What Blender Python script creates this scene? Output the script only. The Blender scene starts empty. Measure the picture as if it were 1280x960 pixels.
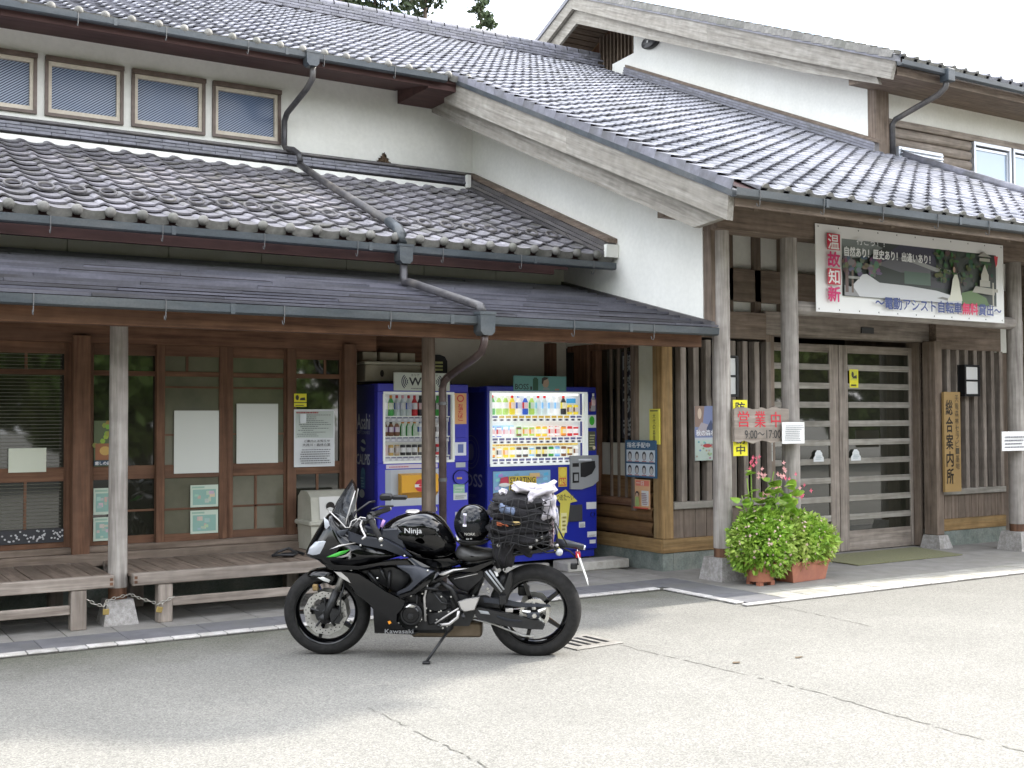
import bpy, math, random
import numpy as np
from mathutils import Vector, Matrix, Euler
random.seed(7); np.random.seed(7)
R = math.radians
S = bpy.context.scene
COL = S.collection
PI = math.pi

# ---------------------------------------------------------------- camera, sky, sun, exposure
cd = bpy.data.cameras.new('camera'); cam = bpy.data.objects.new('camera', cd); COL.objects.link(cam)
yaw, pit, rol = .5528, .0301, -.0043
cy_, sy_, cp_, sp_ = math.cos(yaw), math.sin(yaw), math.cos(pit), math.sin(pit)
fw = Vector((sy_*cp_, cy_*cp_, sp_)); rt = Vector((cy_, -sy_, 0)); up = rt.cross(fw)
c_, s_ = math.cos(rol), math.sin(rol)
rt, up = c_*rt + s_*up, -s_*rt + c_*up
M = Matrix((rt, up, -fw)).transposed().to_4x4(); M.translation = Vector((0, 0, 1.62))
cam.matrix_world = M
cd.lens = 40.78; cd.sensor_width = 36; cd.sensor_fit = 'HORIZONTAL'; cd.clip_start = .05; cd.clip_end = 2000
S.camera = cam

CLX = .35
SUN_EL, SUN_AZ = R(39), R(94)          # azimuth clockwise from +Y
sd = bpy.data.lights.new('sun', 'SUN'); sun = bpy.data.objects.new('sun', sd); COL.objects.link(sun)
sd.energy = 2.9; sd.angle = R(.6); sd.color = (1, .95, .87)
to_sun = Vector((math.sin(SUN_AZ)*math.cos(SUN_EL), math.cos(SUN_AZ)*math.cos(SUN_EL), math.sin(SUN_EL)))
sun.rotation_euler = to_sun.to_track_quat('Z', 'Y').to_euler()
sun.location = (30, 0, 30)

W = bpy.data.worlds.new('World'); S.world = W; W.use_nodes = True
nt = W.node_tree; bg = nt.nodes['Background']
sky = nt.nodes.new('ShaderNodeTexSky'); sky.sky_type = 'NISHITA'; sky.sun_disc = False
sky.sun_elevation = SUN_EL; sky.sun_rotation = SUN_AZ; sky.dust_density = 2.0
tc = nt.nodes.new('ShaderNodeTexCoord'); mp = nt.nodes.new('ShaderNodeMapping'); mp.inputs['Scale'].default_value = (1, 1, 2.2); mp.inputs['Location'].default_value = (CLX, 0, 0)
nz = nt.nodes.new('ShaderNodeTexNoise'); nz.inputs['Scale'].default_value = 2.3; nz.inputs['Detail'].default_value = 7; nz.inputs['Roughness'].default_value = .55
rp = nt.nodes.new('ShaderNodeValToRGB'); rp.color_ramp.elements[0].position = .36; rp.color_ramp.elements[1].position = .58
mx = nt.nodes.new('ShaderNodeMixRGB'); mx.inputs['Color2'].default_value = (12.5, 12.7, 13.2, 1)
nt.links.new(tc.outputs['Generated'], mp.inputs['Vector']); nt.links.new(mp.outputs['Vector'], nz.inputs['Vector'])
nt.links.new(nz.outputs['Fac'], rp.inputs['Fac']); nt.links.new(rp.outputs['Color'], mx.inputs['Fac'])
nt.links.new(sky.outputs['Color'], mx.inputs['Color1']); nt.links.new(mx.outputs['Color'], bg.inputs['Color'])
bg.inputs['Strength'].default_value = .15

S.view_settings.view_transform = 'Standard'; S.view_settings.look = 'None'
S.view_settings.exposure = 1.5; S.view_settings.gamma = 1

# ---------------------------------------------------------------- materials
MATS = {}
def mat(name, c1, c2=None, c3=None, scale=6, stretch=(1, 1, 1), detail=6, rough=.6, metal=0, bump=.15, bdist=.01,
        spec=.5, rnd=0, emit=0, rotx=0, coat=0, spots=0, spot_scale=40, lo=.35, hi=.65, trans=0):
    if name in MATS: return MATS[name]
    m = bpy.data.materials.new(name); m.use_nodes = True; N = m.node_tree; L = N.links
    b = N.nodes['Principled BSDF']; MATS[name] = m
    b.inputs['Roughness'].default_value = rough; b.inputs['Metallic'].default_value = metal
    b.inputs['Specular IOR Level'].default_value = spec
    if coat: b.inputs['Coat Weight'].default_value = coat; b.inputs['Coat Roughness'].default_value = .04
    if trans: b.inputs['Transmission Weight'].default_value = trans
    if c2 is None:
        b.inputs['Base Color'].default_value = (*c1, 1)
        if emit: b.inputs['Emission Color'].default_value = (*c1, 1); b.inputs['Emission Strength'].default_value = emit
        return m
    t = N.nodes.new('ShaderNodeTexCoord'); mpn = N.nodes.new('ShaderNodeMapping'); mpn.inputs['Scale'].default_value = stretch
    if rotx:
        vr_ = N.nodes.new('ShaderNodeVectorRotate'); vr_.rotation_type = 'X_AXIS'; vr_.inputs['Angle'].default_value = rotx
        L.new(t.outputs['Object'], vr_.inputs['Vector']); L.new(vr_.outputs[0], mpn.inputs['Vector'])
    else: L.new(t.outputs['Object'], mpn.inputs['Vector'])
    vec = mpn.outputs['Vector']
    oi = N.nodes.new('ShaderNodeObjectInfo')
    if rnd:
        av = N.nodes.new('ShaderNodeVectorMath'); av.operation = 'ADD'
        sc = N.nodes.new('ShaderNodeVectorMath'); sc.operation = 'SCALE'; sc.inputs['Scale'].default_value = 1
        ml = N.nodes.new('ShaderNodeMath'); ml.operation = 'MULTIPLY'; ml.inputs[1].default_value = 37
        L.new(oi.outputs['Random'], ml.inputs[0]); L.new(vec, av.inputs[0]); L.new(ml.outputs[0], av.inputs[1]); vec = av.outputs[0]
    n = N.nodes.new('ShaderNodeTexNoise'); n.inputs['Scale'].default_value = scale; n.inputs['Detail'].default_value = detail
    n.inputs['Roughness'].default_value = .6; L.new(vec, n.inputs['Vector'])
    r = N.nodes.new('ShaderNodeValToRGB'); L.new(n.outputs['Fac'], r.inputs['Fac'])
    e = r.color_ramp.elements; e[0].position = lo; e[0].color = (*c1, 1); e[1].position = hi; e[1].color = (*c2, 1)
    out = r.outputs['Color']
    if c3 is not None:
        n2 = N.nodes.new('ShaderNodeTexNoise'); n2.inputs['Scale'].default_value = scale*.23; n2.inputs['Detail'].default_value = 8
        n2.inputs['Roughness'].default_value = .7
        L.new(vec, n2.inputs['Vector']); r2 = N.nodes.new('ShaderNodeValToRGB'); L.new(n2.outputs['Fac'], r2.inputs['Fac'])
        r2.color_ramp.elements[0].position = .48; r2.color_ramp.elements[1].position = .66
        x = N.nodes.new('ShaderNodeMixRGB'); L.new(r2.outputs['Color'], x.inputs['Fac']); L.new(out, x.inputs['Color1']); x.inputs['Color2'].default_value = (*c3, 1)
        out = x.outputs['Color']
    if spots:
        v = N.nodes.new('ShaderNodeTexNoise'); v.inputs['Scale'].default_value = spot_scale; v.inputs['Detail'].default_value = 2
        L.new(t.outputs['Object'], v.inputs['Vector'])
        r3 = N.nodes.new('ShaderNodeMapRange'); r3.inputs['From Min'].default_value = .3; r3.inputs['From Max'].default_value = .7
        r3.inputs['To Min'].default_value = 1-spots; r3.inputs['To Max'].default_value = 1+spots; L.new(v.outputs['Fac'], r3.inputs['Value'])
        x = N.nodes.new('ShaderNodeVectorMath'); x.operation = 'SCALE'; L.new(out, x.inputs[0]); L.new(r3.outputs[0], x.inputs['Scale']); out = x.outputs[0]
    if rnd:
        mr = N.nodes.new('ShaderNodeMapRange'); mr.inputs['To Min'].default_value = 1-rnd; mr.inputs['To Max'].default_value = 1+rnd
        L.new(oi.outputs['Random'], mr.inputs['Value'])
        x = N.nodes.new('ShaderNodeVectorMath'); x.operation = 'SCALE'; L.new(out, x.inputs[0]); L.new(mr.outputs[0], x.inputs['Scale']); out = x.outputs[0]
    L.new(out, b.inputs['Base Color'])
    if emit: L.new(out, b.inputs['Emission Color']); b.inputs['Emission Strength'].default_value = emit
    if bump:
        bp = N.nodes.new('ShaderNodeBump'); bp.inputs['Strength'].default_value = bump; bp.inputs['Distance'].default_value = bdist
        L.new(n.outputs['Fac'], bp.inputs['Height']); L.new(bp.outputs['Normal'], b.inputs['Normal'])
    return m

def wood(name, c1, c2, c3, ax, rough=.75, rnd=.12):
    st = {'x': (.06, 1, 1), 'y': (1, .06, 1), 'z': (1, 1, .06), 's': (1, .06, 1)}[ax]
    return mat(name+'_'+ax, c1, c2, c3, scale=28, stretch=st, rotx=-math.atan(.44) if ax == 's' else 0, detail=8, rough=rough, bump=.35, bdist=.006, rnd=rnd, spec=.3, spots=.12, spot_scale=9)
GREY = ((.155, .128, .105), (.33, .285, .245), (.225, .19, .16)); BROWN = ((.095, .046, .027), (.20, .105, .062), (.14, .078, .05))
MID = ((.118, .088, .066), (.245, .19, .15), (.17, .135, .105)); TAN = ((.19, .115, .045), (.35, .225, .10), (.24, .17, .085))
LOGW = ((.105, .054, .022), (.20, .11, .046), (.14, .085, .042)); POST = ((.21, .185, .165), (.40, .37, .335), (.30, .27, .25))
PALEW = ((.195, .178, .152), (.35, .33, .29), (.26, .24, .205))
def wm(kind, ax):
    n, c = {'grey': ('weathered_grey_wood', GREY), 'brown': ('dark_brown_wood', BROWN), 'mid': ('worn_brown_wood', MID), 'tan': ('tan_wood', TAN),
            'log': ('log_wood', LOGW), 'post': ('silvery_log', POST), 'pale': ('pale_weathered_wood', PALEW)}[kind]
    return wood(n, *c, ax)
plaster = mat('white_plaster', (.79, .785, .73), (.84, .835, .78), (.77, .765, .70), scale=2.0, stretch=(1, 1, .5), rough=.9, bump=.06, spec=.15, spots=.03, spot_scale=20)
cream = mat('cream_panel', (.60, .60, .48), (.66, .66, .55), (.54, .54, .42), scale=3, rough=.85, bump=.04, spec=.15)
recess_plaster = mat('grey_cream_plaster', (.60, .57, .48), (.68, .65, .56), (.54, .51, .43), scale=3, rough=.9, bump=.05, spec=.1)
tile_m = mat('smoked_roof_tile', (.15, .152, .172), (.25, .25, .28), (.125, .125, .13), scale=5, detail=8, rough=.50, bump=.12, bdist=.004, rnd=.24, spec=.55, spots=.15, spot_scale=60)
tile_old = mat('weathered_roof_tile', (.155, .148, .162), (.265, .255, .275), (.125, .12, .105), scale=6, detail=8, rough=.52, bump=.15, bdist=.004, rnd=.26, spec=.5, spots=.15, spot_scale=60)
cap_m = mat('pale_tile_end', (.13, .125, .112), (.22, .21, .19), (.11, .11, .09), scale=14, rough=.6, bump=.1, rnd=.15)
ridge_m = mat('ridge_tile', (.13, .13, .155), (.215, .215, .25), (.10, .10, .105), scale=9, rough=.45, bump=.1, spec=.6, rnd=.15)
noshi_m = mat('flashing_tile', (.075, .07, .072), (.14, .13, .13), (.17, .155, .14), scale=9, stretch=(1, .3, 1), rough=.5, bump=.1, rnd=.12)
plate_m = mat('canopy_plate', (.080, .080, .100), (.155, .152, .180), (.055, .052, .055), scale=3, stretch=(.35, 1, 1), detail=8, rough=.36, bump=.08, spec=.7, rnd=.09, spots=.1, spot_scale=30)
gutter_m = mat('gutter_paint', (.026, .034, .040), (.052, .064, .074), (.085, .09, .09), scale=7, stretch=(.3, 1, 1), rough=.45, bump=.05, spec=.6, spots=.12, spot_scale=50)
pipe_m = mat('downpipe_paint', (.042, .040, .042), (.078, .075, .079), (.12, .11, .10), scale=9, rough=.4, bump=.05, spots=.12, spot_scale=40)
pipe_b = mat('brown_pipe_paint', (.050, .033, .030), (.09, .062, .056), (.13, .10, .09), scale=9, rough=.35, bump=.05)
hook_m = mat('zinc_hook', (.11, .11, .11), rough=.5, metal=.2)
soffit_m = mat('soffit_board', (.050, .022, .020), (.095, .045, .040), (.07, .036, .032), scale=8, stretch=(.2, 1, 1), rough=.8, bump=.1)
stone_m = mat('granite', (.27, .255, .24), (.42, .40, .38), (.22, .205, .18), scale=30, rough=.8, bump=.1, spots=.15, spot_scale=150)
conc_g = mat('green_grey_concrete', (.12, .145, .125), (.21, .235, .21), (.26, .27, .23), scale=7, rough=.9, bump=.15, spots=.15, spot_scale=60)
conc_w = mat('pale_concrete', (.36, .34, .30), (.50, .48, .44), (.30, .28, .24), scale=9, rough=.9, bump=.15)
pave_m = mat('grey_pavement', (.20, .19, .175), (.27, .26, .24), (.23, .22, .19), scale=5, rough=.85, bump=.1, spots=.12, spot_scale=120, rnd=.06)
band_m = mat('dark_grey_band', (.115, .115, .125), (.165, .165, .175), (.14, .14, .135), scale=6, rough=.8, bump=.1, spots=.12, spot_scale=120, rnd=.05)
kerb_m = mat('white_kerb_stone', (.44, .42, .40), (.58, .56, .54), (.36, .34, .30), scale=12, rough=.8, bump=.15, rnd=.12, spots=.1, spot_scale=90)
tilep_m = mat('pale_paving_tile', (.29, .28, .25), (.38, .365, .33), (.24, .235, .19), scale=8, rough=.8, bump=.1, rnd=.12, spots=.1, spot_scale=90)
joint_m = mat('joint_dirt', (.07, .068, .055), (.12, .115, .10), scale=12, rough=.95)
glass_d = mat('dark_glass', (.022, .022, .016), rough=.03, spec=.62); glass_d.node_tree.nodes['Principled BSDF'].inputs['IOR'].default_value = 1.75
glass_up = mat('sky_glass', (.14, .22, .36), (.20, .29, .45), scale=1.2, rough=.08, spec=.8, bump=0)
frame_b = mat('bronze_frame', (.09, .06, .045), (.14, .10, .08), scale=10, rough=.45, bump=.03)
frame_c = mat('cream_frame', (.50, .44, .35), (.62, .56, .46), scale=10, rough=.5, bump=.03)
alu = mat('aluminium', (.62, .65, .70), rough=.35, metal=.4)
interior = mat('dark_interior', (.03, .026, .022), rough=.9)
black_p = mat('black_plastic', (.007, .007, .008), rough=.45)
white_p = mat('white_plastic', (.72, .72, .70), rough=.5)
# flat print: the colour of each printed patch is stored per face
pm = bpy.data.materials.new('flat_print'); pm.use_nodes = True
at_ = pm.node_tree.nodes.new('ShaderNodeAttribute'); at_.attribute_name = 'ink'
pm.node_tree.links.new(at_.outputs['Color'], pm.node_tree.nodes['Principled BSDF'].inputs['Base Color'])
pm.node_tree.nodes['Principled BSDF'].inputs['Roughness'].default_value = .5
pl = pm.copy(); pl.name = 'lit_print'
pl.node_tree.links.new([n for n in pl.node_tree.nodes if n.type == 'ATTRIBUTE'][0].outputs['Color'], pl.node_tree.nodes['Principled BSDF'].inputs['Emission Color'])
pl.node_tree.nodes['Principled BSDF'].inputs['Emission Strength'].default_value = .2

# ---------------------------------------------------------------- mesh helpers
class MB:
    def __init__(s): s.v = []; s.f = []; s.mi = []; s.cur = 0; s.ink = []
    def add(s, vs, fs, ink=None):
        n = len(s.v); s.v += [tuple(v) for v in vs]
        for f in fs: s.f.append(tuple(n+i for i in f)); s.mi.append(s.cur); s.ink.append(ink or (1, 1, 1))
        return s
    def box(s, x0, x1, y0, y1, z0, z1, ch=0):
        x0, x1 = sorted((x0, x1)); y0, y1 = sorted((y0, y1)); z0, z1 = sorted((z0, z1))
        if ch:
            c = min(ch, (x1-x0)*.4, (y1-y0)*.4, (z1-z0)*.4); vs = []; idx = {}
            for i, (X, sx) in enumerate(((x0, 1), (x1, -1))):
                for j, (Y, sy) in enumerate(((y0, 1), (y1, -1))):
                    for k, (Z, sz) in enumerate(((z0, 1), (z1, -1))):
                        idx[i, j, k] = len(vs); vs += [(X, Y+sy*c, Z+sz*c), (X+sx*c, Y, Z+sz*c), (X+sx*c, Y+sy*c, Z)]
            fs = []
            def q(a, t): return idx[a]+t
            fs.append([q((0, 0, 0), 0), q((0, 0, 1), 0), q((0, 1, 1), 0), q((0, 1, 0), 0)]); fs.append([q((1, 0, 0), 0), q((1, 1, 0), 0), q((1, 1, 1), 0), q((1, 0, 1), 0)])
            fs.append([q((0, 0, 0), 1), q((1, 0, 0), 1), q((1, 0, 1), 1), q((0, 0, 1), 1)]); fs.append([q((0, 1, 0), 1), q((0, 1, 1), 1), q((1, 1, 1), 1), q((1, 1, 0), 1)])
            fs.append([q((0, 0, 0), 2), q((0, 1, 0), 2), q((1, 1, 0), 2), q((1, 0, 0), 2)]); fs.append([q((0, 0, 1), 2), q((1, 0, 1), 2), q((1, 1, 1), 2), q((0, 1, 1), 2)])
            for a in (0, 1):
                for b in (0, 1):
                    fs.append([q((a, b, 0), 0), q((a, b, 1), 0), q((a, b, 1), 1), q((a, b, 0), 1)])
                    fs.append([q((a, 0, b), 0), q((a, 1, b), 0), q((a, 1, b), 2), q((a, 0, b), 2)])
                    fs.append([q((0, a, b), 1), q((1, a, b), 1), q((1, a, b), 2), q((0, a, b), 2)])
                    for cc in (0, 1): fs.append([q((a, b, cc), 0), q((a, b, cc), 1), q((a, b, cc), 2)])
            return s.add(vs, fs)
        vs = [(x, y, z) for x in (x0, x1) for y in (y0, y1) for z in (z0, z1)]
        return s.add(vs, [(0, 1, 3, 2), (4, 6, 7, 5), (0, 4, 5, 1), (2, 3, 7, 6), (0, 2, 6, 4), (1, 5, 7, 3)])
    def prism(s, poly, ax, a, b):
        """poly in the plane normal to axis ax; (y,z) for 'x', (x,z) for 'y', (x,y) for 'z'"""
        def P(p, t): return (t, p[0], p[1]) if ax == 'x' else (p[0], t, p[1]) if ax == 'y' else (p[0], p[1], t)
        n = len(poly)
        return s.add([P(p, a) for p in poly]+[P(p, b) for p in poly], [tuple(range(n)), tuple(range(2*n-1, n-1, -1))]+[(i, i+n, (i+1) % n+n, (i+1) % n) for i in range(n)])
    def tube(s, path, r, n=8, caps=True):
        path = [Vector(p) for p in path]; rr = r if isinstance(r, (list, tuple)) else [r]*len(path)
        rings = []; ref = Vector((0, 0, 1))
        for i, p in enumerate(path):
            d = (path[min(i+1, len(path)-1)]-path[max(i-1, 0)]).normalized()
            if abs(d.dot(ref)) > .95: ref = Vector((1, 0, 0)) if abs(d.x) < .9 else Vector((0, 1, 0))
            a = d.cross(ref).normalized(); b = d.cross(a); ref = -b if False else ref
            rings.append([p+(a*math.cos(2*PI*k/n)+b*math.sin(2*PI*k/n))*rr[i] for k in range(n)])
        vs = [v for g in rings for v in g]; fs = []
        for i in range(len(path)-1):
            for k in range(n): fs.append((i*n+k, i*n+(k+1) % n, (i+1)*n+(k+1) % n, (i+1)*n+k))
        if caps: fs += [tuple(range(n-1, -1, -1)), tuple(range((len(path)-1)*n, len(path)*n))]
        return s.add(vs, fs)
    def lathe(s, prof, origin, ax='z', n=24, a0=0, a1=2*PI, sc=(1, 1)):
        """prof: (radius, height) list around axis ax"""
        full = abs(a1-a0-2*PI) < 1e-6; m = n if full else n+1; vs = []; o = Vector(origin)
        for r_, h in prof:
            for k in range(m):
                t = a0+(a1-a0)*k/n; a, b = r_*math.cos(t)*sc[0], r_*math.sin(t)*sc[1]
                vs.append(o+Vector({'z': (a, b, h), 'y': (a, h, b), 'x': (h, a, b)}[ax]))
        fs = []
        for i in range(len(prof)-1):
            for k in range(n): k2 = (k+1) % m; fs.append((i*m+k, i*m+k2, (i+1)*m+k2, (i+1)*m+k))
        return s.add(vs, fs)
    def quad(s, *p): return s.add(p, [tuple(range(len(p)))])

def tag(o, label=None, cat=None, group=None, kind=None):
    if label: o['label'] = label
    if cat: o['category'] = cat
    if group: o['group'] = group
    if kind: o['kind'] = kind
    return o
def obj(name, mb, m=None, parent=None, smooth=False, origin=None, weld=False):
    """link the collected geometry as one mesh object; vertices are given in world space (or the parent's space)"""
    me = bpy.data.meshes.new(name); vs = mb.v
    if origin is not None: o_ = Vector(origin); vs = [tuple(Vector(v)-o_) for v in vs]
    me.from_pydata(vs, [], mb.f)
    ms = m if isinstance(m, (list, tuple)) else [m]
    for x in ms: me.materials.append(x)
    if len(ms) > 1: me.polygons.foreach_set('material_index', mb.mi)
    if ms[0] in (pm, pl):
        at = me.attributes.new('ink', 'FLOAT_COLOR', 'FACE'); at.data.foreach_set('color', [c for i in mb.ink for c in (*i, 1)])
    import bmesh
    b = bmesh.new(); b.from_mesh(me)
    if weld: bmesh.ops.remove_doubles(b, verts=b.verts, dist=1e-5)
    if ms[0] not in (pm, pl): bmesh.ops.recalc_face_normals(b, faces=b.faces)
    b.to_mesh(me); b.free()
    if smooth:
        me.polygons.foreach_set('use_smooth', [True]*len(me.polygons))
        if smooth != 'all': me.set_sharp_from_angle(angle=R(smooth if isinstance(smooth, (int, float)) and smooth > 1 else 40))
    o = bpy.data.objects.new(name, me); COL.objects.link(o)
    if origin is not None: o.location = origin
    if parent is not None: setp(o, parent)
    return o
WP = {}
def setp(o, parent):
    o.parent = parent
    if parent.name in WP: o.matrix_parent_inverse = WP[parent.name]
def wempty(name, loc, *a, **k):
    """an Empty at the thing's base whose parts are modelled in world coordinates"""
    o = empty(name, loc, *a, **k); WP[o.name] = Matrix.Translation(-Vector(loc)); return o
def empty(name, loc=(0, 0, 0), label=None, cat=None, group=None, rz=0, kind=None, parent=None):
    o = bpy.data.objects.new(name, None); COL.objects.link(o); o.location = loc; o.rotation_euler = (0, 0, rz); o.empty_display_size = .1
    if parent: o.parent = parent
    return tag(o, label, cat, group, kind)
def share(o, loc=None, rot=None, parent=None):
    c = o.copy(); COL.objects.link(c)
    if parent is not None: c.matrix_parent_inverse = Matrix(); setp(c, parent)
    if loc is not None: c.location = loc
    if rot is not None: c.rotation_euler = rot
    return c
def bxo(name, m, parent, *a, ch=.004, **k): return obj(name, MB().box(*a, ch=ch), m, parent, **k)

# flat print on a plane: origin (lower left), u and v unit vectors, normal towards the viewer
class Sheet:
    def __init__(s, o, u, v, w, h, base, th=.004, step=.0007):
        s.o, s.u, s.v = Vector(o), Vector(u).normalized(), Vector(v).normalized(); s.n = s.u.cross(s.v); s.w, s.h = w, h; s.d = 0; s.step = step
        s.mb = MB(); a = [s.P(0, 0), s.P(w, 0), s.P(w, h), s.P(0, h)]; b = [p-s.n*th for p in a]
        s.mb.add(a+b, [(0, 1, 2, 3), (7, 6, 5, 4), (0, 4, 5, 1), (1, 5, 6, 2), (2, 6, 7, 3), (3, 7, 4, 0)], base); s.d = step
    def P(s, x, y): return s.o+s.u*x+s.v*y+s.n*s.d
    def poly(s, pts, c): s.mb.add([s.P(x*s.w, y*s.h) for x, y in pts], [tuple(range(len(pts)))], c); s.d += s.step*.25; return s
    def rect(s, x0, x1, y0, y1, c): return s.poly([(x0, y0), (x1, y0), (x1, y1), (x0, y1)], c)
    def ell(s, cx, cy, rx, ry, c, n=14): return s.poly([(cx+rx*math.cos(2*PI*k/n), cy+ry*math.sin(2*PI*k/n)) for k in range(n)], c)
    def lines(s, x0, x1, y0, y1, n, c, jit=.5, thick=.45, seed=1):
        rg = random.Random(seed); dy = (y1-y0)/n
        for i in range(n):
            x = x0+rg.random()*.12*(x1-x0)*jit; e = x1-rg.random()*.4*(x1-x0)*jit
            while x < e:
                w = (x1-x0)*(.03+.05*rg.random()); s.rect(x, min(x+w*.8, e), y0+i*dy, y0+i*dy+dy*thick, c); x += w
            s.d -= 0
        return s
    def text(s, body, x0, x1, y0, y1, c, bold=.012, vertical=False):
        if vertical:
            n = len(body); dy = (y1-y0)/n
            for i, ch in enumerate(body): s.text(ch, x0, x1, y1-(i+1)*dy+dy*.06, y1-i*dy-dy*.06, c, bold)
            return s
        cu = bpy.data.curves.new('t', 'FONT'); cu.body = body; cu.resolution_u = 2
        o = bpy.data.objects.new('t', cu); me = bpy.data.meshes.new_from_object(o)
        n = len(me.vertices)
        if n:
            co = np.empty(n*3); me.vertices.foreach_get('co', co); co = co.reshape(-1, 3)
            lo, hi = co.min(0), co.max(0); sp = np.maximum(hi-lo, 1e-6); hh = (y1-y0)*s.h; fs_ = [tuple(p.vertices) for p in me.polygons]
            for dx, dy in ((0, 0), (1, 0), (-1, 0), (0, 1), (0, -1)) if bold > .015 else ((0, 0), (1, 0)) if bold > 0 else ((0, 0),):
                k = (.9 if bold > .015 else .7)*bold*hh
                pts = [s.P((x0+(p[0]-lo[0])/sp[0]*(x1-x0))*s.w+dx*k, (y0+(p[1]-lo[1])/sp[1]*(y1-y0))*s.h+dy*k) for p in co]
                s.mb.add(pts, fs_, c); s.d += s.step*.12
        bpy.data.objects.remove(o); bpy.data.curves.remove(cu); bpy.data.meshes.remove(me); s.d += s.step*.3; return s
    def build(s, name, parent=None, m=None): return obj(name, s.mb, m or pm, parent)
def front(x0, x1, z0, z1, y, base, **k): return Sheet((x0, y, z0), (1, 0, 0), (0, 0, 1), x1-x0, z1-z0, base, **k)     # faces -Y
def left(y0, y1, z0, z1, x, base, **k): return Sheet((x, y1, z0), (0, -1, 0), (0, 0, 1), y1-y0, z1-z0, base, **k)       # faces -X

# ================================================================ GROUND AND PAVEMENT
asph = mat('worn_asphalt', (.160, .156, .142), (.222, .217, .197), (.195, .19, .17), scale=130, detail=5, rough=.85, bump=.5, bdist=.006, spec=.3, spots=.07, spot_scale=1.2)
# aggregate speckle: pale and dark grains
N = asph.node_tree; b = N.nodes['Principled BSDF']; src = b.inputs['Base Color'].links[0].from_socket
tcn = [n for n in N.nodes if n.type == 'TEX_COORD'][0]
vo = N.nodes.new('ShaderNodeTexVoronoi'); vo.inputs['Scale'].default_value = 120; N.links.new(tcn.outputs['Object'], vo.inputs['Vector'])
sx = N.nodes.new('ShaderNodeSeparateColor'); N.links.new(vo.outputs['Color'], sx.inputs[0])
mr = N.nodes.new('ShaderNodeMapRange'); mr.inputs['To Min'].default_value = .70; mr.inputs['To Max'].default_value = 1.32
N.links.new(sx.outputs[0], mr.inputs['Value']); sc = N.nodes.new('ShaderNodeVectorMath'); sc.operation = 'SCALE'
N.links.new(src, sc.inputs[0]); N.links.new(mr.outputs[0], sc.inputs['Scale'])
# damp, mossy strip next to the kerb (a stain with its own outline)
sp = N.nodes.new('ShaderNodeSeparateXYZ'); N.links.new(tcn.outputs['Object'], sp.inputs[0])
nn = N.nodes.new('ShaderNodeTexNoise'); nn.inputs['Scale'].default_value = 3.5; nn.inputs['Detail'].default_value = 6; N.links.new(tcn.outputs['Object'], nn.inputs['Vector'])
ad = N.nodes.new('ShaderNodeMath'); ad.operation = 'MULTIPLY_ADD'; ad.inputs[1].default_value = .9; N.links.new(nn.outputs['Fac'], ad.inputs[0]); N.links.new(sp.outputs['Y'], ad.inputs[2])
m2 = N.nodes.new('ShaderNodeMapRange'); m2.inputs['From Min'].default_value = 8.25; m2.inputs['From Max'].default_value = 9.1; N.links.new(ad.outputs[0], m2.inputs['Value'])
mxr = N.nodes.new('ShaderNodeMixRGB'); mxr.blend_type = 'MULTIPLY'; mxr.inputs['Color2'].default_value = (.60, .62, .54, 1)
N.links.new(m2.outputs[0], mxr.inputs['Fac']); N.links.new(sc.outputs[0], mxr.inputs['Color1']); N.links.new(mxr.outputs[0], b.inputs['Base Color'])
g = obj('ground', MB().quad((-150, -150, 0), (200, -150, 0), (200, 200, 0), (-150, 200, 0)), asph); tag(g, kind='structure')

pv = empty('pavement', kind='structure')
base = MB().quad((-6, 8.60, .004), (7.0, 8.60, .004), (7.0, 11.4, .004), (-6, 11.4, .004)); base.quad((7.0, 7.45, .004), (24, 7.45, .004), (24, 12, .004), (7.0, 12, .004))
obj('joint_bed', base, joint_m, pv)
def slab(name, x0, x1, y0, y1, z, m, parent=pv, g=.004, share_key={}):
    w, d = round(x1-x0-2*g, 3), round(y1-y0-2*g, 3); key = (name, w, d, z, m.name)
    if key not in share_key:
        o = obj(name, MB().box(0, w, 0, d, -z*.7, 0, ch=.003), m, parent); share_key[key] = o
    else: o = share(share_key[key])
    o.location = (x0+g, y0+g, z+random.uniform(-.001, .0015)); return o
x = -2.64
while x < 6.9: slab('kerb_stone', x, min(x+.201, 6.955), 8.615, 8.725, .018, kerb_m); x += .201
y = 8.60
while y > 7.6: slab('kerb_stone', 6.96, 7.06, y-.201, y, .018, kerb_m); y -= .201
x = 6.96
while x < 15: slab('kerb_stone', x, x+.40, 7.46, 7.535, .018, kerb_m); x += .40
x = -2.7
while x < 7.0: slab('band_paver', x, x+.6, 8.73, 9.14, .014, band_m, g=.0015); x += .6
slab('band_paver', 7.065, 7.52, 8.06, 9.14, .014, band_m, g=.0015); slab('band_paver', 7.065, 7.52, 7.54, 8.06, .014, band_m, g=.0015)
x = -2.7
while x < 7.5:
    for k, (a, bb) in enumerate(((9.145, 9.51), (9.51, 9.88), (9.88, 10.25))): slab('paving_slab', x, min(x+.37, 7.53), a, bb, .012, pave_m, g=.003)
    x += .37
obj('paving_sheet', MB().quad((-6, 10.25, .008), (7.75, 10.25, .008), (7.75, 11.4, .008), (-6, 11.4, .008)), pave_m, pv)
for x0 in np.arange(7.54, 17.0, 2.1): slab('paving_slab', x0, x0+2.1, 7.97, 9.9, .012, pave_m, g=.004)
x = 7.54
while x < 15:
    for k, (a, bb) in enumerate(((7.54, 7.66), (7.66, 7.81), (7.81, 7.96))): slab('paving_tile', x, x+.30, a, bb, .013, tilep_m, g=.005)
    x += .30
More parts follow.
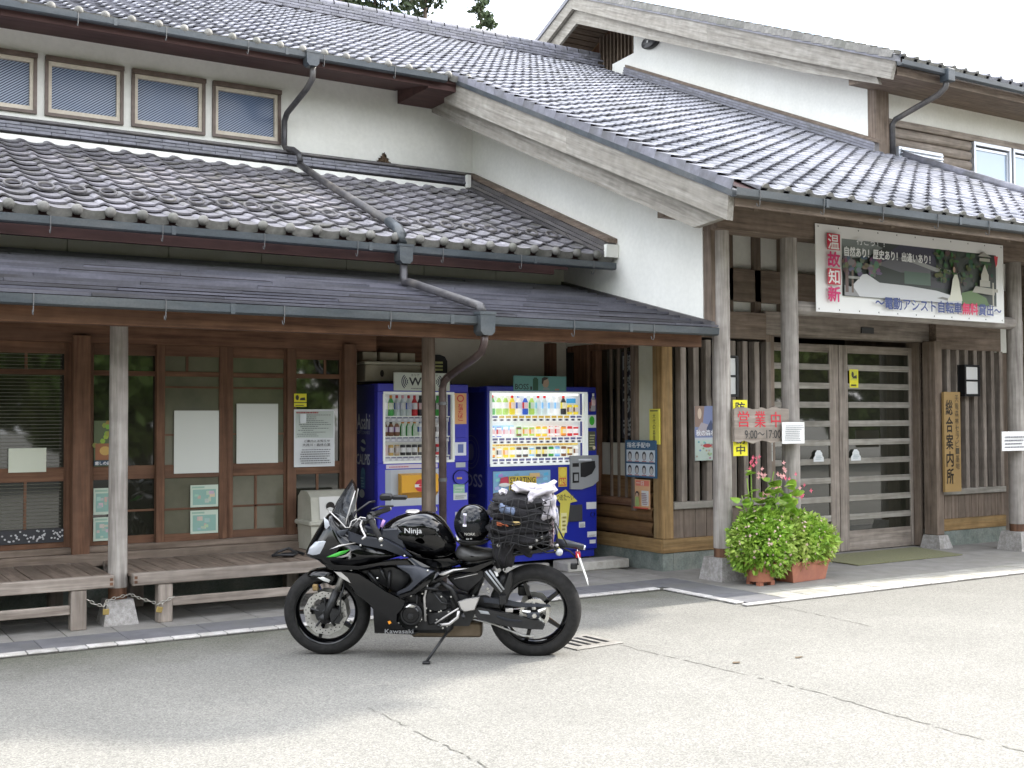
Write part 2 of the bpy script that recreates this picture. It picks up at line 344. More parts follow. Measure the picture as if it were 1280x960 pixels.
# seams, cracks and a drain cover in the asphalt
def crack(pts, w, seed):
    rg = random.Random(seed); mb = MB(); P = []
    for i in range(len(pts)-1):
        n = max(2, int((Vector(pts[i+1])-Vector(pts[i])).length/.05))
        for k in range(n): t = k/n; P.append((pts[i][0]+(pts[i+1][0]-pts[i][0])*t+rg.uniform(-.012, .012), pts[i][1]+(pts[i+1][1]-pts[i][1])*t+rg.uniform(-.01, .01)))
    for i in range(len(P)-1):
        if rg.random() < .18: continue
        d = Vector((P[i+1][0]-P[i][0], P[i+1][1]-P[i][1])).normalized(); n_ = Vector((-d.y, d.x)); a = w*rg.uniform(.3, 1); bq = w*rg.uniform(.3, 1)
        mb.quad((P[i][0]-n_.x*a, P[i][1]-n_.y*a, .003), (P[i+1][0]-n_.x*bq, P[i+1][1]-n_.y*bq, .003), (P[i+1][0]+n_.x*bq, P[i+1][1]+n_.y*bq, .003), (P[i][0]+n_.x*a, P[i][1]+n_.y*a, .003))
    return obj('crack', mb, joint_m, g)
crack([(2.754, 6.13), (2.76, 5.6), (2.75, 3.0)], .005, 1); crack([(5.03, 7.0), (5.04, 6.5), (5.10, 5.7), (5.14, 4.9), (5.06, 3.4), (5.0, 2.5)], .006, 2)
crack([(7.2, 7.43), (7.15, 6.6), (7.1, 6.2)], .005, 3); crack([(9.3, 7.3), (9.25, 6.4), (9.3, 5.6)], .004, 4)
iron = mat('worn_iron', (.20, .185, .165), (.29, .28, .255), (.15, .14, .12), scale=18, rough=.7, bump=.2)
dr = empty('drain_cover', (4.86, 6.93, 0), 'worn pale iron drain cover set in the asphalt behind the rear wheel', 'drain cover', rz=R(5))
obj('plate', MB().box(-.22, .22, -.21, .21, .002, .009, ch=.003), iron, dr)
for k in range(4): obj('slot', MB().box(-.14+k*.085, -.105+k*.085, -.13, .13, .0095, .012), black_p, dr)
lf = obj('fallen_leaf', MB().add([(5.27, 5.79, .004), (5.31, 5.765, .008), (5.35, 5.80, .005), (5.31, 5.83, .004)], [(0, 1, 2, 3)]), mat('dry_leaf', (.10, .07, .04), rough=.8)); tag(lf, 'small brown fallen leaf on the asphalt right of the motorcycle', 'leaf')
lf = obj('fallen_leaf', MB().add([(5.74, 5.69, .004), (5.77, 5.675, .006), (5.83, 5.70, .005), (5.77, 5.72, .005)], [(0, 1, 2, 3)]), MATS['dry_leaf']); tag(lf, 'small dark fallen leaf on the asphalt far in front of the flower pots', 'leaf')

# ================================================================ BUILDING
B = wempty('station_building', (7.7, 9.6, 0), 'long white-plastered timber building with grey tiled roofs and an open entrance porch', 'building')
def part(name, mb, m, parent=B, **k): return obj(name, mb, m, parent, **k)
K1 = .447
def z1(y): return 3.70+K1*(y-7.67)       # tile surface of the main roof
def zb1(y): return 3.60+K1*(y-7.67)      # underside of its tiles
def z3(y): return 3.42+.412*(y-10.36)    # lower tiled roof
def z4(y): return 2.515+.254*(y-8.7)     # canopy
def z2(y): return 6.80+.43*(y-11.1)      # upper gable roof

# ---- roof tiles -------------------------------------------------
PITCH, EXPO = .2735, .235
U = [-.16, -.11, -.04, .04, .11, .18, .30, .46, .62, .76, .86]
ZU = [.003, .015, .023, .023, .014, .005, -.004, -.009, -.008, -.003, .002]
def tile_geo(kind):
    vs, fs = [], []; n = len(U); LEN = EXPO*1.14; T = .030
    for v, lift in ((0, T), (1, -.002)):
        for u, z in zip(U, ZU): vs.append((u*PITCH, v*LEN, z+lift))
    for u, z in zip(U, ZU): vs.append((u*PITCH, .004, z+T-(.019 if kind == 'plain' else .040)))
    for i in range(n-1):
        fs.append((i, i+1, n+i+1, n+i)); fs.append((2*n+i, 2*n+i+1, i+1, i))
    fs.append((0, n, 2*n))
    if kind == 'ball' or kind == 'roll':       # eave tile: hanging lip below the trough
        k = len(vs); cols = [4, 5, 6, 7, 8, 9, 10]
        for i in cols: vs.append((U[i]*PITCH, -.004, ZU[i]+T)); vs.append((U[i]*PITCH, -.004, ZU[i]*.2+T-.072 - .012*math.sin(PI*(i-4)/6)))
        for j in range(len(cols)-1): fs.append((k+2*j+1, k+2*j+3, k+2*j+2, k+2*j))
    if kind == 'ball':
        k = len(vs); r = .050; cx, cz = 0, -.006+T
        for i in range(1, 6):
            for j in range(10):
                a = PI*i/6; t = 2*PI*j/10; vs.append((cx+r*math.sin(a)*math.cos(t), -.012-r*math.cos(a)*.9, cz+r*math.sin(a)*math.sin(t)))
        vs.append((cx, -.012-r*.9, cz)); top = len(vs)-1
        for i in range(4):
            for j in range(10): fs.append((k+i*10+j, k+i*10+(j+1) % 10, k+(i+1)*10+(j+1) % 10, k+(i+1)*10+j))
        for j in range(10): fs.append((top, k+(j+1) % 10, k+j))
    if kind == 'roll':
        k = len(vs)
        for yy, sc_ in ((-.02, 1.15), (0.0, 1.15)):
            for j in range(9): t = PI*j/8; vs.append((-.037*math.cos(t)*sc_, yy, .034*math.sin(t)*sc_+T-.006))
        for j in range(8): fs.append((k+j, k+j+1, k+9+j+1, k+9+j))
        fs.append(tuple(range(k+8, k-1, -1)))
    return np.array(vs), fs
def tile_mesh(kind, m, m2=None):
    vs, fs = tile_geo(kind); me = bpy.data.meshes.new('roof_tile_'+kind); me.from_pydata([tuple(v) for v in vs], [], fs); me.materials.append(m)
    base_n = 2*(len(U)-1)+1
    if m2:
        me.materials.append(m2)
        for i, p in enumerate(me.polygons):
            if i >= base_n: p.material_index = 1
    me.polygons.foreach_set('use_smooth', [True]*len(me.polygons)); me.set_sharp_from_angle(angle=R(42)); return me
def tiled(parent, x0, x1, ys, ztop, slope, xphase, m, near, eave, clip=None, jit=.006):
    """lay tiles row by row from the eave up; the `near` nearest ones are parts, the others one joined part"""
    ang = math.atan(slope); cells = []; c, s = math.cos(ang), math.sin(ang)
    nrow = int((ys[1]-ys[0])/(EXPO*c)+.5)
    for r in range(nrow):
        y = ys[0]+r*EXPO*c
        k0 = math.ceil((x0-xphase)/PITCH); x = xphase+k0*PITCH
        while x < x1:
            if clip is None or clip(x, y): cells.append((x, y, r))
            x += PITCH
    rg = random.Random(3)
    full = [q+(rg.uniform(-jit, jit), rg.uniform(-jit, jit), rg.uniform(-.014, .014)) for q in cells]
    def key(q): return (q[0]-0)**2+q[1]**2+(ztop(q[1])-1.6)**2 + (1e4 if not (0 < (q[0]*.851-q[1]*.525)/(q[0]*.525+q[1]*.851)+.48 < .96) else 0)
    full.sort(key=key)
    me = tile_mesh('plain', m); mee = tile_mesh(eave, m, cap_m)
    for q in full[:near]:
        o = bpy.data.objects.new('eave_tile' if q[2] == 0 else 'roof_tile', mee if q[2] == 0 else me); COL.objects.link(o)
        o.location = (q[0]+q[3], q[1]+q[4], ztop(q[1])-.012); o.rotation_euler = (ang+q[5], q[5]*.6, 0); setp(o, parent)
    rest = full[near:]
    if rest:
        P, F = tile_geo('plain'); PE, FE = tile_geo(eave); V = []; FF = []; n = 0
        Rm = np.array([[1, 0, 0], [0, c, -s], [0, s, c]])
        RT, RTE = P@Rm.T, PE@Rm.T
        for q in rest:
            a, f = (RTE, FE) if q[2] == 0 else (RT, F)
            V.append(a+np.array([q[0]+q[3], q[1]+q[4], ztop(q[1])-.012+q[5]*.3])); FF += [tuple(i+n for i in ff) for ff in f]; n += len(a)
        me2 = bpy.data.meshes.new('roof_tile_field'); me2.from_pydata(np.concatenate(V).tolist(), [], FF); me2.materials.append(m)
        me2.polygons.foreach_set('use_smooth', [True]*len(me2.polygons)); me2.set_sharp_from_angle(angle=R(42))
        o = bpy.data.objects.new('roof_tile_field', me2); COL.objects.link(o); setp(o, parent); tag(o, kind='stuff')
    return full

def slope_slab(x0, x1, y0, y1, zf, th, low=0): return MB().prism([(y0, zf(y0)-low), (y1, zf(y1)-low), (y1, zf(y1)-low-th), (y0, zf(y0)-low-th)], 'x', x0, x1)

# main roof
r1 = part('tiled_roof', slope_slab(-4, 7.12, 12.60, 19.2, z1, .07, .035), soffit_m); r1['label'] = 'main grey tiled roof sweeping from the ridge down over the entrance'
part('roof_deck', slope_slab(7.12, 14.45, 7.66, 19.2, z1, .07, .035), soffit_m, r1)
tiled(r1, 7.17, 14.45, (7.62, 19.0), z1, K1, 1.90-.0, tile_m, 170, 'roll', clip=lambda x, y: not (x > 13.9 and y > 12.0))
tiled(r1, -3.9, 7.16, (12.55, 19.0), z1, K1, 1.90, tile_m, 125, 'ball')
# back slope, so that the ridge is not open behind
part('roof_deck', MB().prism([(19.2, z1(19.2)-.04), (26, z1(19.2)-3.0), (26, z1(19.2)-3.1), (19.2, z1(19.2)-.12)], 'x', -4, 13.9), tile_m, r1)
# ridge of stacked flat tiles
rd = part('ridge', MB().box(-4, 13.9, 19.08, 19.4, z1(19.1)-.08, z1(19.1)+.06), noshi_m)
rgd = random.Random(5); ztop = z1(19.05)+.02
src_t = {}
for row in range(4):
    x = -1.0+(row % 2)*.15
    while x < 13.8:
        if 5.2 < x:
            if row not in src_t: src_t[row] = obj('ridge_tile', MB().box(0, .295, 0, .34-row*.03, 0, .045, ch=.006), ridge_m, rd)
            o = src_t[row] if src_t[row].location.length == 0 else share(src_t[row])
            o.location = (x, 19.02+row*.012+rgd.uniform(-.006, .006), ztop+row*.055)
        x += .3
cap = None; x = 5.3
while x < 13.8:
    if cap is None: cap = obj('ridge_cap_tile', MB().lathe([(.085, 0), (.085, .26), (.07, .26)], (0, 0, 0), 'x', 12, 0, 2*PI), ridge_m, rd, smooth=True); o = cap
    else: o = share(cap)
    o.location = (x, 19.19, ztop+4*.055+.03); x += .28
part('ridge_field', MB().box(-4, 5.2, 19.03, 19.36, ztop, ztop+.3, ch=.02), ridge_m)

# verge of the main roof: edge tiles, drip strip, barge boards
verge = part('verge', slope_slab(6.985, 7.20, 7.64, 12.95, z1, .06, .05), ridge_m)
vt = None
for k in range(25):
    y = 7.60+k*.2145
    if vt is None: vt = obj('verge_tile', MB().add([(-.055, 0, .052), (.14, 0, .062), (.14, .27, .034), (-.055, .27, .026), (-.06, 0, -.05), (-.06, .27, -.075), (-.045, 0, -.05)],
                        [(0, 1, 2, 3), (0, 3, 5, 4), (4, 6, 0)]), ridge_m, verge); o = vt
    else: o = share(vt)
    o.location = (7.03, y, z1(y)); o.rotation_euler = (math.atan(K1), 0, 0)
part('drip_strip', MB().prism([(7.60, zb1(7.60)+.055), (12.9, zb1(12.9)+.055), (12.9, zb1(12.9)-.0), (7.60, zb1(7.60)-.0)], 'x', 6.965, 7.03), gutter_m)
part('barge_board', MB().prism([(7.67, 3.605), (10.2, zb1(10.2)-.01), (10.2, zb1(10.2)-.27), (7.695, 3.372)], 'x', 6.99, 7.06), wm('pale', 's'))
part('barge_board', MB().prism([(10.203, zb1(10.2)-.01), (12.95, zb1(12.95)-.01), (12.95, zb1(12.95)-.295), (10.203, zb1(10.2)-.27)], 'x', 6.99, 7.06), wm('pale', 's'))
part('inner_barge_board', MB().prism([(7.86, 3.43), (7.88, 3.60), (13.5, zb1(13.5)-.1), (13.5, 5.675), (8.27, 3.397)], 'x', 7.10, 7.17), wm('pale', 's'))
part('verge_soffit', MB().prism([(7.7, zb1(7.7)-.03), (13.5, zb1(13.5)-.03), (13.5, zb1(13.5)-.06), (7.7, zb1(7.7)-.06)], 'x', 7.171, 7.75), wm('mid', 'y'))
part('eave_corner_block', MB().box(6.60, 7.098, 12.64, 13.5, 5.72, 5.92), soffit_m)
part('gable_bracket', MB().box(7.3, 7.75, 8.95, 9.05, 3.62, 3.69), wm('mid', 'x'))

# walls
part('gable_wall', MB().prism([(8.90, 2.47), (13.60, 2.47), (13.60, zb1(13.6)-.05), (8.90, zb1(8.90)-.07)], 'x', 7.755, 7.90), plaster)
part('corner_wall_post', MB().box(7.758, 7.93, 8.78, 8.895, 2.44, zb1(8.78)-.12, ch=.006), wm('mid', 'z'))
wz0, wz1 = 5.0, 5.665
wins = [(-.48, .37), (.45, 1.29), (1.38, 2.216), (2.299, 3.146), (3.236, 4.092), (4.179, 5.029)]
part('upper_wall', MB().box(-4, 7.753, 13.57, 13.7, 4.4, wz0), plaster)
part('upper_wall', MB().box(-4, 7.753, 13.57, 13.7, wz1, zb1(13.57)-.05), plaster)
edges = [-4]+[e for w in wins for e in w]+[7.753]
for i in range(0, len(edges), 2): part('wall_pier', MB().box(edges[i], edges[i+1], 13.57, 13.7, wz0, wz1), plaster)
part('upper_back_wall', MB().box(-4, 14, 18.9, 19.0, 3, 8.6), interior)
screen = mat('screen_glass_sky_tint', (.12, .19, .33), rough=.2, spec=.25)  # mirrored sky blue and moire stripes are painted into the pane colour
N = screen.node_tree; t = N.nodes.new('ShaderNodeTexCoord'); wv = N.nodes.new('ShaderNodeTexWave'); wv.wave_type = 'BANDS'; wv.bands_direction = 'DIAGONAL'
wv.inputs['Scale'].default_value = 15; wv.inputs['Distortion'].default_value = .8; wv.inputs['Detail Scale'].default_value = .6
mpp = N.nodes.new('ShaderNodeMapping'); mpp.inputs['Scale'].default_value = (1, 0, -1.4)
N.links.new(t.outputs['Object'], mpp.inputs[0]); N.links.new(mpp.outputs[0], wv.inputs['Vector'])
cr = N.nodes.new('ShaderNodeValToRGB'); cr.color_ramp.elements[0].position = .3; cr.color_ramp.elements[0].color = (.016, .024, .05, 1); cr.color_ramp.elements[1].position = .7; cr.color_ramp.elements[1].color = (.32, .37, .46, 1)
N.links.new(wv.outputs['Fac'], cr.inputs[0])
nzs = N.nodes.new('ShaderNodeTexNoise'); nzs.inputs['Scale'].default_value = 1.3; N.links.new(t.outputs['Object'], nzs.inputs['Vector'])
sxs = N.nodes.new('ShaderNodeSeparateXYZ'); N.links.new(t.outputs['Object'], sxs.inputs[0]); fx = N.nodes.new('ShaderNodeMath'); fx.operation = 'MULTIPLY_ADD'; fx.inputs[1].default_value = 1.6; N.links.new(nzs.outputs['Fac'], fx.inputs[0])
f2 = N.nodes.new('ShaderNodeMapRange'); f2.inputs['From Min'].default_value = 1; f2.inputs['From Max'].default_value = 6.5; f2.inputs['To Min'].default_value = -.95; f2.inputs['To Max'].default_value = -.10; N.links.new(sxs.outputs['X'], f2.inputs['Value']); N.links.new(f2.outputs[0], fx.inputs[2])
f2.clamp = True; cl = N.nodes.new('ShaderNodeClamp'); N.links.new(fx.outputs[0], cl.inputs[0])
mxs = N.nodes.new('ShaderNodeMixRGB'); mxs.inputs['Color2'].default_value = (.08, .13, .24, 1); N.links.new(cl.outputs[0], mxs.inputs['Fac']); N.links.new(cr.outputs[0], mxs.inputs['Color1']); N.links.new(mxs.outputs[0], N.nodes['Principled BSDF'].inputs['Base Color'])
for i, (a, b_) in enumerate(wins):
    f = MB(); t_ = .035
    f.box(a, b_, 13.53, 13.68, wz0, wz0+t_); f.box(a, b_, 13.50, 13.68, wz1-.05, wz1)
    f.box(a, a+t_, 13.531, 13.68, wz0+t_, wz1-.05); f.box(b_-t_, b_, 13.531, 13.68, wz0+t_, wz1-.05)
    w = part('upper_window', f, frame_b)
    f = MB(); c0, c1_, d0, d1 = a+t_, b_-t_, wz0+t_, wz1-.05; q = .038
    f.box(c0, c1_, 13.555, 13.63, d0, d0+q+.012); f.box(c0, c1_, 13.555, 13.63, d1-.045, d1)
    f.box(c0, c0+q, 13.556, 13.63, d0+q+.012, d1-.045); f.box(c1_-q, c1_, 13.556, 13.63, d0+q+.012, d1-.045)
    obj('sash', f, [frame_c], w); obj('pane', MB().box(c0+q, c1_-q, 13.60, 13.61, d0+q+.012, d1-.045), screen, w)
# left upper eave: fascia, soffit
part('eave_fascia', MB().box(-4, 6.6, 12.63, 12.67, 5.74, 5.86), soffit_m)
part('eave_soffit', MB().add([(-4, 12.67, 5.755), (6.6, 12.67, 5.755), (6.6, 13.57, 5.905), (-4, 13.57, 5.905), (-4, 12.67, 5.80), (6.6, 12.67, 5.80), (6.6, 13.57, 5.95), (-4, 13.57, 5.95)],
     [(0, 1, 2, 3), (4, 7, 6, 5), (0, 4, 5, 1), (2, 6, 7, 3)]), soffit_m)

# ---- lower tiled roof -------------------------------------------
r3 = part('tiled_roof', slope_slab(-4, 7.70, 10.42, 13.5, z3, .06, .03), soffit_m); r3['label'] = 'lower grey tiled roof below the row of upper windows'
full = tiled(r3, -3.9, 7.62, (10.36, 13.36), z3, .412, 1.474, tile_old, 299, 'ball')
# snow-stopper rings on the fourth row
ring = None
for x, y, r, a, b2, c2 in full:
    if r == 3 and x > .8:
        if ring is None:
            mbr = MB(); path = [(.075*math.cos(2*PI*k/14), .055*math.sin(2*PI*k/14), .0) for k in range(15)]; mbr.tube(path, .012, 6, caps=False)
            ring = obj('snow_ring', mbr, noshi_m, r3, smooth=True); o = ring
        else: o = share(ring)
        o.location = (x+.135, y+.02, z3(y)+.045); o.rotation_euler = (math.atan(.412)+.35, 0, 0)
part('scallop_plaster', MB().box(-4, 7.6, 13.36, 13.50, z3(13.36)-.08, z3(13.36)+.050), plaster)
fl = part('wall_flashing', MB().box(-4, 7.62, 13.42, 13.567, 4.65, 4.905), noshi_m)
for row in range(3):
    x = -1.0+(row % 2)*.15; first = None
    while x < 7.5:
        if first is None: first = obj('flashing_tile', MB().box(0, .30, 0, .2, 0, .034, ch=.004), ridge_m if row < 2 else ridge_m, fl); o = first
        else: o = share(first)
        o.location = (x, 13.335+row*.022, 4.735+row*.042+random.uniform(-.002, .002)); x += .303
obj('flashing_cap', MB().box(-4, 7.64, 13.38, 13.566, 4.868, 4.905, ch=.01), noshi_m, fl)
s3 = part('sloped_wall_flashing', MB().prism([(10.36, z3(10.36)+.0), (13.4, z3(13.4)+.0), (13.4, z3(13.4)+.16), (10.36, z3(10.36)+.16)], 'x', 7.60, 7.75), noshi_m)
for row in range(3): obj('flashing_course', MB().prism([(10.34, z3(10.34)+.02+row*.048), (13.42, z3(13.42)+.02+row*.048), (13.42, z3(13.42)+.06+row*.048), (10.34, z3(10.34)+.06+row*.048)], 'x', 7.57+row*.012, 7.751), noshi_m, s3)
obj('flashing_cap', MB().prism([(10.32, z3(10.32)+.165), (13.52, z3(13.52)+.165), (13.52, z3(13.52)+.215), (10.32, z3(10.32)+.215)], 'x', 7.625, 7.752), wm('mid', 'y'), s3)
obj('flashing_end', MB().prism([(10.30, z3(10.3)+.01), (10.345, z3(10.3)+.01), (10.345, z3(10.3)+.15), (10.29, z3(10.3)+.15)], 'x', 7.585, 7.75), plaster, s3)
obj('corner_end', MB().box(7.52, 7.59, 13.30, 13.36, 4.68, 4.86, ch=.01), plaster, s3)
part('eave_fascia', MB().box(-4, 7.0, 10.46, 10.50, 3.19, 3.34), soffit_m); part('eave_fascia', MB().box(7.0, 7.18, 10.46, 10.50, 3.25, 3.34), soffit_m)
part('eave_soffit', MB().add([(-4, 10.5, 3.21), (7.0, 10.5, 3.21), (7.0, 11.36, 3.315), (-4, 11.36, 3.315), (-4, 10.5, 3.26), (7.0, 10.5, 3.26), (7.0, 11.36, 3.40), (-4, 11.36, 3.40)],
     [(0, 1, 2, 3), (4, 7, 6, 5), (0, 4, 5, 1), (2, 6, 7, 3), (1, 5, 6, 2)]), soffit_m)
part('side_soffit', slope_slab(7.0, 7.70, 10.5, 13.4, z3, .02, .12), soffit_m)
jx = [-2.6, -1.65, -.7, .25, 1.19, 2.136, 3.08, 4.02, 4.955, 5.88, 6.805, 7.752]
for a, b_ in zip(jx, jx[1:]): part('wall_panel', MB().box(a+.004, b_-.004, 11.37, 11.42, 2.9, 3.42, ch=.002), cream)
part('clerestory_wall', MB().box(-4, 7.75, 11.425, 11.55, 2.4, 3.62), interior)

# ---- canopy of thin plates --------------------------------------
cn = part('canopy_roof', MB().prism([(8.72, z4(8.72)-.02), (11.36, z4(11.36)-.02), (11.36, z4(11.36)-.07), (8.72, z4(8.72)-.07)], 'x', -4, 7.72), soffit_m)
NR = 15; dy = (11.36-8.66)/NR
for r in range(NR):
    y0 = 8.66+r*dy; x = -3.6-(r*.77) % 1.8
    while x < 7.74:
        a, b_ = max(x, -3.6), min(x+1.8, 7.745)
        if b_-a > .05:
            j = random.uniform(-.004, .004); e1, e2 = random.uniform(-.004, .006), random.uniform(-.004, .006)
            obj('canopy_plate', MB().add([(a, y0+j, z4(y0)+.034+e1), (b_-.004, y0+j, z4(y0)+.034+e2), (b_-.004, y0+dy*1.1, z4(y0+dy*1.1)-.004), (a, y0+dy*1.1, z4(y0+dy*1.1)-.004),
                (a, y0+j+.004, z4(y0)+.012), (b_-.004, y0+j+.004, z4(y0)+.012)], [(0, 1, 2, 3), (4, 5, 1, 0), (1, 5, 2), (0, 3, 4)]), plate_m, cn)
        x += 1.8
part('sloped_wall_flashing', MB().prism([(8.72, z4(8.72)+.01), (11.36, z4(11.36)+.01), (11.36, z4(11.36)+.055), (8.72, z4(8.72)+.055)], 'x', 7.70, 7.752), noshi_m)
part('canopy_beam', MB().box(-4, 7.70, 8.86, 8.98, 2.33, 2.50, ch=.006), wm('brown', 'x'))
part('canopy_beam', MB().box(-4, 7.75, 9.44, 9.60, 2.41, 2.56, ch=.006), wm('brown', 'x'))
part('canopy_lining', MB().prism([(8.98, z4(8.98)-.075), (11.36, z4(11.36)-.075), (11.36, z4(11.36)-.09), (8.98, z4(8.98)-.09)], 'x', -4, 7.74), wm('brown', 'x'))
rf = None
for k in range(25):
    x = -2.9+k*.455
    if x < 7.6:
        if rf is None: rf = part('rafter', MB().prism([(8.99, z4(8.99)-.092), (11.3, z4(11.3)-.092), (11.3, z4(11.3)-.16), (8.99, z4(8.99)-.16)], 'x', 0, .05), wm('brown', 'y')); o = rf
        else: o = share(rf)
        o.location.x = x

# ---- gutters and downpipe ---------------------------------------
def gutter(x0, x1, yf, zt, w=.10, h=.075, hooks=(), label=None):
    p = [(yf, zt), (yf+.004, zt-h+.012), (yf+.02, zt-h), (yf+w-.02, zt-h), (yf+w, zt-h+.02), (yf+w, zt-.005), (yf+w-.006, zt-.005), (yf+w-.006, zt-h+.022), (yf+w-.022, zt-h+.006), (yf+.024, zt-h+.006), (yf+.010, zt-h+.014), (yf+.006, zt-.006)]
    n = len(p); vs = [(x, a, b) for x in (x0, x1) for a, b in p]
    gt = part('gutter', MB().add(vs, [(i, (i+1) % n, (i+1) % n+n, i+n) for i in range(n)]+[tuple(range(n)), tuple(range(2*n-1, n-1, -1))]), gutter_m)
    hk = None
    for x in hooks:
        if hk is None:
            m_ = MB(); m_.tube([(0, yf-.004, zt+.005), (0, yf-.006, zt-h-.004)], .004, 5); m_.tube([(0, yf+.0, zt-h-.004), (.0, yf+.0, zt-h-.05), (0, yf+.012, zt-h-.068), (0, yf+.035, zt-h-.06), (0, yf+.045, zt-h-.035)], .004, 5)
            hk = obj('gutter_hook', m_, hook_m, gt); o = hk
        else: o = share(hk)
        o.location.x = x; o.rotation_euler.z = 0
    x = x0+1.1
    while x < x1-.5: obj('gutter_joint', MB().box(x, x+.035, yf-.003, yf+.02, zt-h-.002, zt+.002), gutter_m, gt); x += 1.9
    return gt
gutter(-4, 6.80, 12.50, 5.865, hooks=np.arange(-1.2, 6.8, .91)); gutter(-4, 7.68, 10.24, 3.335, hooks=np.arange(-1.0, 7.6, .93))
gutter(-4, 7.70, 8.60, 2.505, hooks=np.arange(-1.35, 7.7, .915)); gutter(6.98, 17, 7.55, 3.64, hooks=np.arange(7.25, 14, .80))
dp = part('downpipe', MB().tube([(5.05, 12.54, 5.72), (5.05, 12.56, 5.58), (5.05, 12.75, 5.50), (5.05, 13.38, 5.36), (5.05, 13.47, 5.28), (5.05, 13.48, 4.99), (5.05, 13.42, 4.93), (5.10, 13.30, 4.90), (5.15, 13.24, 4.84), (5.15, 13.2, 4.74)], .036, 10), pipe_m, smooth='all')
obj('pipe_run', MB().tube([(5.15, 13.22, z3(13.22)+.11), (5.12, 12.2, z3(12.2)+.09), (5.09, 10.55, z3(10.55)+.10)], .042, 10), pipe_m, dp, smooth='all')
obj('pipe_elbow', MB().tube([(5.09, 10.62, z3(10.62)+.10), (5.085, 10.40, z3(10.40)+.085), (5.08, 10.30, 3.44), (5.08, 10.29, 3.36)], .052, 10), gutter_m, dp, smooth='all')
def rainbox(x, y, zt, w=.15, h=.17, d=.13):
    mb = MB(); mb.prism([(x-w/2, zt), (x+w/2, zt), (x+w/2-.006, zt-h+.03), (x+w/2-.035, zt-h), (x-w/2+.035, zt-h), (x-w/2+.006, zt-h+.03)], 'y', y-d/2, y+d/2); mb.box(x-w/2-.006, x+w/2+.006, y-d/2-.006, y+d/2+.006, zt-.012, zt+.012)
    return obj('rain_box', mb, gutter_m, dp)
rainbox(5.02, 12.53, 5.86, .16, .16); rainbox(5.08, 10.26, 3.33, .15, .18); rainbox(5.04, 8.62, 2.53, .15, .19)
obj('pipe_run', MB().tube([(5.08, 10.26, 3.17), (5.08, 10.26, 3.02), (5.08, 10.22, 2.955), (5.06, 10.1, z4(10.1)+.085), (5.05, 8.78, z4(8.78)+.085), (5.045, 8.70, 2.60), (5.045, 8.66, 2.54)], .040, 10), pipe_m, dp, smooth='all')
obj('pipe_run', MB().tube([(5.045, 8.62, 2.36), (5.045, 8.63, 2.27), (5.045, 8.68, 2.20), (5.045, 8.78, 2.16), (5.05, 9.33, 1.995)], .034, 10), pipe_b, dp, smooth='all')
obj('pipe_run', MB().tube([(5.05, 9.25, 2.02), (5.055, 9.38, 1.97), (5.06, 9.42, 1.90), (5.06, 9.42, .02)], .036, 10), pipe_b, dp, smooth='all')
for z in (1.75, 1.05, .5): obj('pipe_clip', MB().lathe([(.040, z), (.040, z+.03)], (5.06, 9.42, 0), 'z', 12), hook_m, dp)

# ---- posts -------------------------------------------------------
def log_post(x, y, r, z0, z1_, kind, base=.20, bw=.13, tw=.10, collar=True):
    pr = [(r*1.02, z0+(.09 if collar else 0)), (r*1.0, (z0+z1_)/2), (r*.94, z1_)]
    seg = 20; mb = MB(); rg = random.Random(int(x*100)); prof = []; nz_ = 14
    for i in range(nz_+1):
        t = i/nz_; prof.append((r*(1.02-.07*t)*(1+rg.uniform(-.012, .012)), z0+(.09 if collar else 0)+(z1_-z0-(.09 if collar else 0))*t))
    mb.lathe(prof, (x, y, 0), 'z', seg)
    o = part('post', mb, wm(kind, 'z'), smooth='all')
    if collar: obj('post_collar', MB().lathe([(r*.97, z0-.005), (r*.97, z0+.095)], (x, y, 0), 'z', seg), wm('brown', 'z'), o, smooth='all')
    if base:
        a, b2 = bw, tw
        obj('stone_base', MB().add([(x+sx_*a, y+sy2*a, .01) for sx_, sy2 in ((-1, -1), (1, -1), (1, 1), (-1, 1))]+[(x+sx_*b2, y+sy2*b2, z0) for sx_, sy2 in ((-1, -1), (1, -1), (1, 1), (-1, 1))],
            [(0, 1, 2, 3), (4, 7, 6, 5), (0, 4, 5, 1), (1, 5, 6, 2), (2, 6, 7, 3), (3, 7, 4, 0)]), stone_m, o)
    return o
log_post(2.195, 9.555, .074, .205, 2.43, 'post', bw=.135, tw=.10); log_post(4.985, 9.555, .066, .205, 2.43, 'mid', bw=.135, tw=.10)
log_post(7.90, 8.80, .094, .235, 3.52, 'post', bw=.172, tw=.135); log_post(8.85, 8.80, .094, .235, 3.52, 'post', bw=.172, tw=.135); log_post(12.63, 8.80, .094, .235, 3.52, 'post', bw=.172, tw=.135)
log_post(-.70, 9.555, .074, .205, 2.43, 'post')

# ---- entrance eave ----------------------------------------------
part('eave_beam', MB().box(7.76, 15, 8.68, 8.92, 3.50, 3.78, ch=.01), wm('mid', 'x'))
part('eave_lining', MB().prism([(7.68, zb1(7.68)-.03), (12, zb1(12)-.03), (12, zb1(12)-.05), (7.68, zb1(7.68)-.05)], 'x', 7.76, 15), wm('mid', 'x'))
part('eave_fascia', MB().box(7.06, 15, 7.66, 7.69, 3.50, 3.62), wm('mid', 'x'))
rf = None
for k in range(17):
    x = 7.32+k*.455
    if rf is None: rf = part('rafter', MB().prism([(7.70, zb1(7.70)-.052), (9.7, zb1(9.7)-.052), (9.7, zb1(9.7)-.13), (7.70, zb1(7.70)-.13)], 'x', 0, .05), wm('mid', 'y')); o = rf
    else: o = share(rf)
    o.location.x = x
obj('banner_pole', MB().tube([(8.86, 8.80, 2.775), (10.6, 8.80, 2.765), (12.62, 8.80, 2.755)], [.078, .07, .076], 14), wm('post', 'x'), B, smooth='all')
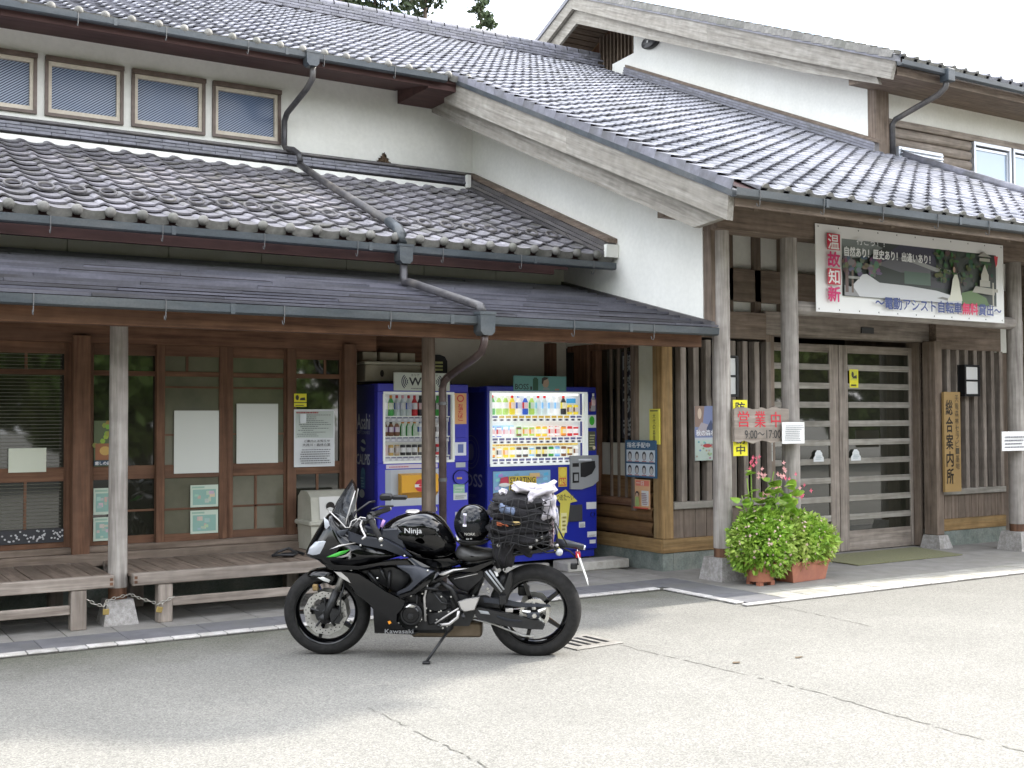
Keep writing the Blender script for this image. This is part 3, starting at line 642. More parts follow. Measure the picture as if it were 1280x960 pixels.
# porch wall above the doors
part('porch_wall', MB().box(7.93, 13.9, 9.76, 9.9, 3.28, 4.45), plaster)
part('porch_wall_band', MB().box(7.93, 13.9, 9.70, 9.9, 2.93, 3.30, ch=.004), wm('mid', 'x'))
part('porch_transom', MB().box(7.93, 13.9, 9.77, 9.9, 2.79, 2.93), plaster)
for x in (8.80, 9.22, 9.62, 11.0, 12.0, 13.2): part('transom_post', MB().box(x, x+.10, 9.70, 9.88, 2.80, 4.30, ch=.004), wm('mid', 'z'))
part('door_lintel', MB().box(9.30, 12.10, 9.62, 9.88, 2.56, 2.83, ch=.008), wm('grey', 'x'))
part('side_lintel', MB().box(7.93, 9.30, 9.60, 9.86, 2.50, 2.80, ch=.006), wm('mid', 'x'))
part('side_lintel', MB().box(12.10, 13.38, 9.52, 9.70, 2.47, 2.86, ch=.006), wm('mid', 'x'))
part('added_sun_block_wall', MB().box(13.9, 14.1, 8.2, 19, 0, 4.4), wm('mid', 'y'))  # unseen end wall, added to keep the sun off the porch floor
part('porch_wall_block', MB().box(13.30, 13.9, 9.56, 9.70, 2.46, 2.9), plaster); part('porch_end_wall', MB().box(13.425, 13.9, 9.60, 9.75, 0, 2.455), wm('mid', 'z'))
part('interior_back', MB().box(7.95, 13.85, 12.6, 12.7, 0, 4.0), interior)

# sliding doors
def door(x0, x1, y, lab, sl, sr):
    d = part('sliding_door', MB().box(x0, x0+sl, y, y+.05, .02, 2.49, ch=.004), wm('grey', 'z')); d['label'] = lab
    obj('stile', MB().box(x1-sr, x1, y, y+.05, .02, 2.49, ch=.004), wm('grey', 'z'), d)
    obj('top_rail', MB().box(x0+sl, x1-sr, y+.004, y+.046, 2.395, 2.49, ch=.004), wm('grey', 'x'), d)
    obj('bottom_panel', MB().box(x0+sl, x1-sr, y+.004, y+.046, .02, .26, ch=.004), wm('grey', 'x'), d)
    rl = None
    for k in range(9):
        zc = 2.22-k*.2245
        if rl is None: rl = obj('rail', MB().box(x0+sl, x1-sr, y-.004, y+.044, -.036, .036, ch=.005), wm('pale', 'x'), d); o = rl
        else: o = share(rl)
        o.location.z = zc
    obj('pane', MB().box(x0+sl-.005, x1-sr+.005, y+.018, y+.026, .25, 2.40), glass_d, d); return d
door(9.46, 10.615, 9.76, 'left sliding door of the entrance', .04, .15); door(10.625, 11.93, 9.76, 'right sliding door of the entrance', .15, .055)
part('door_jamb', MB().box(9.32, 9.455, 9.64, 9.86, .02, 2.56, ch=.006), wm('mid', 'z')); part('door_jamb', MB().box(11.935, 11.985, 9.66, 9.86, .02, 2.56, ch=.006), wm('mid', 'z'))
pj = part('door_pillar', MB().box(11.92, 12.05, 9.40, 9.60, .17, 2.56, ch=.008), wm('mid', 'z'))
obj('stone_base', MB().add([(11.86, 9.32, .01), (12.10, 9.32, .01), (12.10, 9.62, .01), (11.86, 9.62, .01), (11.90, 9.37, .17), (12.07, 9.37, .17), (12.07, 9.60, .17), (11.90, 9.60, .17)],
    [(0, 1, 2, 3), (4, 7, 6, 5), (0, 4, 5, 1), (1, 5, 6, 2), (2, 6, 7, 3), (3, 7, 4, 0)]), stone_m, pj)

# slatted panels with a boarded foot on a concrete plinth
def lattice(x0, x1, y, slats, w, zs0, zs1, boards, plx0, plx1):
    p = part('lattice_panel', MB().box(x0, x1, y-.015, y+.12, zs0-.075, zs0, ch=.006), wm('pale', 'x'))
    obj('pane', MB().box(x0, x1, y+.10, y+.11, zs0, zs1), glass_d, p)
    s_ = None
    for x in slats:
        if s_ is None: s_ = obj('slat', MB().box(0, w, y, y+.095, zs0, zs1, ch=.004), wm('grey', 'z'), p); o = s_
        else: o = share(s_)
        o.location.x = x
    n = boards; bw = (x1-x0)/n; s_ = None
    for k in range(n):
        if s_ is None: s_ = obj('board', MB().box(.003, bw-.003, y+.02, y+.05, .345, zs0-.075, ch=.004), wm('mid', 'z'), p); o = s_
        else: o = share(s_)
        o.location.x = x0+k*bw
    obj('back_board', MB().box(x0, x1, y+.051, y+.06, .2, zs0-.075), interior, p)
    obj('base_board', MB().box(plx0, plx1, y-.008, y+.06, .20, .345, ch=.005), wm('tan', 'x'), p)
    obj('plinth', MB().box(max(plx0+.002, 7.902), plx1, y+.004, y+.3, 0, .199), conc_g, p); return p
lattice(7.905, 9.32, 9.57, [8.02+.177*k for k in range(8)], .075, .73, 2.47, 9, 7.755, 9.32)
lattice(12.10, 13.42, 9.52, [12.12+.1745*k for k in range(8)], .07, .72, 2.47, 10, 12.09, 13.42)
part('lattice_backing', MB().box(7.95, 9.3, 9.72, 9.75, .3, 2.5), interior)

# log wall at the left flank of the entrance, from the corner back to the drinks recess
lw = part('log_wall', MB().box(7.80, 7.92, 9.73, 11.36, 0.2, .99), wm('log', 'y')); lw['label'] = 'low wall of stacked brown logs beside the vending machines'
zz = .352
for k in range(4):
    r_ = .08; m_ = MB(); m_.lathe([(r_, 9.735 if k < 2 else 9.735), (r_, 11.3 if k < 2 else 10.0)], (7.80, 0, zz+r_), 'y', 14, sc=(.75, 1)); obj('log', m_, wm('log', 'y'), lw, smooth=60); zz += .16
obj('base_board', MB().box(7.747, 7.80, 9.58, 11.3, .20, .345, ch=.005), wm('tan', 'y'), lw)
obj('plinth', MB().box(7.757, 7.90, 9.576, 11.3, 0, .199), conc_g, lw)
part('corner_post', MB().box(7.75, 7.90, 9.56, 9.72, .347, 2.47, ch=.008), wm('tan', 'z'))
part('wall_post', MB().box(7.74, 7.86, 10.0, 10.09, .62, 2.45, ch=.006), wm('mid', 'z'))
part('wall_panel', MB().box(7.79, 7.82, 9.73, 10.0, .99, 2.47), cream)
sw = part('side_window', MB().box(7.74, 7.84, 10.09, 11.3, .67, .75, ch=.005), wm('brown', 'y')); sw['label'] = 'tall barred window in the log wall beside the vending machines'
obj('frame', MB().box(7.74, 7.84, 10.09, 11.3, 2.40, 2.47, ch=.005).box(7.74, 7.84, 10.72, 10.80, .752, 2.398, ch=.005), wm('brown', 'z'), sw)
obj('pane', MB().box(7.82, 7.83, 10.09, 11.3, .75, 2.40), glass_d, sw)
s_ = None
for k in range(3):
    if s_ is None: s_ = obj('bar', MB().box(7.775, 7.80, 0, .022, .752, 2.398), wm('mid', 'z'), sw); o = s_
    else: o = share(s_)
    o.location.y = 10.22+k*.135
obj('blind', MB().box(7.805, 7.815, 10.10, 10.70, .76, 1.35), recess_plaster, sw)
l = left(10.12, 10.34, 1.40, 2.36, 7.817, (.03, .03, .04)); l.text('喫茶すぎ', .1, .9, .02, .98, (.36, .38, .38), .02, vertical=True); l.build('lettering', sw)
part('recess_door', MB().box(7.72, 7.82, 10.86, 11.14, .03, 2.47, ch=.005), wm('brown', 'z'))
part('recess_post', MB().box(7.44, 7.54, 11.22, 11.36, .03, 2.50, ch=.005), wm('brown', 'z'))
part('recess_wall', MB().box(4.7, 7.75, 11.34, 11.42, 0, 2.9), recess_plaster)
part('recess_side_wall', MB().box(4.58, 4.655, 10.62, 11.34, 0, 2.6), wm('brown', 'z'))
part('recess_board', MB().box(4.78, 5.70, 11.05, 11.12, 2.0, 2.62), wm('brown', 'x'))
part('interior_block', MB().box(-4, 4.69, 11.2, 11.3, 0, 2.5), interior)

# ---- shop front of sliding windows under the canopy --------------
part('sill_beam', MB().box(-4, 4.66, 10.42, 10.68, .36, .475, ch=.012), wm('mid', 'x'))
part('under_floor_board', MB().box(-4, 4.655, 10.50, 10.54, .0, .36), conc_g)
part('head_beam', MB().box(-4, 4.90, 10.50, 10.66, 2.30, 2.50, ch=.006), wm('brown', 'x'))
part('threshold', MB().box(-4, 4.658, 10.49, 10.64, .475, .53, ch=.006), wm('mid', 'x'))
for x in (-1.8, 2.02, 4.53): part('wall_post', MB().box(x, x+(.145 if x < 4 else .13), 10.44, 10.60, .47, 2.36, ch=.006), wm('brown', 'z'))
def swin(x0, x1, y, lab, vbars, stl=.09, hb=(2.05, 1.16, .62), thin=(), top=2.30, gl=None):
    p = part('sliding_window', MB().box(x0, x0+stl, y, y+.04, .53, top, ch=.004), wm('brown', 'z')); p['label'] = lab
    obj('stile', MB().box(x1-stl, x1, y, y+.04, .53, top, ch=.004), wm('brown', 'z'), p)
    for zc, h in ((top-.05, .10), (2.04, .045), (1.16, .12), (.565, .07)):
        obj('rail', MB().box(x0+stl, x1-stl, y+.003, y+.037, zc-h/2, zc+h/2, ch=.003), wm('brown', 'x'), p)
    for zc in thin: obj('muntin', MB().box(x0+stl, x1-stl, y+.008, y+.03, zc-.009, zc+.009), wm('brown', 'x'), p)
    for xc, a, b2 in vbars: obj('muntin', MB().box(xc-.012, xc+.012, y+.008, y+.03, a, b2), wm('brown', 'z'), p)
    obj('pane', MB().box(x0+stl-.002, x1-stl+.002, y+.016, y+.022, .53, top-.02), gl or glass_d, p); return p
swin(.70, 2.03, 10.56, 'leftmost sliding window with blinds behind the glass', [(1.66, 2.06, 2.25), (1.66, .6, 1.10)], .06)
swin(2.16, 2.80, 10.56, 'narrow sliding window behind the grey log post', [], .055, thin=(.82,))
glass_p = mat('curtained_glass', (.10, .10, .07), (.15, .14, .10), scale=2.0, rough=.10, spec=.6, bump=0)
swin(2.745, 3.39, 10.51, 'sliding window with a large white sheet, left of its pair', [(3.02, 2.06, 2.25)], .075, thin=(1.92, 1.49, 1.19-.0, .82), gl=glass_p)
swin(3.385, 4.03, 10.55, 'sliding window with a large white sheet, right of its pair', [(3.68, .6, 1.1)], .075, thin=(1.92, 1.49, .82), gl=glass_p)
swin(3.975, 4.60, 10.51, 'sliding window with a printed notice taped on it', [(4.36, 2.06, 2.25), (4.28, .6, 1.10)], .09)

# ---- upper gable building (right, behind) ------------------------
XG = 14.0
part('gable_wall', MB().prism([(12.2, z1(12.2)-.3), (17.9, z1(17.9)-.3), (17.9, z2(17.9)-.13), (12.2, z2(12.2)-.13)], 'x', XG, XG+.15), plaster)
part('gable_wall', MB().prism([(17.9, z1(17.9)-.3), (18.06, z1(18.06)-.3), (18.06, z2(18.06)-.13), (17.9, z2(17.9)-.13)], 'x', XG+.002, XG+.15), plaster)
part('gable_wall', MB().prism([(18.062, 8.2), (18.80, 8.2), (18.76, 8.80), (18.062, 8.84)], 'x', XG+.001, XG+.15), plaster)
part('gable_vent_wall', MB().prism([(17.9, 8.4), (21.6, 8.4), (21.6, 9.0), (19.17, 10.12), (17.9, 9.60)], 'x', XG+.62, XG+.7), wm('brown', 'z'))
part('gable_vent_side', MB().box(XG+.152, XG+.62, 17.95, 18.055, 8.3, 9.62), plaster)
s_ = None
for k in range(15):
    if s_ is None: s_ = part('vent_slat', MB().box(XG+.50, XG+.60, 0, .04, 8.4, 9.75), wm('mid', 'z')); o = s_
    else: o = share(s_)
    o.location.y = 18.10+k*.125
pc = part('corner_post', MB().box(XG-.03, XG+.26, 12.02, 12.198, 5.2, 6.75, ch=.01), wm('mid', 'z'))
part('upper_front_wall', MB().box(XG+.26, 26, 12.1, 12.25, 6.235, 6.85), plaster)
part('upper_band', MB().box(XG+.26, 26, 12.06, 12.24, 6.13, 6.235, ch=.005), wm('grey', 'x'))
lw = part('upper_log_wall', MB().box(XG+.26, 16.31, 12.15, 12.25, 3.5, 6.13), wm('log', 'x'))
for k in range(5):
    obj('log', MB().lathe([(.082, XG+.27), (.082, 16.30)], (0, 12.14, 6.05-k*.163), 'x', 12, sc=(.8, 1)), wm('grey', 'x'), lw, smooth=60)
part('upper_front_wall', MB().box(16.31, 26, 12.2, 12.3, 3.5, 6.13), interior)
for x0_, x1_ in ((16.33, 17.30), (17.36, 18.3), (18.4, 19.3)):
    f = MB(); f.box(x0_, x1_, 12.05, 12.15, 6.07, 6.125); f.box(x0_, x1_, 12.05, 12.15, 4.95, 5.0); f.box(x0_, x0_+.045, 12.051, 12.15, 5.0, 6.07); f.box(x1_-.045, x1_, 12.051, 12.15, 5.0, 6.07)
    w = part('upper_window', f, alu); f = MB(); a, b2 = x0_+.05, x1_-.05
    f.box(a, b2, 12.08, 12.12, 6.0, 6.04); f.box(a, a+.03, 12.08, 12.12, 5.0, 6.0); f.box(b2-.035, b2, 12.08, 12.12, 5.0, 6.0); obj('sash', f, alu, w)
    obj('pane', MB().box(a+.03, b2-.035, 12.10, 12.105, 5.0, 6.0), mat('bright_glass', (.34, .46, .60), rough=.06, spec=.9), w)
vl = part('vent_louvre', MB().box(14.42, 15.45, 11.98, 12.04, 5.60, 5.80), alu)
for k in range(3): obj('louvre', MB().box(14.44, 15.42, 11.94, 11.99, 5.63+k*.055, 5.65+k*.055), alu, vl)
r2 = part('tiled_roof', slope_slab(13.36, 26, 11.14, 19.17, z2, .07, .035), soffit_m); r2['label'] = 'high gable roof at the upper right, seen edge on'
part('roof_deck', MB().prism([(19.17, z2(19.17)-.035), (27, z2(19.17)-.035-.43*7.83), (27, z2(19.17)-.11-.43*7.83), (19.17, z2(19.17)-.11)], 'x', 13.36, 26), wm('tan', 'x'), r2)
tiled(r2, 13.4, 22.0, (11.08, 19.1), z2, .43, 13.45, cap_m if False else tile_m, 40, 'roll')
mbv = part('verge', MB().prism([(11.1, z2(11.1)+.0), (19.17, z2(19.17)), (27, z2(19.17)-.43*7.83), (27, z2(19.17)-.43*7.83-.09), (19.17, z2(19.17)-.09), (11.1, z2(11.1)-.09)], 'x', 13.27, 13.42), ridge_m)
vt = None
for k in range(37):
    y = 11.1+k*.2158
    if vt is None: vt = obj('verge_tile', MB().add([(-.05, 0, .05), (.12, 0, .06), (.12, .25, .03), (-.05, .25, .02), (-.055, 0, -.06), (-.055, .25, -.08), (.12, 0, 0), (-.05, 0, -.0)], [(0, 1, 2, 3), (0, 3, 5, 4), (7, 6, 1, 0)]), cap_m, mbv); o = vt
    else: o = share(vt)
    o.location = (13.31, y, z2(y)+.02); o.rotation_euler = (math.atan(.43), 0, 0)
def zz2(y): return z2(y) if y < 19.17 else 2*z2(19.17)-z2(y)
part('barge_board', MB().prism([(11.11, z2(11.11)-.09), (15.1, z2(15.1)-.08), (15.1, z2(15.1)-.42), (11.19, 6.468)], 'x', 13.30, 13.37), wm('pale', 's'))
part('barge_board', MB().prism([(15.103, z2(15.1)-.08), (19.17, z2(19.17)-.08), (19.17, 9.93), (15.103, z2(15.1)-.42)], 'x', 13.30, 13.37), wm('pale', 's'))
part('barge_board', MB().prism([(19.172, z2(19.17)-.08), (26.9, zz2(26.9)-.09), (26.9, zz2(26.9)-.42), (19.172, 9.93)], 'x', 13.30, 13.37), wm('pale', 's'))
part('inner_barge_board', MB().prism([(11.47, 6.483), (11.6, z2(11.6)-.2), (19.17, z2(19.17)-.2), (26.8, zz2(26.8)-.2), (26.8, zz2(26.8)-.60), (19.17, z2(19.17)-.62), (13, z2(13)-.56)], 'x', 13.40, 13.46), wm('pale', 's'))
part('verge_lining', MB().prism([(11.3, z2(11.3)-.13), (19.17, z2(19.17)-.13), (26.8, zz2(26.8)-.13), (26.8, zz2(26.8)-.15), (19.17, z2(19.17)-.15), (11.3, z2(11.3)-.15)], 'x', 13.461, 14.62), wm('tan', 'x'))
s_ = None
for k in range(12):
    if s_ is None: s_ = part('lining_board', MB().box(13.462, 14.61, 0, .13, -.02, 0), wm('mid', 'x')); o = s_
    else: o = share(s_)
    y = 19.25+k*.142; o.location = (0, y, zz2(y)-.155); o.rotation_euler = (-math.atan(.43), 0, 0)
part('eave_soffit', MB().add([(13.46, 11.2, 6.56), (26, 11.2, 6.56), (26, 12.1, 6.63), (13.46, 12.1, 6.63), (13.46, 11.2, 6.68), (26, 11.2, 6.68), (26, 12.1, 6.9), (13.46, 12.1, 6.9)], [(0, 1, 2, 3), (4, 7, 6, 5), (0, 4, 5, 1), (0, 3, 7, 4)]), wm('mid', 'x'))
gutter(13.34, 26, 11.0, 6.72, hooks=())
dp = part('downpipe', MB().tube([(14.37, 11.05, 6.62), (14.37, 11.08, 6.48), (14.36, 11.2, 6.40), (14.31, 11.95, 6.19), (14.30, 12.0, 6.12), (14.30, 12.0, 5.62)], .045, 10), pipe_m, smooth='all')
obj('rain_box', MB().box(14.29, 14.45, 10.96, 11.12, 6.55, 6.74, ch=.01), gutter_m, dp)
part('upper_flashing', MB().prism([(12.0, z1(12.0)+.0), (18.2, z1(18.2)+.0), (18.2, z1(18.2)+.17), (12.0, z1(12.0)+.17)], 'x', 13.86, 13.998), noshi_m)
part('upper_flashing_cap', MB().prism([(11.95, z1(11.95)+.172), (18.2, z1(18.2)+.172), (18.2, z1(18.2)+.22), (11.95, z1(11.95)+.22)], 'x', 13.89, 13.997), wm('mid', 'y'))
for row in range(3): part('flashing_course', MB().prism([(11.97, z1(11.97)+.03+row*.045), (18.2, z1(18.2)+.03+row*.045), (18.2, z1(18.2)+.068+row*.045), (11.97, z1(11.97)+.068+row*.045)], 'x', 13.83+row*.012, 13.86), ridge_m)
vg = part('verge_roll', MB().tube([(14.50, 7.7, z1(7.7)+.05), (14.50, 12.0, z1(12.0)+.05)], .06, 10), ridge_m, smooth='all')
part('verge_fascia', MB().prism([(7.7, z1(7.7)), (12.0, z1(12.0)), (12.0, z1(12.0)-.2), (7.7, z1(7.7)-.2)], 'x', 14.46, 14.52), wm('mid', 'y'))

# ================================================================ TREES BEHIND THE ROOF, AND THE GROVE ACROSS THE YARD
leaf_a = mat('dark_needles', (.030, .050, .022), (.075, .105, .045), (.05, .05, .03), scale=1.2, rough=.8, bump=0, rnd=.15)
leaf_b = mat('broad_leaves', (.085, .15, .035), (.19, .28, .06), (.18, .20, .05), scale=1.0, rough=.7, bump=0, rnd=.2)
leaf_c = mat('deep_green_leaves', (.025, .055, .018), (.07, .12, .04), (.05, .07, .03), scale=1.0, rough=.8, bump=0)
bark = mat('bark', (.05, .035, .025), (.12, .09, .07), scale=12, stretch=(1, 1, .15), rough=.9, bump=.3)
def crown_mesh(name, kind, h, r, n, seed, leaf, m):
    rg = np.random.RandomState(seed); P = []
    if kind == 'cedar':
        nb = 70
        for i in range(nb):
            t = (i+.5)/nb; z = h*(.02+.98*t); L = r*(1-t)**.75*rg.uniform(.55, 1.1)+.12; a = rg.uniform(0, 2*PI); k = max(4, int(n/nb*(L/r+.15)))
            q = rg.rand(k)**.7; P.append(np.stack([np.cos(a)*L*q+rg.normal(0, .10+.12*L/r, k)*1.0, np.sin(a)*L*q+rg.normal(0, .10+.12*L/r, k), z-.30*L*q+rg.normal(0, .10, k)], 1))
    else:
        nb = 34
        for i in range(nb):
            d = rg.normal(size=3); d /= np.linalg.norm(d); d *= rg.uniform(.45, .95)
            c = np.array([d[0]*r, d[1]*r, h*.5+d[2]*h*.5]); s_ = r*rg.uniform(.2, .36)
            k = int(n/nb); e = rg.normal(size=(k, 3)); e /= np.linalg.norm(e, axis=1)[:, None]; e *= rg.uniform(.6, 1.05, (k, 1)); P.append(c+e*s_*np.array([1, 1, .75]))
    P = np.concatenate(P); k = len(P); a = rg.normal(size=(k, 3)); a /= np.linalg.norm(a, axis=1)[:, None]; b_ = np.cross(a, rg.normal(size=(k, 3))); b_ /= np.linalg.norm(b_, axis=1)[:, None]
    s_ = leaf*rg.uniform(.6, 1.3, (k, 1)); V = np.stack([P-a*s_, P+b_*s_*.45, P+a*s_, P-b_*s_*.45], 1).reshape(-1, 3)
    me = bpy.data.meshes.new(name); me.from_pydata(V.tolist(), [], [(4*i, 4*i+1, 4*i+2, 4*i+3) for i in range(k)]); me.materials.append(m); return me
CR = {'cedar': [crown_mesh('crown', 'cedar', 15, 2.6, 15000, i, .30, leaf_a) for i in (1, 2)], 'broad': [crown_mesh('crown', 'broad', 8, 4.2, 13000, i, .30, leaf_b) for i in (3, 4)]}
TR = {}
def tree(kind, x, y, h0, sc_, lab, cat, group=None, zt=None, variant=0, name=None):
    H = 15 if kind == 'cedar' else 8
    t = empty(name or ('cedar_tree' if kind == 'cedar' else 'broadleaf_tree'), (x, y, 0), lab, cat, group, rz=random.uniform(0, 6))
    key = (kind, round(h0, 1))
    mb = MB(); mb.tube([(0, 0, 0), (.1, 0, h0*.5), (0, .1, h0+H*sc_*.35), (.05, .05, h0+H*sc_*(.93 if kind == 'cedar' else .6))], [.32, .26, .16, .04], 8)
    for k in range(5):
        a = k*1.9; z = h0+H*sc_*(.15+.1*k); mb.tube([(0, .05, z), (math.cos(a)*1.3*sc_, math.sin(a)*1.3*sc_, z+.7*sc_)], [.08, .03], 5)
    obj('trunk', mb, bark, t, smooth='all')
    c = bpy.data.objects.new('crown', CR[kind][variant]); COL.objects.link(c); c.parent = t; c.location = (0, 0, h0); c.scale = (sc_, sc_, sc_); return t
CR['far'] = [crown_mesh('crown', 'cedar', 15, 2.6, 16000, 11, .15, leaf_a), crown_mesh('crown', 'cedar', 15, 2.6, 9000, 12, .15, leaf_a), crown_mesh('crown', 'broad', 8, 4.2, 30000, 13, .15, leaf_c)]
def far_tree(kind, var, *a, **k):
    keep = CR[kind]; CR[kind] = [CR['far'][var]]; t = tree(kind, *a, **k); CR[kind] = keep; return t
far_tree('cedar', 0, 29.15, 50, 9.2, .95, 'slim dark cedar standing alone above the roof ridge', 'tree')
far_tree('cedar', 1, 25.9, 50, 8.9, 1.35, 'loose cedar with a ragged top above the ridge, right of the dense trees', 'tree')
for q_, (x, y, h0, sc_, lab) in enumerate(((19.4, 49, 5.5, 1.65, 'leftmost of the dense dark cedars showing over the ridge'), (21.3, 52, 6.5, 1.7, 'middle one of the dense dark cedars showing over the ridge'), (23.3, 50, 4.6, 1.5, 'rightmost of the dense dark cedars showing over the ridge'))):
    far_tree('cedar', 0, x, y, h0, sc_, lab, 'tree', 'dense dark cedars behind the ridge')

# grove behind the camera: it is what the windows and the paintwork mirror, and its far cedars shade part of the yard
GR = 'trees of the grove across the yard'
for k, (x, y, kind, h0, sc_) in enumerate([(-20+4.6*i, -9-2.2*(i % 3), 'cedar' if i % 5 == 3 else 'broad', .2 if i % 5 != 3 else 1.0, [1.0, .85, 1.15][i % 3]) for i in range(13)]+[(-19, -4, 'broad', .5, 1.0), (-20, 2, 'broad', .5, 1.1)]):
    tree(kind, x, y, h0, sc_, 'tree of the grove across the yard, behind the photographer', 'tree', GR, variant=k % 2)
GB = 'high-crowned trees beyond the right end of the building'
for (x, y, h0, sc_, v) in ((22.1, 7.15, 14.0, .55, 0), (19.6, 7.45, 13.6, .66, 1), (16.9, 7.7, 13.4, .72, 0)):
    tree('broad', x+0, y, h0, sc_, 'high-crowned tree beyond the right end of the building, out of view', 'tree', GB, variant=v)

# ================================================================ SIGNS AND NOTICES
W1 = (.78, .78, .76)
bn = wempty('banner', (10.66, 8.66, 2.74), 'wide white printed banner hung under the entrance eave with blue and red lettering', 'banner')
s = front(9.10, 12.24, 2.735, 3.665, 8.66, W1, th=.006)
s.rect(.125, .955, .20, .86, (.045, .055, .05))
rg = random.Random(4)
pic = [((.125, .30), (.125, .86), (.40, .80), (.52, .88), (.60, .82), (.72, .80), (.72, .70), (.30, .62))]
s.poly([(.125, .64), (.125, .86), (.26, .86), (.33, .80), (.24, .66)], (.22, .25, .24)); s.poly([(.30, .66), (.42, .86), (.60, .86), (.62, .60), (.44, .56)], (.055, .055, .085))
s.poly([(.30, .60), (.40, .72), (.62, .60), (.60, .55), (.42, .53)], (.13, .13, .15)); s.poly([(.42, .70), (.44, .73), (.66, .60), (.64, .56)], (.35, .36, .36))
s.rect(.44, .58, .40, .55, (.10, .15, .12)); s.rect(.58, .70, .38, .58, (.05, .05, .06)); s.poly([(.60, .60), (.62, .63), (.74, .60), (.74, .57)], (.30, .30, .28))
for i in range(110): s.ell(rg.uniform(.60, .93), rg.uniform(.46, .84), rg.uniform(.004, .016), rg.uniform(.012, .04), (rg.uniform(.02, .09), rg.uniform(.05, .13), rg.uniform(.02, .06)), 7)
for i in range(60): s.ell(rg.uniform(.13, .32), rg.uniform(.45, .66), rg.uniform(.006, .02), rg.uniform(.02, .05), (rg.uniform(.06, .2), rg.uniform(.06, .2), rg.uniform(.06, .2)), 6)
s.poly([(.125, .20), (.125, .22), (.215, .46), (.235, .47), (.30, .38), (.45, .37), (.60, .34), (.75, .26), (.955, .20)], (.55, .56, .57)); s.poly([(.20, .20), (.17, .30), (.125, .32), (.125, .20)], (.25, .25, .25))
s.rect(.13, .145, .24, .52, (.12, .08, .07)); s.rect(.16, .17, .24, .50, (.14, .10, .08)); s.rect(.145, .20, .40, .43, (.3, .3, .28))
s.poly([(.74, .20), (.74, .34), (.80, .38), (.88, .30), (.90, .20)], (.10, .17, .06)); s.poly([(.80, .36), (.82, .44), (.935, .42), (.93, .34)], (.34, .33, .28))
s.rect(.845, .905, .44, .52, (.42, .41, .36)); s.rect(.853, .897, .52, .60, (.50, .49, .43)); s.poly([(.855, .60), (.875, .72), (.895, .60)], (.52, .50, .44)); s.rect(.845, .905, .76, .80, (.42, .41, .35)); s.poly([(.835, .82), (.87, .88), (.915, .82)], (.35, .34, .3))
s.rect(.918, .926, .20, .50, (.45, .43, .36)); s.rect(.930, .95, .38, .42, (.4, .38, .32)); s.poly([(.93, .84), (.953, .84), (.948, .74), (.940, .70)], (.62, .06, .08)); s.rect(.944, .947, .54, .70, (.5, .5, .5))
s.poly([(.655, .22), (.675, .30), (.690, .50), (.700, .56), (.715, .56), (.730, .44), (.742, .24)], (.62, .62, .52)); s.poly([(.695, .58), (.695, .66), (.702, .71), (.712, .70), (.722, .60), (.728, .42), (.736, .30), (.742, .38), (.722, .58)], (.035, .025, .02)); s.ell(.698, .62, .007, .035, (.45, .30, .22))
s.poly([(.60, .25), (.63, .27), (.66, .26), (.66, .23)], (.2, .2, .18))
for i, ch in enumerate('温故知新'):
    y1 = .895-i*.198
    if i in (0, 2): s.rect(.043, .105, y1-.185, y1, (.48, .02, .05)); s.text(ch, .048, .100, y1-.175, y1-.010, W1, .02)
    else: s.text(ch, .045, .103, y1-.180, y1-.010, (.55, .015, .13), .04)
s.text('行こう！！', .185, .325, .80, .875, (.70, .72, .72), .03); s.text('自然あり！歴史あり！出逢いあり！', .125, .565, .655, .765, (.78, .79, .79), .035)
s.text('〜電動アシスト自転車', .275, .735, .075, .215, (.030, .055, .20), .03); s.text('無料', .740, .828, .075, .218, (.60, .02, .10), .045); s.text('貸出〜', .833, .965, .075, .215, (.035, .06, .22), .03)
s.build('printed_sheet', bn)
ey = None
for i in range(11):
    for z in (2.765, 3.638):
        if ey is None: ey = obj('eyelet', MB().lathe([(.009, 0), (.004, -.003)], (0, 0, 0), 'y', 8), black_p, bn); o = ey
        else: o = share(ey)
        o.location = (9.14+i*.306-bn.location.x*0, 8.657, z)
def print_thing(name, sh, label, cat, group=None, m=None): return tag(sh.build(name, None, m), label, cat, group)

# open sign: weathered board with wavy outline
board_m = wm('grey', 'x'); rg = random.Random(8)
top = [(7.93+i*.745/12, 1.715+rg.uniform(-.012, .012)+(.02 if i in (2, 9) else 0)) for i in range(13)]; bot = [(8.675-i*.745/12, 1.385+rg.uniform(-.012, .010)-(.015 if i in (4, 8) else 0)) for i in range(13)]
ob = wempty('open_sign_board', (8.30, 8.64, 1.39), 'weathered wooden board with red and black opening hours lettering, hung between two posts', 'sign')
obj('board', MB().prism(top+bot, 'y', 8.65, 8.675), board_m, ob)
s = front(7.93, 8.675, 1.385, 1.715, 8.647, (.3, .27, .25), th=.0001); s.mb = MB(); s.text('営', .06, .26, .44, .92, (.55, .02, .04), .015); s.text('業', .36, .56, .42, .92, (.55, .02, .04), .015); s.text('中', .66, .84, .42, .90, (.55, .02, .04), .015); s.text('9:00〜17:00', .18, .84, .08, .34, (.03, .03, .03), .005); s.build('lettering', ob)
s = front(8.545, 8.86, 1.355, 1.575, 8.615, W1); s.lines(.08, .92, .12, .9, 9, (.2, .2, .22), thick=.35, seed=3); print_thing('paper_notice', s, 'small white typed notice overlapping the right end of the wooden opening hours board', 'notice')
YL = (.75, .68, .02)
s = front(7.96, 8.15, 1.24, 1.80, 8.70, YL); s.text('防犯', .18, .82, .62, .97, (.02, .02, .02), .03); s.text('カメラ作動中', .3, .7, .50, .62, (.02, .02, .02)); s.text('動', .2, .8, .22, .40, (.02, .02, .02), .02); s.text('中', .2, .8, .03, .20, (.02, .02, .02), .02)
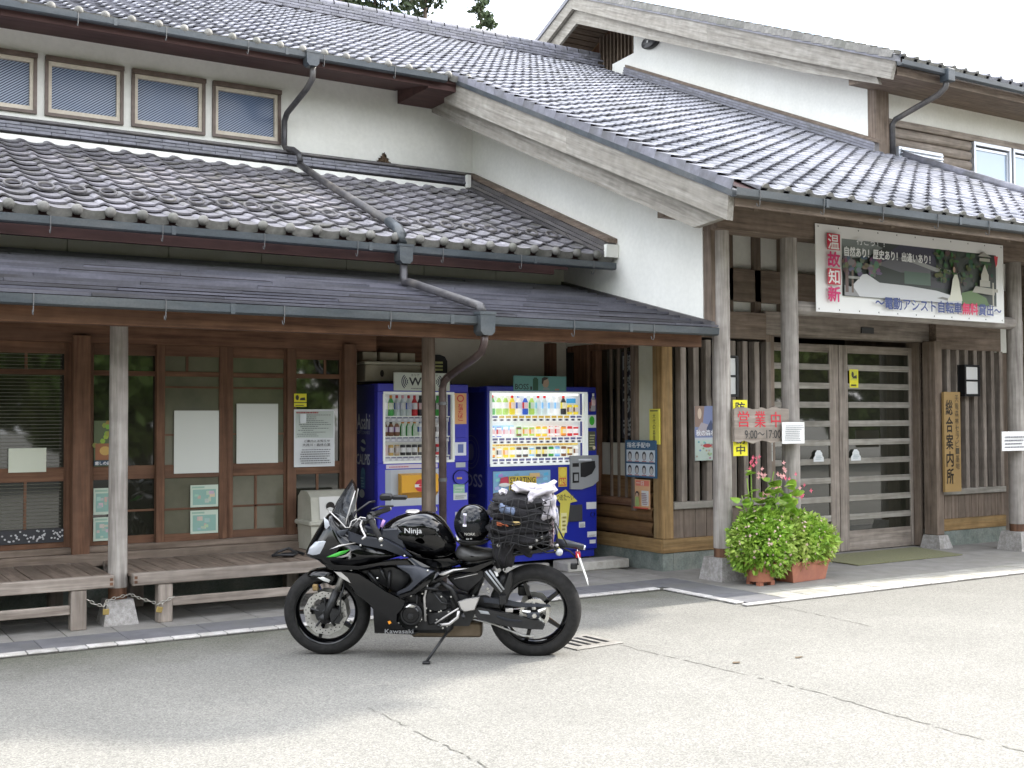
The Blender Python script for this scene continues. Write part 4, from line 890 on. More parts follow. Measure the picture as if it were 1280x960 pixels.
s2 = front(7.96, 8.15, 1.24, 1.80, 8.70, YL); s2.text('防', .18, .82, .78, .96, (.02, .02, .02), .03); s2.text('犯', .18, .82, .60, .76, (.02, .02, .02), .03); s2.text('作', .2, .8, .42, .57, (.02, .02, .02), .02); s2.text('動', .2, .8, .215, .38, (.02, .02, .02), .02); s2.text('中', .2, .8, .03, .19, (.02, .02, .02), .02)
print_thing('yellow_sign', s2, 'tall yellow sign with black characters, half hidden behind the wooden opening hours board', 'sign')
s = front(11.995, 12.30, .70, 1.93, 9.34, (.34, .22, .085), th=.035)
s.text('総合案内所', .10, .52, .07, .93, (.02, .015, .01), .02, vertical=True); s.text('天竜森林セラピー基地', .66, .88, .22, .97, (.09, .07, .04), 0, vertical=True)
print_thing('wooden_name_board', s, 'tall golden-brown name board with black brush characters, right of the entrance doors', 'sign')
def wall_lamp(x, y, z0, z1_, lab, side=False):
    t = wempty('wall_lamp', (x, y, z0), lab, 'lamp'); w = .30
    m_ = MB(); m_.box(x, x+w, y, y+.02, z0, z1_, ch=.003); m_.box(x, x+w, y-.09, y, z0, z0+.025, ch=.003); m_.box(x, x+w, y-.09, y, z1_-.025, z1_, ch=.003)
    for xx in (x, x+w-.03): m_.box(xx, xx+.03, y-.092, y, z0+.025, z1_-.025)
    m_.box(x+.03, x+w-.03, y-.091, y-.07, (z0+z1_)/2-.01, (z0+z1_)/2+.01)
    obj('frame', m_, black_p, t)
    for a, b2 in ((z0+.03, (z0+z1_)/2-.012), ((z0+z1_)/2+.012, z1_-.03)): obj('shade', MB().box(x+.035, x+w-.035, y-.08, y-.01, a, b2), white_p, t)
    return t
wall_lamp(12.49, 9.50, 1.88, 2.28, 'black framed lamp with two white panes on the slats right of the entrance doors')
wall_lamp(8.44, 9.55, 1.85, 2.30, 'black framed lamp half hidden behind the left entrance post')
s = front(12.16, 12.62, 1.215, 1.445, 8.66, W1); s.lines(.08, .95, .15, .85, 4, (.15, .15, .17), thick=.4, seed=9); print_thing('paper_notice', s, 'wide white notice fixed to the rightmost entrance post', 'notice')
s = front(8.185, 8.49, 1.165, 1.75, 9.545, (.55, .58, .62))
s.rect(0, 1, .42, 1, (.20, .24, .42)); s.poly([(0, 1), (0, .62), (.35, .60), (.45, 1)], (.30, .20, .16)); s.ell(.22, .86, .09, .10, (.65, .52, .40)); s.poly([(.10, .55), (.3, .70), (.6, .66), (.7, .45), (.1, .45)], (.40, .36, .40)); s.poly([(.55, .6), (.75, .75), (.85, .62), (1, .72), (1, .45), (.5, .45)], (.06, .08, .16))
s.text('秋の森林', .05, .95, .45, .56, (.75, .75, .78), .03); s.rect(0, 1, 0, .38, (.52, .62, .55))
rg = random.Random(6)
for i in range(22): s.ell(rg.random()*.9+.05, rg.random()*.30+.04, .05, .02, (rg.uniform(.1, .6), rg.uniform(.2, .6), rg.uniform(.2, .5)), 6)
s.ell(.55, .27, .20, .035, (.5, .06, .06)); print_thing('poster', s, 'blue and green photo poster on the slats left of the entrance', 'poster')
s = left(9.585, 9.745, 1.345, 1.72, 7.728, (.72, .66, .08), th=.02); s.text('大代の森里', .36, .64, .10, .88, (.03, .03, .02), .0, vertical=True); s.rect(.1, .9, .93, .96, (.1, .1, .05))
print_thing('yellow_sign', s, 'narrow upright yellow sign on the corner post above the blue poster of faces', 'sign')
s = left(9.625, 10.16, .985, 1.385, 7.722, (.045, .12, .22), th=.012); s.text('指名手配中', .06, .80, .80, .94, (.75, .78, .78), .03)
for r_ in range(2):
    s.rect(.04, .96, .42-r_*.37, .74-r_*.37, (.62, .68, .72))
    for c_i in range(4):
        x = .15+c_i*.235; y = .58-r_*.37; s.ell(x, y, .065, .12, (.05, .05, .06)); s.ell(x, y-.025, .048, .085, (.52, .50, .48)); s.rect(x-.07, x+.07, y-.155, y-.135, (.5, .12, .12))
print_thing('poster', s, 'blue framed notice with two rows of small faces on the log wall', 'poster')
s = left(9.73, 9.99, .655, .965, 7.716, (.72, .42, .22)); s.rect(.05, .95, .78, .97, (.70, .20, .14)); s.text('一日', .1, .6, .80, .94, (.75, .7, .6), .02); s.rect(.45, .92, .10, .62, (.68, .68, .66)); s.lines(.5, .9, .14, .58, 7, (.35, .2, .2), seed=5); s.ell(.25, .5, .12, .10, (.06, .04, .03)); s.ell(.25, .47, .08, .07, (.6, .42, .3)); s.poly([(.12, .08), (.15, .40), (.35, .40), (.40, .08)], (.35, .45, .15)); s.rect(0, 1, 0, .05, (.6, .1, .06))
print_thing('flyer', s, 'orange flyer curling off the log wall below the blue poster', 'flyer')
s = front(11.02, 10.80+.42, 1.86, 2.09, 9.752, YL) if False else front(10.80, 10.95, 1.98, 2.20, 9.755, YL)
s.rect(.1, .9, .40, .95, (.55, .55, .05)); s.ell(.35, .72, .14, .16, (.03, .03, .02)); s.poly([(.3, .5), (.85, .5), (.8, .7), (.45, .62)], (.03, .03, .02)); s.lines(.15, .85, .08, .3, 1, (.03, .03, .02)); print_thing('sticker', s, 'square yellow warning sticker on the glass of the right sliding door', 'sticker')
for xx, lab in ((10.17, 'left sliding door'), (10.80, 'right sliding door')):
    s = front(xx, xx+.17, 1.10, 1.235, 9.75, (.62, .64, .64)); s.mb = MB(); s.poly([(0, 0), (1, 0), (1, .35), (.85, .55), (.85, .75), (.65, 1), (.35, 1), (.15, .75), (.15, .55), (0, .35)], (.66, .68, .68)); s.lines(.2, .8, .2, .6, 3, (.35, .4, .42)); print_thing('sticker', s, 'small white bell-shaped sticker on the glass of the '+lab, 'sticker')
s = front(10.85, 11.06, 2.57+.06, 2.70, 9.60, (.04, .04, .04), th=.06); tag(s.build('door_sensor', None, pm), 'small dark door sensor on the lintel over the sliding doors', 'sensor')
s = front(9.30, 9.40, 1.13, 1.47, 9.632, (.55, .60, .58)); s.lines(.1, .9, .1, .9, 8, (.25, .3, .3), seed=12); print_thing('sticker', s, 'narrow pale notice on the left door jamb below the opening hours board', 'notice')

# papers in the shop windows
PW = (.62, .64, .60)
s = front(2.90, 3.31, 1.14, 1.71, 10.502, PW); s.rect(0, 1, .99, 1, (.4, .4, .35)); print_thing('paper_sheet', s, 'large blank white sheet in the window left of its pair', 'paper')
s = front(3.49, 3.893, 1.215, 1.775, 10.542, PW); s.rect(0, 1, .99, 1, (.4, .4, .35)); print_thing('paper_sheet', s, 'large blank white sheet hanging a little higher, in the right window of the pair', 'paper')
s = front(1.525, 1.825, 1.185, 1.39, 10.552, (.62, .65, .54)); print_thing('paper_sheet', s, 'small blank pale sheet in the leftmost window', 'paper')
s = front(4.035, 4.45, 1.17, 1.72, 10.495, (.66, .68, .70)); s.rect(.03, .97, .50, .97, (.50, .55, .52)); s.lines(.05, .7, .93, .99, 1, (.35, .05, .05)); s.lines(.06, .94, .53, .93, 12, (.12, .14, .13), jit=1.4, thick=.3, seed=21); s.rect(.12, .27, .76, .92, (.66, .7, .72))
s.text('ご案内とお知らせ', .22, .85, .43, .47, (.05, .05, .05), .03); s.text('大井川・森林の里', .18, .86, .36, .405, (.05, .05, .05), .03); s.lines(.1, .9, .06, .33, 7, (.12, .12, .13), thick=.4, seed=22); print_thing('poster', s, 'printed notice with map and dense text taped to the window beside the vending machines', 'poster')
s = front(4.035, 4.16, 1.745, 1.87, 10.494, YL); s.rect(0, 1, .28, .36, (.1, .1, .02)); s.ell(.25, .7, .14, .2, (.03, .03, .02)); s.poly([(.45, .5), (.92, .5), (.85, .72), (.5, .66)], (.03, .03, .02)); s.lines(.1, .9, .06, .22, 1, (.03, .03, .02)); print_thing('sticker', s, 'small yellow warning sticker above the printed notice in the window', 'sticker')
def green_paper(x0, x1, z0, z1_, y, lab, seed):
    s = front(x0, x1, z0, z1_, y, (.52, .60, .50)); rg = random.Random(seed); s.rect(.08, .92, .10, .80, (.25, .42, .36))
    for i in range(9): a, c = rg.uniform(.1, .75), rg.uniform(.12, .6); s.rect(a, a+rg.uniform(.06, .2), c, c+rg.uniform(.06, .2), (rg.uniform(.3, .6), rg.uniform(.35, .55), rg.uniform(.3, .5)))
    s.rect(.05, .5, .86, .94, (.3, .45, .35)); print_thing('map_sheet', s, lab, 'map')
green_paper(2.215, 2.45, .80, 1.03, 10.548, 'green map sheet behind the log post, upper one in the narrow window', 1); green_paper(2.215, 2.45, .57, .775, 10.548, 'green map sheet behind the log post, lower one in the narrow window', 2)
green_paper(3.05, 3.305, .83, 1.03, 10.502, 'green map sheet under the blank white sheet, upper of two', 3); green_paper(3.05, 3.305, .59, .80, 10.502, 'green map sheet under the blank white sheet, lower of two', 4)
s = front(2.215, 2.45, 1.22, 1.62, 10.548, (.10, .13, .06)); rg = random.Random(2)
for i in range(22): s.ell(rg.random(), .45+rg.random()*.5, .10, .06, (rg.uniform(.05, .45), rg.uniform(.15, .45), .05), 6)
s.rect(.05, .95, .14, .5, (.30, .12, .05)); s.ell(.4, .34, .2, .1, (.55, .35, .1)); s.rect(0, 1, .02, .13, (.03, .06, .10)); s.text('癒しの森100選', .04, .96, .03, .11, (.7, .7, .7), .03); print_thing('poster', s, 'small photo poster of autumn leaves in the narrow window behind the log post', 'poster')
# low shelf of small white goods behind the leftmost window
s = front(.78, 1.97, .58, .70, 10.552, (.03, .03, .035)); rg = random.Random(14)
for i in range(120): s.ell(rg.random(), rg.uniform(.1, .9), .008, .07, (rg.uniform(.4, .6),)*3, 5)
print_thing('goods_tray', s, 'row of small white goods at the foot of the leftmost window', 'tray')
bl = wempty('window_blind', (1.35, 10.57, .7), 'thin-slatted blind behind the glass of the leftmost window', 'blind'); s_ = None
for k in range(52):
    z = .72+k*.03
    if 1.08 < z < 1.22: continue
    if s_ is None: s_ = obj('blind_slat', MB().box(.79, 1.95, 10.566, 10.574, -.0022, .0022), mat('blind_grey', (.12, .12, .09), rough=.4), bl); o = s_
    else: o = share(s_)
    o.location.z = z

# ================================================================ BENCHES, CHAINS, BIN, MAT
def bench(x0, x1, lab):
    t = wempty('bench', ((x0+x1)/2, 9.87, 0), lab, 'bench', 'slatted benches along the shop front')
    y0, y1 = 9.35, 10.40; z = .415
    obj('front_beam', MB().box(x0, x1, y0, y0+.06, z-.095, z+.002, ch=.006), wm('grey', 'x'), t); obj('rear_beam', MB().box(x0, x1, y1-.06, y1, z-.095, z-.006, ch=.006), wm('grey', 'x'), t)
    x = x0+.002; s_ = None; first = True
    while x < x1-.05:
        w = .148
        if s_ is None: s_ = obj('seat_board', MB().box(0, w-.007, y0+.062, y1, -.03, 0, ch=.004), wm('mid', 'y'), t); o = s_
        else: o = share(s_)
        o.location = (x, 0, z-.004+random.uniform(-.003, .003)); x += w
    for (xx, yy) in ((x0+.20, y0+.01), (x1-.32, y0+.01), (x0+.20, y1-.13), (x1-.32, y1-.13)): obj('leg', MB().box(xx, xx+.115, yy, yy+.11, .012, z-.097, ch=.006), wm('grey', 'z'), t)
    obj('stretcher', MB().box(x0+.316, x1-.321, y0+.03, y0+.07, .135, .205, ch=.005), wm('grey', 'x'), t); obj('end_beam', MB().box(x0+.02, x0+.07, y0+.062, y1-.062, z-.09, z-.036), wm('grey', 'y'), t); obj('end_beam', MB().box(x1-.07, x1-.02, y0+.062, y1-.062, z-.09, z-.036), wm('grey', 'y'), t)
    for zz_ in (z-.03, z-.065): obj('joint_end', MB().box(x0+.012 if x0 > 0 else x1-.035, x0+.035 if x0 > 0 else x1-.012, y0-.003, y0, zz_-.011, zz_+.011), wm('brown', 'x'), t)
    return t
bench(-2.6, 2.125, 'long weathered plank bench at the left edge, left of the log post'); bench(2.265, 4.20, 'weathered plank bench between the log post and the vending machines')
zinc = mat('chain_zinc', (.45, .43, .38), rough=.35, metal=.8); brass = mat('brass', (.45, .33, .12), rough=.35, metal=.7)
def chain(pts, lab):
    t = wempty('chain', pts[0], lab, 'chain', 'chains round the log post'); lk = None; P = []
    for i in range(len(pts)-1):
        a, b2 = Vector(pts[i]), Vector(pts[i+1]); n = max(1, int((b2-a).length/.026))
        for k in range(n): P.append((a+(b2-a)*(k/n), (b2-a).normalized()))
    for i, (p, d) in enumerate(P):
        if lk is None: lk = obj('link', MB().tube([(.017*math.cos(2*PI*q/10), .010*math.sin(2*PI*q/10), 0) for q in range(11)], .0032, 5, caps=False), zinc, t, smooth='all'); o = lk
        else: o = share(lk)
        o.location = p; q = d.to_track_quat('X', 'Z'); o.rotation_mode = 'QUATERNION'; o.rotation_quaternion = q @ Euler((PI/2 if i % 2 else 0, 0, 0)).to_quaternion()
    return t
chain([(1.93, 9.345, .24), (1.98, 9.335, .205), (2.04, 9.33, .19), (2.08, 9.40, .215), (2.14, 9.44, .225), (2.21, 9.45, .235), (2.28, 9.46, .245)], 'thin steel chain from the left bench leg round the foot of the log post')
chain([(2.27, 9.46, .245), (2.33, 9.42, .215), (2.40, 9.38, .19), (2.46, 9.34, .165), (2.52, 9.335, .19), (2.60, 9.34, .22)], 'thin steel chain from the foot of the log post to the right bench leg')
def padlock(x, y, z, lab, tilt=0):
    t = empty('padlock', (x, y, z), lab, 'padlock', 'brass padlocks on the bench chains'); t.rotation_euler = (0, tilt, 0)
    obj('case', MB().box(-.024, .024, -.009, .009, -.045, 0, ch=.004), brass, t); obj('shackle', MB().tube([(-.016, 0, 0), (-.016, 0, .022), (-.008, 0, .034), (.008, 0, .034), (.016, 0, .022), (.016, 0, 0)], .004, 6), zinc, t, smooth='all')
padlock(2.055, 9.325, .165, 'brass padlock hanging on the chain of the left bench leg'); padlock(2.47, 9.325, .145, 'brass padlock hanging tilted on the chain of the right bench leg', .25)
# black strap left lying on the bench
m_ = MB(); m_.tube([(-.13, .0, .012), (-.05, .09, .03), (.05, .08, .06), (.10, .0, .02), (.03, -.07, .012), (-.08, -.06, .02), (-.13, 0, .012)], .012, 6, caps=False); m_.tube([(.02, -.02, .012), (.10, .05, .03), (.15, -.03, .012)], .015, 6); m_.box(-.05, .07, -.04, .03, .0, .03, ch=.01)
o = obj('strap', m_, black_p, None, smooth=50); o.location = (3.70, 9.80, .418); tag(o, 'small crumpled black strap lying on the right bench', 'strap')
bin_m = mat('bin_plastic', (.42, .41, .34), (.50, .49, .42), (.36, .35, .29), scale=5, rough=.45, bump=.02)
t = wempty('recycling_bin', (4.27, 10.30, 0), 'cream bottle bin with two round holes in its domed lid, left of the vending machines', 'bin')
obj('tub', MB().add([(4.08, 10.12, .02), (4.46, 10.12, .02), (4.46, 10.42, .02), (4.08, 10.42, .02), (4.045, 10.09, .64), (4.495, 10.09, .64), (4.495, 10.43, .64), (4.045, 10.43, .64)], [(0, 1, 2, 3), (4, 7, 6, 5), (0, 4, 5, 1), (1, 5, 6, 2), (2, 6, 7, 3), (3, 7, 4, 0)]), bin_m, t)
obj('rim', MB().box(4.02, 4.52, 10.065, 10.45, .64, .685, ch=.012), bin_m, t)
lid = obj('lid', MB().prism([(10.085, .685), (10.115, .90), (10.20, .955), (10.36, .955), (10.43, .90), (10.44, .685)], 'x', 4.05, 4.50), bin_m, t, smooth=30)
obj('lid_front', MB().add([(4.13, 10.078, .70), (4.485, 10.078, .70), (4.485, 10.108, .905), (4.13, 10.108, .905)], [(0, 1, 2, 3)]), mat('bin_face', (.58, .57, .54), rough=.45), t)
for xx in (4.235, 4.395): obj('hole', MB().lathe([(.042, -.006), (.042, .002), (.0005, .004)], (xx, 10.090, .815), 'y', 18), interior, t)
matm = mat('olive_mat', (.14, .14, .07), (.20, .20, .11), (.17, .165, .10), scale=40, rough=.95, bump=.3)
m_ = MB(); m_.add([(9.80, 8.77, .016), (11.55, 8.77, .016), (11.72, 9.58, .016), (9.83, 9.58, .016), (9.80, 8.77, .026), (11.55, 8.77, .026), (11.72, 9.58, .026), (9.83, 9.58, .026)], [(4, 5, 6, 7), (0, 1, 5, 4), (1, 2, 6, 5), (2, 3, 7, 6), (3, 0, 4, 7)])
tag(obj('doormat', m_, matm), 'large olive doormat in front of the sliding entrance doors', 'doormat')
o = obj('concrete_block', MB().box(0, .80, 0, .30, .0, .10, ch=.012), conc_w); o.location = (6.87, 10.03, .012); tag(o, 'pale concrete step block under the right end of the right vending machine', 'block')
o = obj('concrete_block', MB().box(0, .68, 0, .26, 0, .07, ch=.012), conc_w); o.location = (6.18, 10.36, .012); tag(o, 'concrete footing hidden in the shade under the right vending machine', 'block')
o = obj('concrete_block', MB().box(0, .95, 0, .5, 0, .08, ch=.012), conc_w); o.location = (4.90, 10.42, .012); tag(o, 'concrete footing under the left vending machine', 'block')
# cartons on the shelf, sign on the recess wall
card = mat('cardboard', (.30, .27, .20), (.38, .35, .27), scale=6, rough=.85, bump=.05)
sh = wempty('shelf_case', (5.2, 10.6, 1.99), 'flat cream carton lying on top of the left vending machine', 'carton')
obj('case', MB().box(4.80, 5.42, 10.55, 10.95, 2.00, 2.17, ch=.01), card, sh); obj('lid', MB().box(4.79, 5.43, 10.54, 10.96, 2.172, 2.20, ch=.008), mat('carton_lid', (.45, .43, .34), rough=.6), sh); obj('hand_hole', MB().lathe([(.035, 0), (.0005, .002)], (4.98, 10.546, 2.08), 'y', 14, sc=(.6, 1)), interior, sh)
for i, (x0, w) in enumerate(((4.83, .16), (5.02, .20), (5.25, .17))):
    o = obj('small_carton', MB().box(0, w, 0, .18, 0, .10, ch=.005), card); o.location = (x0, 10.68, 2.201); tag(o, ['leftmost small carton on the flat carton above the left vending machine', 'middle small carton on the flat carton above the left vending machine', 'rightmost small carton on the flat carton above the left vending machine'][i], 'carton', 'small cartons above the vending machine')
t = wempty('black_sign', (5.95, 11.3, 2.1), 'round-topped black sign with pale yellow marks on the wall above the vending machines', 'sign')
obj('plate', MB().prism([(5.88, 2.06), (6.12, 2.06), (6.12, 2.26), (6.09, 2.31), (6.03, 2.33), (5.88, 2.33)], 'y', 11.28, 11.335), black_p, t)
s = front(5.90, 6.07, 2.14, 2.27, 11.277, (.5, .5, .2), th=.001); s.mb = MB()
for k in range(3): s.rect(.25, .95, .1+k*.3, .28+k*.3, (.6, .62, .25))
s.rect(.2, .4, 0, .9, (.6, .62, .25)); s.build('marks', t)
m_ = MB(); rg = random.Random(3)
for i in range(90):
    a = rg.uniform(0, 2*PI); q = rg.random(); p = Vector((math.cos(a)*.10*(1-q), math.sin(a)*.05*(1-q), q*.13)); d = Vector((rg.uniform(-1, 1), rg.uniform(-1, 1), rg.uniform(-.6, .6))).normalized()*.03
    e = Vector((-d.y, d.x, d.z)); m_.add([p-d, p+e*.5, p+d, p-e*.5], [(0, 1, 2, 3)])
m_.lathe([(.09, 0), (.05, .07), (.01, .12)], (0, 0, 0), 'z', 10, sc=(1, .5)); o = obj('bird_nest', m_, mat('nest_brown', (.06, .035, .02), (.15, .10, .06), scale=30, rough=.95)); o.location = (6.38, 13.45, 4.905); tag(o, 'small brown heap like a fallen nest on the flashing under the white upper wall', 'nest')
t = wempty('wall_speaker', (13.95, 17.46, 8.88), 'oval dark speaker on the high white gable wall', 'speaker')
obj('case', MB().lathe([(.001, .10), (.17, .10), (.20, .07), (.20, 0)], (0, 0, 0), 'x', 20, sc=(1.25, .62)), black_p, t, smooth=50).matrix_parent_inverse = Matrix()
c = t.children[0]; c.scale = (-1, 1, 1); c.location = (.04, -.0, 0)
obj('dot', MB().box(-.085, -.08, -.02, .02, -.02, .02), white_p, t).matrix_parent_inverse = Matrix()

# ================================================================ VENDING MACHINES
blue1 = mat('violet_blue_paint', (.034, .034, .44), rough=.32, spec=.5); blue2 = mat('deep_blue_paint', (.012, .022, .30), rough=.30, spec=.5)
white_lit = mat('lit_white_liner', (.80, .84, .82), rough=.6, emit=.10)
glowing_white_liner = mat('glowing_white_liner', (.66, .68, .64), rough=.6, emit=.07)  # faint glow put into the liner and frame to brighten the dim display
lampm = mat('display_lamp', (1, .98, .92), rough=.5, emit=.7)
grey_p = mat('grey_plastic', (.30, .31, .32), rough=.4); dgrey = mat('dark_grey_plastic', (.05, .05, .055), rough=.4)
clear = bpy.data.materials.new('clear_pane'); clear.use_nodes = True; N = clear.node_tree
tr_ = N.nodes.new('ShaderNodeBsdfTransparent'); gl_ = N.nodes.new('ShaderNodeBsdfGlossy'); gl_.inputs['Roughness'].default_value = .03
fr_ = N.nodes.new('ShaderNodeFresnel'); fr_.inputs['IOR'].default_value = 1.35; ms_ = N.nodes.new('ShaderNodeMixShader')
N.links.new(fr_.outputs[0], ms_.inputs[0]); N.links.new(tr_.outputs[0], ms_.inputs[1]); N.links.new(gl_.outputs[0], ms_.inputs[2]); N.links.new(ms_.outputs[0], N.nodes['Material Output'].inputs['Surface'])
DRK = {}
def drink(kind, col, lab_, capc):
    """one sample can or bottle; face colours stand for printed sleeves"""
    key = (kind, col, lab_, capc)
    if key in DRK: return DRK[key]
    mb = MB(); n = 10
    def ringed(prof, cols, mb=mb):
        for i in range(len(prof)-1):
            (r0, z0), (r1_, z1_) = prof[i], prof[i+1]
            for k in range(n):
                a, b2 = 2*PI*k/n, 2*PI*(k+1)/n
                mb.add([(r0*math.cos(a), r0*math.sin(a), z0), (r0*math.cos(b2), r0*math.sin(b2), z0), (r1_*math.cos(b2), r1_*math.sin(b2), z1_), (r1_*math.cos(a), r1_*math.sin(a), z1_)], [(0, 1, 2, 3)], cols[i] if not (cols[i] == lab_ and k in (6, 7, 8)) else tuple(min(1, c*.35+.5) for c in lab_))
    if kind == 'bottle': ringed([(.027, 0), (.031, .015), (.031, .055), (.028, .065), (.031, .075), (.031, .13), (.012, .175), (.014, .178), (.014, .205), (.0005, .206)], [col, col, col, lab_, lab_, col, capc, capc, capc])
    elif kind == 'small': ringed([(.026, 0), (.030, .012), (.030, .04), (.030, .09), (.013, .125), (.015, .127), (.015, .15), (.0005, .151)], [col, col, lab_, col, capc, capc, capc])
    else: ringed([(.023, 0), (.027, .008), (.027, .03), (.027, .078), (.027, .098), (.022, .106), (.0005, .107)], [capc, col, lab_, col, capc, capc])
    DRK[key] = mb; return mb
DM = {}
def put_drink(kind, col, lab_, capc, loc, parent, m):
    key = (kind, col, lab_, capc, m.name)
    if key in DM: o = share(DM[key], parent=parent)
    else: o = obj({'bottle': 'drink_bottle', 'small': 'drink_bottle', 'can': 'drink_can'}[kind], drink(kind, col, lab_, capc), m, parent, smooth=True); DM[key] = o
    o.location = loc; return o
Wt, Gn, Yl, Or, Rd, Bl, Lb, Bk, Br, Pk, Cl = (.8, .8, .8), (.05, .35, .06), (.75, .60, .05), (.75, .28, .03), (.55, .02, .03), (.03, .10, .5), (.25, .5, .75), (.03, .03, .035), (.18, .08, .04), (.7, .35, .4), (.55, .62, .62)
LG = (.40, .60, .12)

# --- right machine
vr = wempty('vending_machine', (6.76, 10.7, .14), 'deep blue vending machine with a brightly lit white display, right of the pair', 'vending machine')
x0, x1, y0, y1, z0, z1_ = 6.08, 7.47, 10.35, 11.05, .14, 1.965
dx0, dx1, dz0, dz1 = 6.115, 7.345, 1.13, 1.905
mb = MB(); mb.box(x0, x1, y0+.14, y1, z0, z1_, ch=.01); body = obj('body', mb, blue2, vr)
obj('door_frame', MB().box(x0, x1, y0, y0+.139, dz1, z1_, ch=.008), blue2, vr); obj('door_front', MB().box(x0, x1, y0, y0+.139, z0+.06, dz0, ch=.008), blue2, vr)
obj('door_frame', MB().box(x0, dx0, y0+.001, y0+.139, dz0, dz1), blue2, vr); obj('door_frame', MB().box(dx1, x1, y0+.001, y0+.139, dz0, dz1), blue2, vr)
obj('kick_plate', MB().box(x0+.02, x1-.02, y0+.03, y0+.139, z0-.02, z0+.058), blue2, vr)
obj('display_back', MB().box(dx0, dx1, y0+.13, y0+.1385, dz0, dz1), white_lit, vr)
fr = MB(); t_ = .022
fr.box(dx0, dx1, y0-.012, y0+.03, dz0-.004, dz0+t_); fr.box(dx0, dx1, y0-.012, y0+.03, dz1-t_*.6, dz1+.004); fr.box(dx0-.004, dx0+t_, y0-.013, y0+.03, dz0+t_, dz1-t_*.6); fr.box(dx1-t_*2.0, dx1+.004, y0-.013, y0+.03, dz0+t_, dz1-t_*.6)
obj('display_frame', fr, white_lit, vr)
obj('display_lamp', MB().box(dx0+.04, dx1-.08, y0+.05, y0+.08, dz1-.035, dz1-.016), lampm, vr)
rows = [(1.665, 'bottle', [(Gn, Wt, Rd), (LG, Wt, Wt), (LG, Wt, Wt), (Yl, Or, Rd), (Wt, Bl, Bl), (Bl, Rd, Wt), (LG, Gn, Wt), (Cl, Lb, Rd), (Cl, Lb, Rd), (Wt, Lb, Wt), (Wt, Lb, Wt), (Bk, Yl, Rd), None, None]),
        (1.432, 'can', [(Wt, Rd, Bl), (Wt, Rd, Bl), (Wt, Pk, Wt), (Wt, Pk, Wt), (Br, LG, Gn), (LG, Or, Wt), (LG, Or, Wt), (Yl, Wt, Or), (Yl, Wt, Or), (Wt, Rd, Rd), (Wt, Rd, Rd), (Or, Yl, Br), (Rd, Wt, Rd), (Rd, Wt, Wt)]),
        (1.215, 'can', [(Or, Yl, Br), (Wt, Bk, Yl), (Yl, Or, Yl), (Yl, Wt, Yl), (Bk, Wt, Br), (Bk, Wt, Br), (Lb, Yl, Wt), (Bk, Yl, Bk), (Bk, Yl, Bk), (Gn, Wt, Bk), (Lb, Wt, Bl), (Br, Wt, Br), (Br, Yl, Wt), (Wt, Br, Wt)])]
for z, kind, lst in rows:
    obj('shelf', MB().box(dx0+t_, dx1-.05, y0+.03, y0+.13, z-.012, z-.004), white_lit, vr)
    s = front(dx0+t_+.01, dx1-.055, z-.075, z-.008, y0+.02, (.78, .80, .78), th=.012)
    for i in range(14):
        c = (i+.5)/14; s.rect(c-.028, c+.028, .58, .92, (.55, .36, .03) if (kind == 'bottle' and 0 < i < 12) or (z < 1.5 and z > 1.3 and i in (7, 8)) else (.10, .10, .22)); s.rect(c-.026, c+.026, .10, .48, (.5, .5, .52)); s.ell(c, .28, .018, .16, (.03, .03, .06), 8)
    s.build('price_strip', vr, pl)
    for i, q in enumerate(lst):
        x = dx0+t_+.01+(dx1-.055-dx0-t_-.01)*(i+.5)/14
        if q is None: put_drink('can', Yl, (.15, .05, .03), Yl, (x, y0+.075, z), vr, pl)
        else: put_drink(kind, *q, (x, y0+.075, z), vr, pl)
s = front(7.16, 7.28, 1.79, 1.84, y0+.12, (.05, .3, .6)); s.build('shelf_card', vr, pl)
s = front(6.14, 6.48, 1.50, 1.55, y0+.12, Lb); s.build('shelf_card', vr, pl); s = front(6.14, 7.25, 1.335, 1.365, y0+.04, (.70, .52, .12)); s.lines(.05, .95, .2, .8, 1, (.4, .2, .05), seed=4); s.build('shelf_card', vr, pl)
obj('pane', MB().box(dx0+t_, dx1-t_*2, y0-.004, y0-.001, dz0+t_, dz1-t_*.6), clear, vr)
s = front(6.15, 6.86, .74, 1.075, y0-.003, (.22, .42, .62)); rg = random.Random(17)
for i in range(60): a, c = rg.random()*.9, rg.random()*.9; s.poly([(a, c), (a+.08, c+.02), (a+.06, c+.12), (a-.01, c+.08)], (rg.uniform(.10, .5), rg.uniform(.25, .62), rg.uniform(.45, .8)))
s.rect(.26, .74, .35, .84, (.62, .46, .05)); s.text('STARTING', .28, .72, .62, .80, (.05, .04, .03), .03); s.text('ENERGY!!', .28, .72, .39, .57, (.05, .04, .03), .03); s.poly([(.10, .60), (.12, .80), (.24, .84), (.26, .62)], (.55, .05, .10)); s.ell(.18, .58, .10, .06, W1); s.rect(.62, .80, .80, .92, (.65, .45, .2)); s.build('poster', vr)
s = front(6.145, 6.865, .735, 1.08, y0-.0005, (.02, .02, .1)); s.build('poster_frame', vr)
